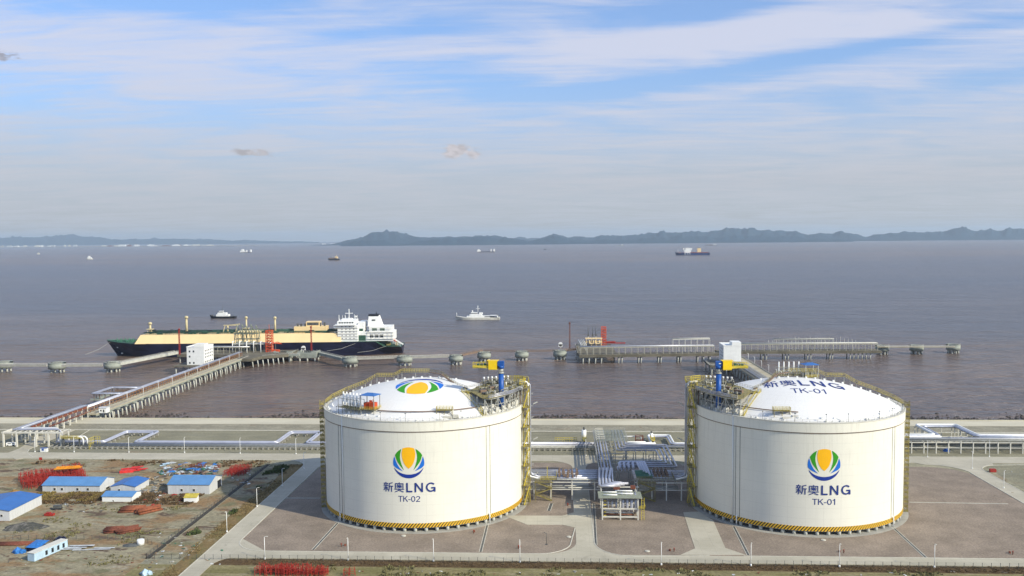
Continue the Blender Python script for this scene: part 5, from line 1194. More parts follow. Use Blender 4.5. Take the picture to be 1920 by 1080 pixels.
scrap(80, poly_area(262, 345, 922, 948), ['rust', 'dgrey', 'wood', 'red', 'plastic'], .5, 1.1, 'small rusty scrap in the dark strip below the sheds', 'rusty scrap below the sheds', name='rusty_scrap', cat='scrap')
scrap(60, poly_area(95, 200, 940, 962), ['plastic', 'dgrey', 'wood', 'rust', 'brown', 'dgrey'], .4, .9, 'small litter along the dark strip in the middle of the yard', 'litter in the middle yard', name='loose_scrap', cat='scrap')
scrap(50, poly_area(15, 300, 1035, 1078), ['wood', 'wood', 'dgrey', 'rust', 'conc', 'brown'], .3, .7, 'small litter scattered on the lower yard', 'litter in the lower yard', name='loose_scrap', cat='scrap')
scrap(44, poly_area(290, 420, 1000, 1060), ['conc', 'plastic', 'wood', 'green'], .3, .9, 'small rubble pieces on the ground near the fence corner', 'rubble near the fence corner', name='concrete_lump', cat='lump')
scrap(50, poly_area(640, 1900, 1071, 1080), ['plastic', 'wood', 'conc', 'rust', 'white'], .3, .8, 'small pale litter in the grass along the bottom edge', 'litter in the bottom grass', name='loose_scrap', cat='scrap')
scrap(24, poly_area(430, 470, 876, 908), ['red', 'wood', 'plastic', 'white'], .5, 1.1, 'red and white scrap right of the tall shed', 'scrap right of the tall shed', name='rusty_scrap', cat='scrap')
scrap(18, poly_area(1845, 1920, 880, 930), ['dgrey', 'conc', 'wood'], .3, .7, 'small dark rubble on the ground right of the east road', 'rubble right of the east road', name='concrete_lump', cat='lump')
tag(MB().box((0, 0, .8), (2.6, 1.4, 1.5)).box((1.2, .6, .5), (1.4, 1, 1)).build('red_machine', M['red'], None, G(1861, 885, 0)), 'small red machine on the ground right of the east road', 'machine')
tag(MB().cyl((0, 0), 1.3, 0, 1.9, 14).build('water_drum', M['white'], None, G(264, 1021, 0)), 'white round water drum by the thin fence in the lower yard', 'drum')
tag(MB().box((0, 0, .6), (3.8, 1.5, .9)).box((-.4, 0, 1.2), (1.6, 1.3, .5)).build('dumped_skip', M['red'], None, G(93, 967, 0)), 'dark red skip standing in the middle of the yard', 'skip')
mk = thing('dark_machine', 'dark digger-like machine parked on the left of the middle yard', 'machine', G(108, 955, 0), .3)
MB().box((0, 0, 1.1), (3.2, 1.8, 1.4)).bar((1.2, 0, 1.5), (3.2, .2, 2.6), .3).bar((3.2, .2, 2.6), (4.1, .2, .6), .25).build('machine_body', M['dgrey'], mk); MB().box((0, -.9, .35), (3.4, .5, .7)).box((0, .9, .35), (3.4, .5, .7)).build('tracks', M['black'], mk)
def heap(label, px, py, rx, ry, h, m, seed, name='spoil_heap'):
    mb_ = MB(); n = 18; k = 7; vs = [(0, 0, h)]
    for j in range(1, k+1):
        for i in range(n):
            a = 2*PI*i/n; d = j/k; nz_ = noise.noise(Vector((math.cos(a)*2, math.sin(a)*2, seed)))*.3
            z = h*(1-d**1.4)+noise.noise(Vector((d*5*math.cos(a), d*5*math.sin(a), seed+3)))*h*.5*(1-d)
            vs.append((math.cos(a)*rx*d*(1+nz_), math.sin(a)*ry*d*(1+nz_), max(-.05, z) if j < k else -.1))
    fs = [(0, 1+i, 1+(i+1) % n) for i in range(n)]+[(1+j*n+i, 1+(j+1)*n+i, 1+(j+1)*n+(i+1) % n, 1+j*n+(i+1) % n) for j in range(k-1) for i in range(n)]
    return tag(mb_.add(vs, fs).build(name, m, None, G(px, py, 0)), label, 'heap')
heap('dark grey spoil heap at the left of the lower yard', 48, 989, 9, 5.5, 1.8, ground_mat('dark_spoil', [(0, 0, (.075, .075, .065)), (.5, .6, (.16, .15, .13))], .3, 1.5), 2)
heap('small yellow-brown heap left of the long shed', 28, 924, 3.2, 2.2, 1.5, mat('ochre_heap', (.28, .16, .04), .9, var=.4), 5)
heap('low heap of dark netting right of the pipe stacks', 245, 1023, 3.5, 2, .8, M['dgrey'], 9)
sh = thing('sheet_pile', 'long pale grey roofing sheets lying flat in the lower yard', 'sheets', G(115, 1031, .05), R(4))
f = MB()
for i in range(12): f.box((rnd.uniform(3, 16), rnd.uniform(-1, 4.5), .08+i*.05), (rnd.uniform(4, 9), .9, .05), rnd.uniform(-.06, .06))
f.build('sheets', M['plastic'], sh)
fl_ = thing('flag', 'red flag on a short pole behind the red frame block', 'flag', G(74, 872, 0)); MB().tube([(0, 0, 0), (0, 0, 4)], .06, 5).build('pole', M['steel'], fl_); MB().box((.7, .05, 3.3), (1.5, .06, 1.3), .2).box((.9, .2, 2.9), (1.1, .06, .9), -.3).build('cloth', M['red'], fl_)

# ---- fences
def fence(label, pts, h, step, m, wires=5, name='fence', mesh_=True):
    t_ = thing(name, label, 'fence', (0, 0, 0), 0, 'thin wire fences of the site'); f = MB(); w_ = MB()
    for a, b in zip(pts, pts[1:]):
        a, b = Vector(a), Vector(b); k = max(1, round((b-a).length/step))
        for i in range(k+1): p = a.lerp(b, i/k); f.bar(p, p+Vector((0, 0, h)), .12)
        for i in range(wires): z = h*(i+1)/wires-.05; w_.bar(a+Vector((0, 0, z)), b+Vector((0, 0, z)), .03)
    f.build('posts', m, t_); w_.build('wires', m, t_); return t_
fence('dark wire fence running up the right side of the construction yard', [(-148.3, 308.7, 0), (-147.3, 443, 0)], 2.2, 3, M['dgrey'], 9)
fence('thin wire fence along the foot of the south road', [(-148.3, 308.7, 0), (-60, 308.6, 0), (40, 308.5, 0), (190, 308.4, 0), (300, 308.4, 0)], 2., 3, M['dgrey'], 6)
fence('thin wire fence crossing the lower construction yard', [tuple(G(-20, 1012, 0)), tuple(G(262, 1012, 0)), tuple(G(285, 1022, 0))], 1.8, 3, M['dgrey'], 4)
# weeds: low leafy tufts, far too many to count
def weeds(label, name, n, area, smin, smax, m, seed, h=.5):
    q = random.Random(seed); mb_ = MB()
    for i in range(n):
        r_ = area(q)
        if r_ is None: continue
        x, y = r_; s_ = q.uniform(smin, smax)
        for k in range(5):
            a = q.uniform(0, 6.3); c_, d_ = math.cos(a)*s_, math.sin(a)*s_; px, py = x+q.uniform(-s_, s_), y+q.uniform(-s_, s_)
            mb_.add([(px-d_*.35, py+c_*.35, 0), (px+d_*.35, py-c_*.35, 0), (px+c_*.5+d_*.1, py+d_*.5-c_*.1, h*s_*q.uniform(.8, 1.8)), (px+c_*.3-d_*.2, py+d_*.3+c_*.2, h*s_*q.uniform(1, 2))], [(0, 1, 2, 3)])
    return tag(mb_.build(name, m), label, 'weeds', kind='stuff')
wg = mat('green_weeds', (.06, .08, .025), .9, var=.5, scale=.6); wb = mat('brown_weeds', (.12, .08, .04), .9, var=.5, scale=.4); wo = mat('olive_weeds', (.16, .145, .06), .9, var=.45, scale=.4)
def na(x0, x1, y0, y1, th, sc=.06, sd=0.):
    def f(q):
        x, y = q.uniform(x0, x1), q.uniform(y0, y1)
        return (x, y) if noise.noise(Vector((x*sc, y*sc, sd))) > th else None
    return f
weeds('dark green weed patches on the verge beside the west road', 'green_weeds', 1500, na(-144, -136, 310, 442, .2, .09, 4.), .5, 1.3, wg, 1)
weeds('brown dry grass along the verge beside the west road', 'dry_weeds', 2600, na(-137, -130.4, 262, 444, -.25, .08, 2.), .2, .6, mat('ochre_weeds', (.19, .14, .06), .9, var=.35, scale=.4), 2, .35)
weeds('dark brown dry weeds on the bank below the south road', 'bank_weeds', 6000, na(-112, 240, 304.0, 310.0, -.6, .1, 7.), .2, .55, wb, 3, .3)
weeds('olive grass tufts along the bottom edge of the view', 'grass_tufts', 3000, na(-122, 200, 292, 304, .1, .08, 1.), .3, .9, wo, 4)
weeds('brown weeds between the sheds in the yard', 'yard_weeds', 3200, na(-228, -160, 374, 391, -.1, .1, 3.), .4, 1., wb, 5)
weeds('ochre grass in front of the long shed', 'ochre_grass', 1800, na(-236, -204, 377, 391, -.2, .1, 9.), .4, 1., mat('ochre_grass', (.20, .15, .045), .9, var=.4), 6)
weeds('scattered weeds on the lower yard', 'low_weeds', 2600, na(-225, -150, 292, 372, .22, .07, 6.), .3, .8, wo, 7)
weeds('dark scrub along the inner edge of the construction yard', 'edge_scrub', 900, na(-270, -150, 437, 451, .1, .08, 5.), .4, 1., wb, 8)

# ================================================================== JETTIES
JG = 'jetty structures'
def pilework(parent, pts, r, z1, z0=-7., rake=.0, proto=None, m='pilec'):
    """pts: (x, y, dx, dy) pile heads with rake direction"""
    for (x, y, dx, dy) in pts:
        key = (round(dx, 2), round(dy, 2))
        if proto is not None and key in proto: o = inst(proto[key], parent, (x, y, 0))
        else:
            o = MB().tube([(0, 0, z1), (dx*(z1-z0), dy*(z1-z0), z0)], r, 8).build('pile', M[m], parent, (x, y, 0))
            if proto is not None: proto[key] = o
def trestle(label, x1, w_, y0, y1, roadw, side=1, dz_=3.4, seed=0):
    """deck along +Y; the road on the +x edge, pipe rack on the -x edge"""
    t_ = thing('jetty_trestle', label, 'trestle', (x1, y0, 0), 0, 'jetty trestles'); L = y1-y0
    MB().b2(-w_, 0, 0, L, dz_-.7, dz_).build('deck', M['deckc'], t_)
    MB().b2(-.5, 0, 0, L, dz_+.004, dz_+.5).b2(-roadw-.3, -roadw, 0, L, dz_+.004, dz_+.35).build('kerb', M['conc'], t_)
    MB().b2(-.5, .02, 0, L, dz_-1.6, dz_-.71).b2(-w_-.02, -w_+.5, 0, L, dz_-1.6, dz_-.71).b2(-w_*.5-.4, -w_*.5+.4, 0, L, dz_-1.6, dz_-.71).build('girder', M['pier'], t_)
    n = int(L/11.4); pr = {}; cp = None
    for i in range(n):
        y = 6+i*11.4
        if cp is None: cp = MB().b2(-w_-.5, .7, -1.2, 1.2, dz_-2.5, dz_-1.61).build('pile_cap', M['pier'], t_, (0, y, 0))
        else: inst(cp, t_, (0, y, 0))
        pilework(t_, [(-.3, y-.4, .10, 0), (-w_*.33, y+.3, 0, 0), (-w_+.3, y, -.1, 0)], .55, dz_-2.5, proto=pr)
        if i % 3 == 1: pilework(t_, [(.0, y+3.2, .0, .12)], .45, dz_-2, proto=pr)
    rl_ = MB(); rl_.rail([(-.2, 0, dz_+.5), (-.2, L, dz_+.5)], .9, 4., .04, 2); rl_.build('railing', M['steel'], t_)
    rk_ = MB(); xr0, xr1 = -w_+.3, -roadw-.8
    for i in range(int(L/4.2)+1):
        y = i*4.2
        for x in (xr0, xr1): rk_.bar((x, y, dz_), (x, y, dz_+3.2), .4)
        rk_.bar((xr0-.2, y, dz_+3.3), (xr1+.2, y, dz_+3.3), .4, .4)
    rk_.bar((xr1, 0, dz_+3.2), (xr1, L, dz_+3.2), .25, .5); rk_.bar((xr1, 0, dz_+1.2), (xr1, L, dz_+1.2), .2, .3)
    return t_, rk_, xr0, xr1, L, dz_
ta, rk_, xr0, xr1, L, dk = trestle('long left jetty trestle on raked piles carrying rust-coloured pipe supports out to the moored ship', -296.4, 9.8, 556, 838, 5.2)
rk_.build('pipe_supports', mat('rusty_pipe_supports', (.25, .135, .075), .8, var=.3, scale=.8), ta)
for i, r_ in enumerate((.5, .5, .38, .25)):
    MB().tube([(xr0+.3+i*1.05, -2, dk+4.0), (xr0+.3+i*1.05, 48, dk+4.0)] if False else [(xr0+.3+i*1.05, -2, dk+4.0), (xr0+.3+i*1.05, L, dk+4.0)], r_, 8).build('pipe', M['alu'], ta)
lpl = thing('loop_platform', 'pipe loop on its own piled platform left of the long trestle', 'platform', (-331, 613, 0))
MB().b2(0, 25.5, 0, 4, 1.6, 2.6).b2(0, 4, 4, 30, 1.6, 2.6).b2(0, 25.5, 26, 30, 1.6, 2.6).build('platform_deck', M['pier'], lpl)
for i in range(3): MB().tube(rpath([(26.5, 1.+i*1.1, 7.2), (1+i*1.1, 1.+i*1.1, 5), (1+i*1.1, 28.6-i*1.1, 5), (26.5, 28.6-i*1.1, 7.2)] if False else [(26.5, .8+i*1.1, 6.4), (.8+i*1.1, .8+i*1.1, 6.4), (.8+i*1.1, 28.6-i*1.1, 6.4), (26.5, 28.6-i*1.1, 6.4)], 1.5, 3), .5, 8).build('pipe', M['alu'], lpl)
f = MB()
for x in range(2, 26, 4): f.bar((x, 2, 2.6), (x, 2, 6), .4).bar((x, 28, 2.6), (x, 28, 6), .4).bar((x, .5, 5.9), (x, 3.6, 5.9), .3).bar((x, 26.5, 5.9), (x, 29.5, 5.9), .3)
for y in range(5, 28, 4): f.bar((2, y, 2.6), (2, y, 6), .4)
f.b2(5, 25, 25.8, 26, 3.6, 5.2); f.build('support_frame', M['brown'], lpl)
pilework(lpl, [(2, 2, 0, 0), (13, 2, 0, 0), (23, 2, 0, 0), (2, 15, 0, 0), (2, 28, 0, 0), (14, 28, 0, 0)], .6, 1.6, proto={})
tb, rk_, xr0, xr1, L, dk = trestle('right jetty trestle with pale road and pipe sleepers running out behind TK-01', 169.5, 17.5, 556, 835, 7.5)
tb.rotation_euler = (0, 0, R(1.2))
rk_ = MB()
for i in range(int(L/4.2)+1): rk_.b2(-17.3, -8.4, i*4.2-.35, i*4.2+.35, dk, dk+1.1)
rk_.build('pipe_sleepers', M['conc'], tb)
for i in range(5): MB().tube([(-16+i*1.5, 0, dk+1.5), (-16+i*1.5, L, dk+1.5)], (.4, .35, .3, .2, .2)[i], 8).build('pipe', M['steel' if i % 2 else 'alu'], tb)
# gate shed foot
gh.location = (-296.2, 559, 3.4)
# trestle lamps
tl = None
def jlamp(p, lab, grp):
    global tl
    if tl is None:
        tl = thing('lamp_post', lab, 'lamp post', p, 0, grp)
        MB().tube([(0, 0, 0), (0, 0, 6.5)], .13, 6).build('pole', M['white'], tl); MB().box((-.5, 0, 6.6), (1.5, .3, .15)).build('lamp_head', M['white'], tl)
    else: copy_thing(tl, p, 0, lab, grp)
for i in range(11): jlamp((-296.7, 574+i*24, 3.4), 'slim pale lamp post on the right edge of the left jetty trestle', 'lamp posts along the left trestle')
for i in range(11): jlamp((169.2-(6+i*24)*.021, 562+i*24, 3.4), 'slim pale lamp post on the right edge of the right jetty trestle', 'lamp posts along the right trestle')

def platform(name, label, poly, z, th, piles, m='jdeck', pr=.55, cat='platform'):
    t_ = thing(name, label, cat, (0, 0, 0), 0, JG)
    MB().prism(poly, z-th, z).build('platform_deck', M[m], t_)
    k = {}; pilework(t_, piles, pr, z-th, proto=k); return t_
# left jetty head
lh = platform('loading_platform', 'loading platform at the end of the left trestle in front of the moored ship', [(-372, 853), (-306.5, 848), (-306, 820), (-287, 820), (-283, 838), (-262, 853), (-262, 886), (-372, 886)], 3.4, 2.6,
    [(-370+i*9, 855-i*.2, .0, -.06) for i in range(8)]+[(-288+i*3.6, 824+i*4.0, .12, 0) for i in range(7)]+[(-264, 858+i*8, .1, 0) for i in range(4)]+[(-370+i*12, 884, 0, 0) for i in range(9)])
f = MB(); f.rail([(-372, 853, 3.4), (-306.5, 848, 3.4)], 1.1, 3, .06, 2); f.rail([(-283, 838, 3.4), (-262, 853, 3.4), (-262, 884, 3.4)], 1.1, 3, .06, 2); f.build('railing', M['steel'], lh)
def portal_rack(label, p0, p1, h, z, step, npipes, name='pipe_rack', wd=6., m='beige', pm='alu'):
    """portal frames between two ground points, pipes on top"""
    p0, p1 = Vector((p0[0], p0[1], 0)), Vector((p1[0], p1[1], 0)); d = p1-p0; L = d.length; rz_ = math.atan2(d.y, d.x)
    r = thing(name, label, 'pipe rack', (p0.x, p0.y, z), rz_, PGRP); f = MB(); n = max(1, round(L/step))
    for i in range(n+1):
        x = L*i/n
        for y in (0, wd): f.bar((x, y, 0), (x, y, h), .34 if y == 0 else .2)
        f.bar((x, -.2, h), (x, wd+.2, h), .4, .4)
    for y in (0, wd): f.bar((0, y, h-.1), (L, y, h-.1), .3, .5)
    f.build('portal_frame', M[m], r)
    for k in range(npipes): MB().tube([(-.5, .6+k*(wd-1.2)/max(1, npipes-1), h+.75), (L+.5, .6+k*(wd-1.2)/max(1, npipes-1), h+.6)], .2+.1*(k % 2), 8).build('pipe', M[pm if k % 3 != 1 else 'offwhite'], r)
    return r
portal_rack('pipe rack on pale portals at the left side of the loading platform', (-353, 862), (-305, 860), 5.5, 3.4, 6, 5)
portal_rack('short pipe rack joining the trestle to the loading arms', (-318, 872), (-284, 872), 7.5, 3.4, 8, 4, wd=9)
f_ = thing('pipe_supports_group', 'white bent pipe legs in front of the loading arms on the left platform', 'pipework', (-322, 866, 3.4))
for i in range(5): MB().tube(rpath([(i*7, 0, 0), (i*7, 0, 10.5), (i*7, 5, 10.5)], 1.2, 3), .5, 8).build('riser', M['white'], f_)
MB().b2(-2, 30, 4, 8, 7.5, 8).build('shelf', M['offwhite'], f_)
# right jetty
def rl(px, py=664, z=3.4): return G(px, py, z)
rA, rB = Vector((17.5, 843)), Vector((150, 854))
pA = []
def onl(a, b, px, yb=-5):   # point on the front line below the given column
    g_ = G(px, 678, yb); k = (g_.x-a.x)/(b.x-a.x); return a.lerp(b, k)
for px in (1093, 1104, 1116, 1127, 1159, 1165, 1196, 1201, 1233, 1238, 1270, 1275, 1307, 1318, 1330):
    q = onl(rA, rB, px); pA += [(q.x, q.y+1, (.07 if len(pA) % 2 else -.07), 0), (q.x, q.y+11, 0, 0)]
rp = platform('jetty_platform', 'long right jetty platform with a row of pale portal frames, left of the white building', [(16.5, 842.5), (150, 853.5), (149, 866.5), (15.5, 856)], 3.4, 2.4, pA)
rhd = platform('loading_platform', 'loading platform at the left end of the right jetty, with red tower and folded arms', [(15, 857), (52, 859), (50, 932), (14, 930)], 3.4, 2.6, [(16, 862+i*11, -.05, 0) for i in range(7)]+[(50, 862+i*11, .05, 0) for i in range(7)]+[(33, 930, 0, 0)])
f = MB(); f.rail([(15, 857, 3.4), (14, 930, 3.4)], 1.2, 3, .06, 2); f.build('railing', M['offwhite'], rhd)
rC, rD = Vector((158, 868)), Vector((303, 872))
pC = []
for px in (1436, 1443, 1479, 1485, 1522, 1528, 1565, 1570, 1604, 1611, 1619, 1627, 1635, 1643):
    q = onl(rC, rD, px); pC += [(q.x, q.y+1, (.07 if len(pC) % 2 else -.07), 0), (q.x, q.y+12, 0, .05)]
rp2 = platform('jetty_platform', 'long right jetty platform with portal frames, right of the white building', [(148, 860), (160, 866.5), (303, 871), (302, 886), (148, 880)], 3.4, 2.4, pC)
portal_rack('row of pale portal frames carrying pipes along the right jetty, left of the white building', (18, 844.5), (143, 854.8), 6.6, 3.4, 6, 4, wd=6.5, pm='alu')
portal_rack('row of pale portal frames carrying pipes along the right jetty, right of the white building', (163, 869), (300, 873.2), 6.4, 3.4, 6, 4, wd=7, pm='steel')
portal_rack('upper rear pipe rack rising behind the right-hand portal frames', (205, 883), (262, 884), 9.6, 3.4, 4.5, 3, wd=3, m='steel', pm='steel')
portal_rack('upper rear pipe rack behind the white building on the right jetty', (106, 865), (141, 867), 12, 3.4, 6, 3, wd=5, m='offwhite', pm='steel')
portal_rack('pipe rack running back to the folded loading arms on the right jetty head', (24, 858), (22, 905), 7, 3.4, 7, 4, wd=6, m='steel', pm='white')
f = MB(); q_ = random.Random(4)
for i in range(24): x = 200+i*3.6; f.bar((x, 884+q_.uniform(-6, 2), 3.4), (x, 884, q_.uniform(12, 16)), .22)
tag(f.build('vertical_stubs', M['offwhite']), 'row of thin pale vertical stubs above the right end of the right jetty', 'pipe stubs')
ms = thing('mooring_deck', 'cluttered valve deck right of the white building where the trestle meets the jetty', 'valves', (150, 858, 3.4))
f = MB()
for i in range(14): f.bar((q_.uniform(0, 14), q_.uniform(0, 12), 0), (q_.uniform(0, 14), q_.uniform(0, 12), q_.uniform(3, 9)), .4)
f.build('frame', M['offwhite'], ms); f = MB()
for i in range(14): f.box((q_.uniform(0, 14), q_.uniform(0, 12), q_.uniform(1, 7)), (q_.uniform(1, 3), 1.2, 1.4))
f.build('valves', M['brown'], ms)
# control buildings
def ctrl(label, x, y, w1, d1, h, mirror=1, sc=1.):
    r = thing('control_building', label, 'building', (x, y, 3.4), 0, 'white jetty control buildings')
    if mirror > 0:
        w_ = MB().b2(0, w1, 0, d1, 0, h).b2(w1*.42, w1, .6, d1*.45, h, h+2.6)
    else:
        w_ = MB().b2(0, w1, 0, d1, 0, h).b2(w1*.48, w1-.02, -.02, d1*.55, h+.002, h+3.2)
    w_.build('wall', M['white'], r)
    MB().b2(-.15, w1+.15, -.15, 0, h-.1, h+.45).b2(-.15, w1+.15, d1, d1+.15, h-.1, h+.45).b2(-.15, -.003, 0, d1, h-.1, h+.45).b2(w1+.003, w1+.15, 0, d1, h-.1, h+.45).build('parapet', M['white'], r)
    wn = []
    if mirror > 0:
        for (a, z) in ((2.6, 12.0), (6.2, 12.0), (2.6, 7.4), (2.6, 1.8), (6.2, 1.8)): wn.append(((a, -.05, z), (1.3, .14, 1.6)))
        for z in (2.4, 6.6, 9.4, 12.2):
            for k in range(5): wn.append(((w1+.05, 3+k*(d1-5)/4.4, z), (.14, 1.4, 1.2)))
    else:
        for z in (3, 6, 9, 12):
            for k in range(3): wn.append(((-.05, 3+k*5, z), (.14, 1.5, 1.2)))
    for c, d in wn: MB().box(c, d).build('window', M['glass'], r)
    return r
platform('building_platform', 'piled base platform under the left white jetty building', [(-341, 772), (-306.3, 772), (-306.3, 806), (-341, 806)], 3.4, .9, [(-339+i*11, 774, 0, 0) for i in range(4)]+[(-339+i*11, 790, 0, 0) for i in range(3)])
ctrl('white left jetty building with small dark windows beside the trestle', -331.2, 779.3, 15.6, 22, 15.8)
platform('building_platform', 'piled base platform under the right white jetty building', [(126, 772), (152, 772), (154, 812), (126, 812)], 3.4, 1.6, [(128, 774, -.1, 0), (128, 776, 0, 0), (134, 774, 0, 0), (140, 774, 0, 0), (146, 774, .1, 0), (128, 790, 0, 0), (128, 808, 0, 0)])
f = MB(); f.rail([(126, 812, 3.4), (126, 772, 3.4), (152, 772, 3.4)], 1.3, 2.4, .1, 2); tag(f.build('platform_railing', M['offwhite']), 'pale railing round the base of the right white jetty building', 'railing')
ctrl('blank white right jetty building with a stepped roof', 139.6, 786, 15.0, 22, 15.2, -1)

# towers, masts and loading arms
def lattice(name, label, cat, x, y, z0, w_, h, m, grp=None, diag=True):
    r = thing(name, label, cat, (x, y, z0), 0, grp); f = MB(); a = w_/2
    for sx_ in (-a, a):
        for sy in (-a, a): f.bar((sx_, sy, 0), (sx_, sy, h), .5)
    n = max(2, round(h/2.6))
    for i in range(n+1):
        z = h*i/n
        for s_ in (-a, a): f.bar((-a, s_, z), (a, s_, z), .4, .5); f.bar((s_, -a, z), (s_, a, z), .4, .5)
        if i < n:
            for s_ in (-a, a): f.bar((-a, s_, z), (a, s_, z+h/n), .35); f.bar((s_, -a, z), (s_, a, z+h/n), .35)
    f.build('lattice', M[m], r); f = MB()
    for i in range(0, n, 1): f.b2(-a*.9, a*.9, -a*.9, a*.9, h*i/n, h*i/n+.2) if i % 2 == 0 else f.bar((-a, 0, h*i/n), (a, 0, h*(i+1)/n), .9, .2)
    f.build('stairs', M[m], r); return r
o1 = G(499, 655, 3.4)
lt_ = lattice('gangway_tower', 'orange-red lattice gangway tower in front of the cream side of the ship', 'tower', -287, 872, 3.4, 5.6, 21, 'orange', 'orange-red jetty towers')
MB().bar((3, 0, 9), (10, 4, 7.5), .8).tube(rpath([(3, 0, 7), (7, 2, 10), (11, 4, 7)], 3, 4), .3, 6).box((6, 0, 1), (7, 4, 2)).bar((0, 0, 21), (0, 0, 27), .3).build('gangway', M['orange'], lt_)
lt_ = lattice('gangway_tower', 'orange-red lattice tower on the right jetty head beside folded arms', 'tower', 42.8, 922, 3.4, 4.6, 18.5, 'orange', 'orange-red jetty towers')
MB().b2(2.5, 22, -.5, 1, 1.5, 2.5).b2(2.5, 12, -1, 1.6, 2.5, 3.6).build('gangway', M['red'], lt_)
def mon(label, px, pyb, pyt, m, y_hint=None):
    p = G(px, pyb, 3.4); D = (p-Vector((0, 0, CAMH))).dot(FW); h = (pyb-pyt)*D/FPX
    r = thing('fire_monitor_tower', label, 'mast', p, 0, 'slim red fire monitor towers'); f = MB(); a = .65
    for k in range(3):
        t0, t1 = 2*PI*k/3, 2*PI*(k+1)/3; f.bar((a*math.cos(t0), a*math.sin(t0), 0), (a*math.cos(t0), a*math.sin(t0), h-1), .34)
        n = int(h/1.6)
        for i in range(n): f.bar((a*math.cos(t0), a*math.sin(t0), h*i/n), (a*math.cos(t1), a*math.sin(t1), h*(i+1)/n*.96), .22)
    f.build('mast', M[m], r); MB().cyl((0, 0), 1., h-2.2, h-2, 10).rail([(1*math.cos(R(t)), 1*math.sin(R(t)), h-2) for t in range(0, 360, 60)], 1.1, 1, .08, 2, closed=True).tube([(0, 0, h-2), (0, 0, h-.6), (.8, 1.2, h)], .2, 6).build('monitor', M[m], r)
    return r
mon('slim red fire monitor tower left of the left white building', 337, 665, 615, 'red'); mon('slim dark red fire monitor tower right of the orange tower, against the ship', 584, 657, 610, 'red')
mon('slim dark red fire monitor tower at the left end of the right jetty', 1068, 653, 603, 'rust')
def arm(label, x, y, h, m, fold=False, sc=1.):
    r = thing('marine_loader', label, 'loading arm', (x, y, 3.4), 0, 'marine loading arms'); f = MB()
    f.tube([(0, 0, 0), (0, 0, h*.48)], .55 if not fold else .4, 8)
    f.build('riser', M[m], r); f = MB()
    if fold:
        f.tube([(0, 0, h*.45), (0, -.3, h)], .28, 6).tube([(0, .8, h*.42), (0, .3, h*.97)], .2, 6).box((0, -1.2, h*.52), (1.6, 1.6, 2.2)); f.build('arm', M['dgrey'], r)
    else:
        f.tube([(0, 0, h*.46), (0, -2.5, h)], .42, 8).tube([(0, -2.5, h), (0, 7, h*.72), (0, 9, h*.45)], .35, 8).bar((.5, 0, h*.3), (.5, -3.5, h*.96), .25); f.build('arm', M[m], r)
        MB().box((0, -3.4, h*.32), (1.7, 2.2, 2.8)).build('counterweight', M['pier'], r)
    return r
for i, x in enumerate((-320.5, -315.5, -311.5, -306.5, -301.5)): arm(('first', 'second', 'third', 'fourth', 'fifth')[i]+' loading arm from the left, grey-green, reaching up to the moored ship', x, 878, 26+(i % 2), 'armg')
ar = thing('arm_frame', 'cream and grey steel frame between the loading arms and the ship', 'frame', (-312, 880, 3.4))
f = MB()
for x in (-13, -5, 3, 11):
    for y in (0, 5): f.bar((x, y, 0), (x, y, 17), .45)
    f.bar((x, 0, 10), (x, 5, 17), .3)
for z in (6, 11.5, 17): f.bar((-13, 0, z), (11, 0, z), .5, .6).bar((-13, 5, z), (11, 5, z), .5, .6)
f.build('frame', M['armg'], ar)
for i, x in enumerate((27, 31.5, 34.8)): arm(('left', 'middle', 'right')[i]+' folded loading arm standing dark on the right jetty head', x, 921, 19.5, 'offwhite', True)
fr_ = thing('arm_frame', 'cream steel deck frame under the folded arms on the right jetty head', 'frame', (25, 913, 3.4))
f = MB()
for x in (0, 5, 10, 15):
    for y in (0, 6): f.bar((x, y, 0), (x, y, 7.5), .45)
for z in (4, 7.5): f.bar((-1, 0, z), (16, 0, z), .5, .7).bar((-1, 6, z), (16, 6, z), .5, .7)
f.b2(-1, 16, 0, 6, 7.5, 7.8); f.tube(rpath([(3, -1, 6), (3, -1, 2.5), (7, -1, 2.5), (7, -1, 6)], 1, 3), .45, 8).tube(rpath([(9, -1, 6), (9, -1, 2.5), (13, -1, 2.5), (13, -1, 6)], 1, 3), .45, 8); f.build('frame', M['cream'], fr_)
for px, py, lab in ((569, 661, 'white round-headed sign on a breasting platform by the ship'), (1051, 654, 'white round-headed sign on the dolphin left of the right jetty')):
    p = G(px, py, 3.4); s_ = thing('berthing_sign', lab, 'sign', p, 0, 'white berthing display signs'); MB().tube([(0, 0, 0), (0, 0, 3)], .4, 8).build('post', M['offwhite'], s_); MB().tube([(0, -.6, 4.6), (0, .6, 4.6)], 2.0, 16).box((0, 0, 3.4), (4, 1.2, 2.2)).build('display', M['white'], s_)

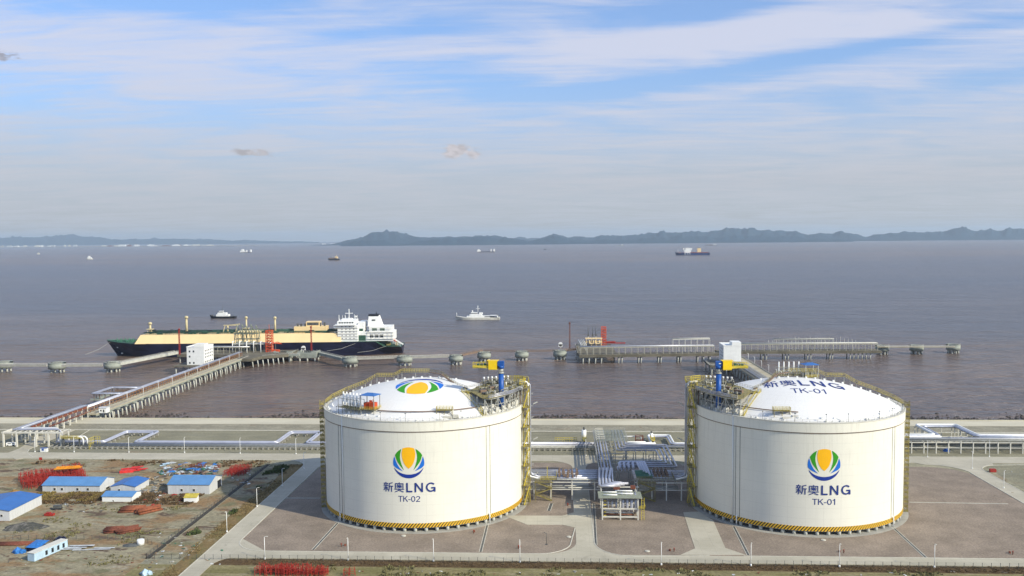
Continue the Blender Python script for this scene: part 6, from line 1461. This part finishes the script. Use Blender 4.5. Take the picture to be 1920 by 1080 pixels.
# dolphins
def dolphin(px, py, label, r=8., rect_=False):
    p = G(px, py, SEA); t_ = thing('mooring_dolphin', label, 'dolphin', (p.x, p.y+5, 0), 0, 'concrete mooring dolphins')
    cz = MB()
    if rect_: cz.b2(-9.5, 9.5, -7, 7, -1.7, 2.8); cz.b2(-9.5, -4, -7, -6.2, 2.801, 4.6).b2(4, 9.5, -7, -6.2, 2.801, 4.6).b2(-9.5, -8.7, -6.199, 7, 2.801, 4.6).b2(8.7, 9.5, -6.199, 7, 2.801, 4.6)
    else: cz.cyl((0, 0), r, -1.7, 2.4, 28); cz.ring(r*.72, r, 2.4, 3.7, 28, a0=R(-150), a1=R(-30)); cz.ring(r*.72, r, 2.4, 3.7, 28, a0=R(20), a1=R(160))
    cz.build('cap', M['pier'], t_)
    k = {}; ps = [(r*.68*math.cos(2*PI*i/8+.2), r*.68*math.sin(2*PI*i/8+.2), .12*math.cos(2*PI*i/8+.2), .12*math.sin(2*PI*i/8+.2)) for i in range(8)] if not rect_ else [(x, y, 0, -.05 if y < 0 else .05) for x in (-7.5, 0, 7.5) for y in (-6, 6)]
    pilework(t_, ps, .8, -1.7)
    hk = MB()
    for x in (-2.4, 0, 2.4): hk.box((x, 0, 3.0 if not rect_ else 4.), (1.2, 2.6, 1.4)).tube([(x, 0, 2), (x, 1, 3.4)], .4, 8)
    hk.build('mooring_hooks', M['dgrey'], t_)
    rr2 = MB(); rr2.rail([(r*.96*math.cos(R(a)), r*.96*math.sin(R(a)), 3.7) for a in range(200, 345, 20)], 1.0, 2, .05, 2); rr2.build('railing', M['offwhite'], t_) if not rect_ else None
    return t_
for px, py, lab in [(2, 697, 'round concrete dolphin cut by the left edge of the photo'), (102, 699, 'round concrete dolphin second from the left edge'), (207, 698, 'round concrete dolphin in front of the bow of the large ship'),
    (655, 688, 'round concrete dolphin in front of the stern half of the large ship'), (757, 686, 'round concrete dolphin just right of the large ship stern'), (854, 684.5, 'round concrete dolphin above the blue crane of TK-02, left of the ramp'),
    (907, 678.5, 'round concrete dolphin at the top of the brown ramp'), (978, 677, 'round concrete dolphin midway between crane and right jetty'), (1050, 675, 'round concrete dolphin next to the left end of the right jetty'),
    (1657, 665, 'round concrete dolphin at the right end of the right jetty'), (1722, 664.5, 'detached round dolphin second from the right end of the berth'), (1791, 663, 'detached round dolphin farthest right in the water')]:
    dolphin(px, py, lab, 7.6 if px < 800 else 6.6)
dolphin(531, 677, 'square concrete breasting platform nearest the left jetty head', rect_=True); dolphin(577, 677, 'square concrete breasting platform next to the red tower by the ship', rect_=True)
# walkways
def walk(label, a, b, z0=3.2, z1=None, wd=1.8, h=1.8, m='conc', name='footbridge', truss=True):
    p, q = G(a[0], a[1], z0), G(b[0], b[1], z1 if z1 is not None else z0); d = q-p; rz_ = math.atan2(d.y, d.x)
    r = thing(name, label, 'footbridge', p, rz_, 'footbridges between dolphins'); L = Vector((d.x, d.y)).length; dz0 = d.z
    f = MB(); f.bar((0, 0, -h/2), (L, 0, dz0-h/2), wd, h); f.build('girder', M[m], r); f = MB()
    for s_ in (-wd/2, wd/2): f.rail([(0, s_, 0), (L, s_, dz0)], 1.1, 2.5, .07, 2)
    f.build('railing', M['offwhite' if m != 'brown' else m], r); return r
walk('pale footbridge running off the left edge of the photo', (-60, 683), (88, 683.5)); walk('pale footbridge between the two left dolphins', (116, 684), (192, 683)); walk('long pale footbridge rising to the left jetty head past the ship bow', (222, 680), (331, 659), wd=4.5, h=2.4, m='pilec')
walk('grey sloping slab bridge from the breasting platform to the first stern dolphin', (590, 658), (644, 671), wd=4, h=2.5, m='pier'); walk('pale footbridge in front of the ship stern between two dolphins', (664, 671), (746, 668.5)); walk('pale footbridge right of the ship stern', (768, 668.5), (842, 666.5))
walk('brown ramp rising between the dolphins above the crane', (864, 664.5), (904, 656), m='brown'); walk('thin pipe footbridge between ramp and middle dolphin', (908, 657), (974, 657.5), m='brown', wd=1.5, h=.8); walk('thin pipe footbridge between middle dolphin and right jetty dolphin', (982, 657.5), (1046, 657), m='brown', wd=1.5, h=.8)
walk('short brown bridge onto the right jetty head', (1054, 656), (1088, 652), m='brown', wd=5, h=1.5); walk('short link between the two square breasting platforms', (541, 664), (562, 664), m='pier', wd=3); walk('short link from the left jetty head to the breasting platforms', (506, 661), (520, 663), m='pier', wd=3)
walk('low sandy-coloured footbridge behind the far right dolphins', (1645, 650), (1790, 650), wd=2.5, h=.6, m='deckc')

# ================================================================== SHIPS
def hull(sts, m_hull, m_deck, parent, name='hull', keel=-3., extra=None, ml=None):
    """sts: (x, half beam at deck, half beam at water, deck z)"""
    f = MB(); vs = []; K = 7
    x00 = sts[0][0]; xm = sts[-1][0]-x00
    for (x, hd, hw, z) in sts:
        u_ = (x-x00)/xm; xw = x+xm*.033*max(0., 1-u_/.12); xq = x+xm*.018*max(0., 1-u_/.12)
        vs += [(x, -hd, z), (xq, -(hd*.35+hw*.65), z*.45), (xw, -hw, .2), (xw, -hw*.8, keel), (xw, hw*.8, keel), (xw, hw, .2), (xq, hd*.35+hw*.65, z*.45), (x, hd, z)]
    n = len(sts)
    for i in range(n-1):
        a, b = i*8, (i+1)*8
        for k in range(7): f_ = (a+k, a+k+1, b+k+1, b+k); f.f.append(f_); f.mi.append(0); f.sm.append(False)
        f.f.append((a+7, a, b, b+7)); f.mi.append(1); f.sm.append(False)
    f.f.append(tuple(range(8))); f.mi.append(0); f.sm.append(False); f.f.append(tuple(reversed(range((n-1)*8, n*8)))); f.mi.append(0); f.sm.append(False)
    f.v = vs; return f.build(name, [m_hull, m_deck], parent)
LS = 306.
lng = thing('gas_carrier', 'long dark-hulled gas carrier with cream tank cover and white superstructure, moored at the left jetty', 'ship', (-470.4, 909.5, SEA), R(4.2))
k = LS/300.
M['creamg'] = mat('dull_cream_paint', (.55, .47, .27), .6, var=.1)
def X(v): return v*k
hl = hull([(X(0), .3, .1, 15.6), (X(4), 4.5, .2, 15.4), (X(9), 8.5, .5, 15.2), (X(18), 14.5, 5.5, 14.8), (X(32), 20, 13, 14.4), (X(52), 22.6, 20, 14.1), (X(80), 23, 22.8, 14.), (X(225), 23, 23, 14.), (X(262), 23, 21, 14.), (X(275), 22, 17, 13.7), (X(283), 21, 13, 8.8), (X(298), 19, 7, 8.2), (X(300), 18, 4, 8.)], M['navy'], M['dgreen'], lng)
MB().b2(X(5), X(30), -.5, .5, 14.6, 16).build('bow_bulwark', M['green'], lng)
f = MB()
for a, b in (((X(0), .3, 15.2), (X(9), -8.5, 14.7)), ((X(9), -8.5, 14.7), (X(32), -20, 13.4)), ((X(0), .3, 15.2), (X(9), 8.5, 14.7)), ((X(9), 8.5, 14.7), (X(32), 20, 13.4))): f.rail([a, b], 1.3, 3, .12, 2)
q_ = random.Random(9)
for i in range(20): f.box((X(q_.uniform(8, 34)), q_.uniform(-9, 9), 15), (q_.uniform(1, 4), q_.uniform(1, 3), q_.uniform(1, 3)))
for i in range(5): f.tube([(X(12+i*4), -4, 14), (X(12+i*4), -4, 18.5)], .5, 6)
f.build('forecastle_gear', M['green'], lng)
# trunk cover
a0, a1 = X(36), X(240); zt0, zt1 = 14.0, 22.6; f = MB()
v = [(a0, -22.0, zt0), (a1, -22.0, zt0), (a1, 22.0, zt0), (a0, 22.0, zt0), (a0+4.5, -17, zt1), (a1, -17, zt1), (a1, 17, zt1), (a0+4.5, 17, zt1)]
f.add(v, [(0, 1, 5, 4), (1, 2, 6, 5), (2, 3, 7, 6), (3, 0, 4, 7), (4, 5, 6, 7)]); f.build('tank_cover', M['cream'], lng)
f = MB(); g2 = MB(); q_ = random.Random(12)
for y in (-12, -8, -4, 2, 7): f.tube([(a0+6, y, zt1+1.2+q_.random()), (a1-2, y, zt1+1.2+q_.random())], .45, 6)
for i in range(120): x = q_.uniform(a0+6, a1-3); f.box((x, q_.uniform(-14, 10), zt1+q_.uniform(.4, 2)), (q_.uniform(1, 6), q_.uniform(.5, 2), q_.uniform(.8, 2.2)))
f.rail([(a0+5, -14.8, zt1), (a1, -14.8, zt1)], 1.3, 4, .1, 2); f.build('deck_piping', M['dgreen'], lng)
for i in range(60): x = q_.uniform(a0+6, a1-3); g2.box((x, q_.uniform(-13, 12), zt1+q_.uniform(.6, 2.6)), (q_.uniform(1, 7), q_.uniform(.4, 1.5), q_.uniform(.4, 1.2)))
g2.build('dark_fittings', M['black'], lng)
for i, (px, h, r_) in enumerate(((284, 9.5, 1.1), (351, 15.5, 1.15), (461, 14.5, .9), (514, 14, .95))):
    x = (px-204)/546*LS; v_ = MB(); v_.tube([(x, 0, zt1), (x, 0, zt1+h)], [r_*1.1, r_*.9], 12).tube([(x, 0, zt1+h-.3), (x, 0, zt1+h+1.4), (x, 0, zt1+h+2.2)], [r_*1.7, r_*1.7, r_*.8], 12)
    if i in (0, 2): v_.bar((x-3, -2, zt1), (x, 0, zt1+7), .5).bar((x+3, -2, zt1), (x, 0, zt1+7), .5).b2(x-3, x+3, -3, 3, zt1+4, zt1+4.6)
    v_.build('vent_mast', M['creamg'], lng)
x = X(124); f = MB(); f.tube([(x, -6, zt1), (x, -6, zt1+8)], .9, 8).bar((x, -6, zt1+8), (x+13, -8, zt1+9.5), .9).bar((x-4, -10, zt1), (x-1.4, -10, zt1+8.5), .7).bar((x+9, -10, zt1), (x+11, -10, zt1+9), .7).bar((x-3, -10, zt1+8.5), (x+12, -10, zt1+8.5), .8)
for i in range(7): f.tube([(x+14+i*3, -12, zt1), (x+14+i*3, -12, zt1+3.4), (x+14+i*3, -20, zt1+2)], .5, 6)
f.b2(x+12, x+36, -14, -2, zt1, zt1+2.5); f.build('cargo_manifold', M['creamg'], lng)
# compressor house
x0, x1 = (553-204)/546*LS, (612-204)/546*LS
MB().b2(x0, x1, -11, 3, zt1, zt1+6.4).b2(x0+12, x0+26, -9, 1, zt1+6.4, zt1+11.2).build('compressor_house', M['cream'], lng)
f = MB()
for i in range(8): f.box((x0+3+i*3.9, -7+q_.uniform(-2, 2), zt1+7.6), (1.8, 1.8, 3.+(2 if i > 5 else 0)))
f.b2(x0+13, x0+25, -9.1, -9, zt1+7.5, zt1+10.4); f.build('house_fans', M['dgrey'], lng)
# superstructure
s0, s1 = (628-204)/546*LS, (671-204)/546*LS; Hd = 14.0; f = MB()
f.b2(s0+4, s1, -19, 19, Hd, Hd+14).b2(s0, s1, -19.5, 19.5, Hd+14, Hd+16.6).b2(s0+2, s1-2, -21.5, 21.5, Hd+16.6, Hd+17.2).b2(s0+3, s1-4, -15, 15, Hd+17.2, Hd+20.4).b2(s0+6, s1-8, -6, 6, Hd+20.4, Hd+22)
for i in range(4): f.b2(s0+.5, s0+4, -17, 17, Hd+3+i*3.2, Hd+3.5+i*3.2)
f.b2(s1, s1+9, -16, 16, Hd, Hd+9).b2(s1, s1+6, -14, 14, Hd+9, Hd+19)
f.b2(s1+9, s1+36, -16, 16, Hd, Hd+8.5).b2(s1+11, s1+34, -12.5, 12.5, Hd+8.5, Hd+14); f.build('superstructure', M['white'], lng)
f = MB()
for i in range(5): f.b2(s0+3.2, s1+1.2, -19.6, -18.98, Hd+2.4+i*2.8, Hd+2.62+i*2.8)
for i in range(4): f.b2(s1+9, s1+36.4, -17, -15.98, Hd+2.0+i*3.4, Hd+2.2+i*3.4)
for i in range(7): f.bar((s1+10+i*4.2, -16.8, Hd+2), (s1+10+i*4.2, -16.8, Hd+8.5), .18)
f.build('side_gallery', M['offwhite'], lng)
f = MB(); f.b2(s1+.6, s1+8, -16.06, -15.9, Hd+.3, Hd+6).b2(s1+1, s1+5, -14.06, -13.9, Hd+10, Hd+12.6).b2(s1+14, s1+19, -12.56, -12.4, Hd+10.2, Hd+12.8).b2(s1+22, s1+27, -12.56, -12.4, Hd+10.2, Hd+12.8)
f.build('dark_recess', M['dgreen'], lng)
f = MB(); zz = Hd+20.4
[f.bar((s0+5+i*2.6, -12+i*3, zz), (s0+5+i*2.6, -12+i*3, zz+2.5+(i*7 % 4)), .3) for i in range(7)]; f.bar((s0+13, 0, zz+2), (s0+13, 0, zz+11.5), .7).bar((s0+9, 0, zz+7), (s0+17, 0, zz+7), .5).bar((s0+4, -9, zz), (s0+4, -9, zz+6), .5).bar((s0+21, -8, zz), (s0+21, -8, zz+3.6), .5).bar((s0+8, 5, zz), (s0+8, 5, zz+5), .4)
f.tube([(s0+21, -8, zz+3.4), (s0+21, -8, zz+5)], 1., 8); f.build('radar_mast', M['white'], lng)
f = MB()
for z in (3.2, 6.4, 9.6, 12.6, 15.3):
    for i in range(4): f.box((s0+8.5+i*4, -19.05 if z < 14 else -19.55, Hd+z), (.9, .12, .9))
for i in range(6): f.box((s0+5.6+i*2.6, -15.05, Hd+18.9), (2., .12, 1.3))
for i in range(3): f.box((s1+14+i*5, -16.05, Hd+5), (3.4, .12, 3))
f.build('window', M['glass'], lng)
f = MB()
for z in (Hd+8.5, Hd+14): f.rail([(s1+9, -15.9, z), (s1+36, -15.9, z)], 1.2, 2.5, .1, 2)
for z in (Hd+17.2,): f.rail([(s0+2, -21.4, z), (s1-2, -21.4, z)], 1.2, 2.5, .1, 2)
f.rail([(s1+36, -19, Hd-3), (X(299), -18, 8.3)], 3.2, 3, .14, 3); f.build('railing', M['white'], lng)
fx = (700-204)/546*LS
fu = MB(); v = [(fx-7.5, -6, Hd+14), (fx+7.5, -6, Hd+14), (fx+7.5, 6, Hd+14), (fx-7.5, 6, Hd+14), (fx-6.5, -4.5, Hd+25), (fx+4, -4.5, Hd+25), (fx+4, 4.5, Hd+25), (fx-6.5, 4.5, Hd+25)]
fu.add(v, [(0, 1, 5, 4), (1, 2, 6, 5), (2, 3, 7, 6), (3, 0, 4, 7), (4, 5, 6, 7)]); fn = fu.build('funnel', M['white'], lng)
MB().b2(fx-6.8, fx+3.6, -4.7, 4.7, Hd+24.4, Hd+26.4).tube([(fx+1, 0, Hd+26), (fx+1, 0, Hd+28)], .5, 6).build('funnel_cap', M['black'], fn); MB().box((fx-1.4, -5.45, Hd+20.5), (3.4, .3, 1.4), rx=R(-9)).build('funnel_badge', M['dgrey'], fn)
f = MB(); xs_ = X(286)
f.bar((xs_, -4, 11), (xs_+3, -4, 21), .5).bar((xs_-1, -10, 20), (X(300)+1.5, -10, 9.5), .9).bar((xs_-1, -14, 20), (X(300)+1.5, -14, 9.5), .5); f.build('lifeboat_ramp', M['white'], lng)
MB().tube([(xs_+1.5, -12, 17.2), (xs_+6, -12, 14.4), (xs_+8.5, -12, 12.4)], [.8, 1.5, .6], 8).build('lifeboat', M['orange'], lng)
f = MB()
for i in range(14): f.box((X(q_.uniform(272, 297)), q_.uniform(-15, 10), 9.6), (q_.uniform(1, 3), 2, q_.uniform(1, 3)))
f.build('stern_gear', M['oliv'], lng)
f = MB()
for (a, b) in (((X(255), -22.5, 12.4), (X(232), -54, 8.8)), ((X(285), -20, 9), (X(262), -58, 7.5)), ((X(6), -6, 14.8), (X(2), -55, 8))): f.tube([a, tuple((a[i]+b[i])/2-(1.5 if i == 2 else 0) for i in range(3)), b], .12, 4)
f.build('mooring_rope', M['pilec'], lng)
f = MB()   # draught and bow marks
f.box((X(14), -9.2, 9.3), (1., .5, .6)); f.cyl((X(17), -5.6), .9, 2.2, 3.4, 8); f.build('bow_mark', M['white'], lng)

def boat(label, px, py, L, flip, hullm, deckm, parts, name='ship', cat='ship', fb=4., grp=None, sheer=1.3, rz_=0., beam=.16):
    """general small ship: parts = (name, material, [boxes x0,x1,half width,z0,z1]) in metres from the bow"""
    p = G(px, py, SEA); r = thing(name, label, cat, (p.x, p.y, SEA), rz_+(PI if flip else 0), grp); B = L*beam/2
    h = [(-L/2, .1, .05, fb*sheer), (-L/2+L*.06, B*.5, B*.2, fb*sheer*.96), (-L/2+L*.18, B*.9, B*.7, fb*1.08), (-L/2+L*.35, B, B*.95, fb), (L/2-L*.2, B, B*.95, fb), (L/2-L*.02, B*.9, B*.6, fb*1.02), (L/2, B*.85, B*.5, fb*1.02)]
    hull(h, M[hullm], M[deckm], r, keel=-1.5)
    for (nm, m, bxs) in parts:
        f = MB()
        for b in bxs:
            if len(b) == 5: f.b2(b[0]-L/2, b[1]-L/2, -b[2], b[2], b[3], b[4])
            else: f.tube([(b[0]-L/2, b[3], b[1]), (b[0]-L/2, b[3], b[2])], b[4], 6) if len(b) == 6 else None
        f.build(nm, M[m], r)
    return r
def st(x, z0, z1, r_=.3, y=0): return (x, z0, z1, y, r_, 0)
boat('small dark-hulled tug with white deckhouse beyond the large ship', 418, 596.5, 40, False, 'black', 'dgrey', [('deckhouse', 'white', [(11, 30, 4, 3, 6), (13, 26, 3.4, 6, 8.4), (15, 21, 3, 8.4, 11)]), ('window', 'glass', [(14.9, 21.1, 3.05, 9, 10.2)]), ('mast', 'dgrey', [st(19.5, 11, 21, .25), st(4, 4, 6, .5), st(36, 3, 5, .5)]), ('fender', 'black', [(0.5, 2, 1, 3, 5)])], 'tug_boat', 'tug', fb=3., sheer=1.6, beam=.28)
pat = boat('white patrol ship with a mast amidships heading left on open water', 895, 599, 66, False, 'offwhite', 'offwhite', [('deckhouse', 'white', [(18, 52, 4.4, 4, 7), (22, 40, 4, 7, 10), (24, 33, 3.6, 10, 13.4)]), ('window', 'glass', [(23.9, 33.1, 3.65, 11.2, 12.4), (44, 58, 4.45, 5, 6.4)]), ('mast', 'white', [st(34, 13, 26, .4), st(3, 5, 13, .3), st(26, 13, 17, .9), (31, 37, .4, 20, 20.5)]), ('funnel', 'white', [(36, 41, 2, 10, 13)]), ('aft_frame', 'white', [(52, 63, 4, 7.4, 8), (62, 63, 4, 4, 8)])], 'patrol_ship', 'patrol ship', fb=4.2, sheer=1.5, beam=.17)
pat.scale = (1, 1, .78)
cs = boat('dark container ship with white bridge and orange funnel on the far water', 1298, 478.5, 214, False, 'shipblue', 'red', [('bridge_block', 'white', [(56, 98, 14, 14, 32), (64, 90, 12, 32, 46), (48, 56, 13, 34, 44), (50, 58, 10, 14, 34), (92, 104, 13, 34, 44)]), ('funnel', 'cream', [(138, 160, 9, 14, 44)]), ('funnel_cap', 'dgrey', [(142, 156, 8, 42, 46)]),
   ('red_deck', 'water_red', [(92, 205, 15, 14, 19), (20, 60, 14, 14, 17)]), ('foremast', 'white', [st(18, 16, 38, .8)])], 'container_ship', 'cargo ship', fb=15., sheer=1.25)
MB().b2(-50, -43, -17.4, -17.1, 5, 12).b2(-34, -28, -17.4, -17.1, 5, 12).b2(-20, -14, -17.4, -17.1, 5, 12).build('hull_mark', M['plastic'], cs)
boat('low dark cargo ship with white bow house and two white posts at the stern', 911, 472.8, 155, False, 'navy', 'dgrey', [('bridge_block', 'white', [(4, 34, 10, 4, 16), (10, 24, 8, 16, 25)]), ('stern_house', 'white', [(118, 126, 9, 3, 26), (142, 154, 9, 3, 26)])], fb=5., cat='cargo ship', name='cargo_ship')
boat('small dark cargo ship with pale stern house in the left middle distance', 626, 488, 66, False, 'black', 'brown', [('superstructure', 'brown', [(6, 50, 5, 8, 14)]), ('stern_house', 'cream', [(40, 56, 5, 10, 21)]), ('mast', 'cream', [st(48, 20, 30, .8), st(28, 14, 22, .5)])], fb=9., cat='cargo ship', name='cargo_ship')
boat('small white ship with two white posts near the far shore, left of centre', 461, 474, 112, False, 'navy', 'dgrey', [('bridge_block', 'white', [(4, 50, 10, 5, 20), (16, 38, 8, 20, 34)]), ('stern_house', 'white', [(60, 68, 8, 5, 26), (98, 110, 8, 5, 30)])], fb=5., cat='cargo ship', name='cargo_ship')
boat('little cream boat alone on the far water at the left', 168, 486.5, 42, False, 'offwhite', 'offwhite', [('deckhouse', 'white', [(8, 34, 5, 5, 13), (12, 24, 4, 13, 23)]), ('mast', 'white', [st(30, 10, 20, .7)])], fb=6., cat='boat', name='small_boat', beam=.25)
boat('faint small boat nearest the left edge on the far water', 72, 477, 34, False, 'offwhite', 'offwhite', [('deckhouse', 'offwhite', [(8, 26, 4, 4, 14)]), ('mast', 'offwhite', [st(16, 14, 26, .8)])], fb=5., cat='boat', name='small_boat', beam=.25)
boat('tiny dark speck of a boat between the far cargo ships', 1022, 468, 34, False, 'black', 'dgrey', [('deckhouse', 'dgrey', [(8, 20, 4, 4, 8)])], fb=4., cat='boat', name='small_boat', beam=.25)
boat('tiny grey barge far behind the container ship', 1333, 460, 160, False, 'brown', 'dgrey', [('deckhouse', 'plastic', [(110, 150, 8, 5, 18)]), ('hatches', 'brown', [(20, 100, 9, 5, 9)])], fb=5., cat='boat', name='barge')
boat('tiny grey ship close under the far hills, right of centre', 1163, 460.5, 110, False, 'pier', 'dgrey', [('deckhouse', 'plastic', [(70, 95, 8, 5, 18)])], fb=5., cat='boat', name='barge')

# far shore buildings: small pale blocks of the towns under the hills
bq = random.Random(31); bp = {}
def town(n, x0, x1, ya, yb, lab, grp, mats, wmin, wmax, hmin, hmax, lift=0.):
    for i in range(n):
        px = bq.uniform(x0, x1); py = ya+(yb-ya)*(px-x0)/(x1-x0); m_ = bq.choice(mats)
        p = G(px, py+bq.uniform(-.5, .3), SEA+3); w_, h = bq.uniform(wmin, wmax), bq.uniform(hmin, hmax)
        key = (m_, bq.randint(0, 1))
        if key not in bp:
            f = MB().b2(-.5, .5, -.4, .4, 0, 1)
            if key[1]: f.b2(-.2, .3, -.3, .3, 1, 1.3)
            else: f.prismx([(-.45, 1), (0, 1.25), (.45, 1)], -.52, .52)
            o = tag(f.build('shore_building', M[m_]), lab, 'building', grp); bp[key] = o
        else: o = bp[key].copy(); COL.objects.link(o); o['label'] = lab; o['group'] = grp
        o.location = p; o.scale = (w_, 40, h)
town(26, 0, 145, 463.5, 462.5, 'small pale block in the hazy town on the left part of the far shore', 'far shore town, left part', ['plastic', 'white', 'offwhite', 'conc'], 30, 110, 10, 34)
town(26, 190, 400, 462.2, 460.6, 'small pale block in the hazy port right of the far shore town', 'far shore port, left', ['white', 'white', 'plastic', 'rust', 'offwhite'], 50, 170, 10, 34)
town(16, 602, 682, 458.6, 457.8, 'small white block at the foot of the tallest far hill', 'far shore buildings below the tallest hill', ['white', 'white', 'plastic'], 30, 90, 12, 34)
town(16, 1260, 1420, 453.2, 451.0, 'small pale block on the far shore behind the container ship', 'far shore buildings behind the container ship', ['plastic', 'offwhite', 'conc'], 30, 90, 10, 28)
town(10, 1490, 1600, 449.6, 448.8, 'small white block on the far shore to the right', 'far shore buildings to the right', ['white', 'plastic'], 40, 110, 14, 40)
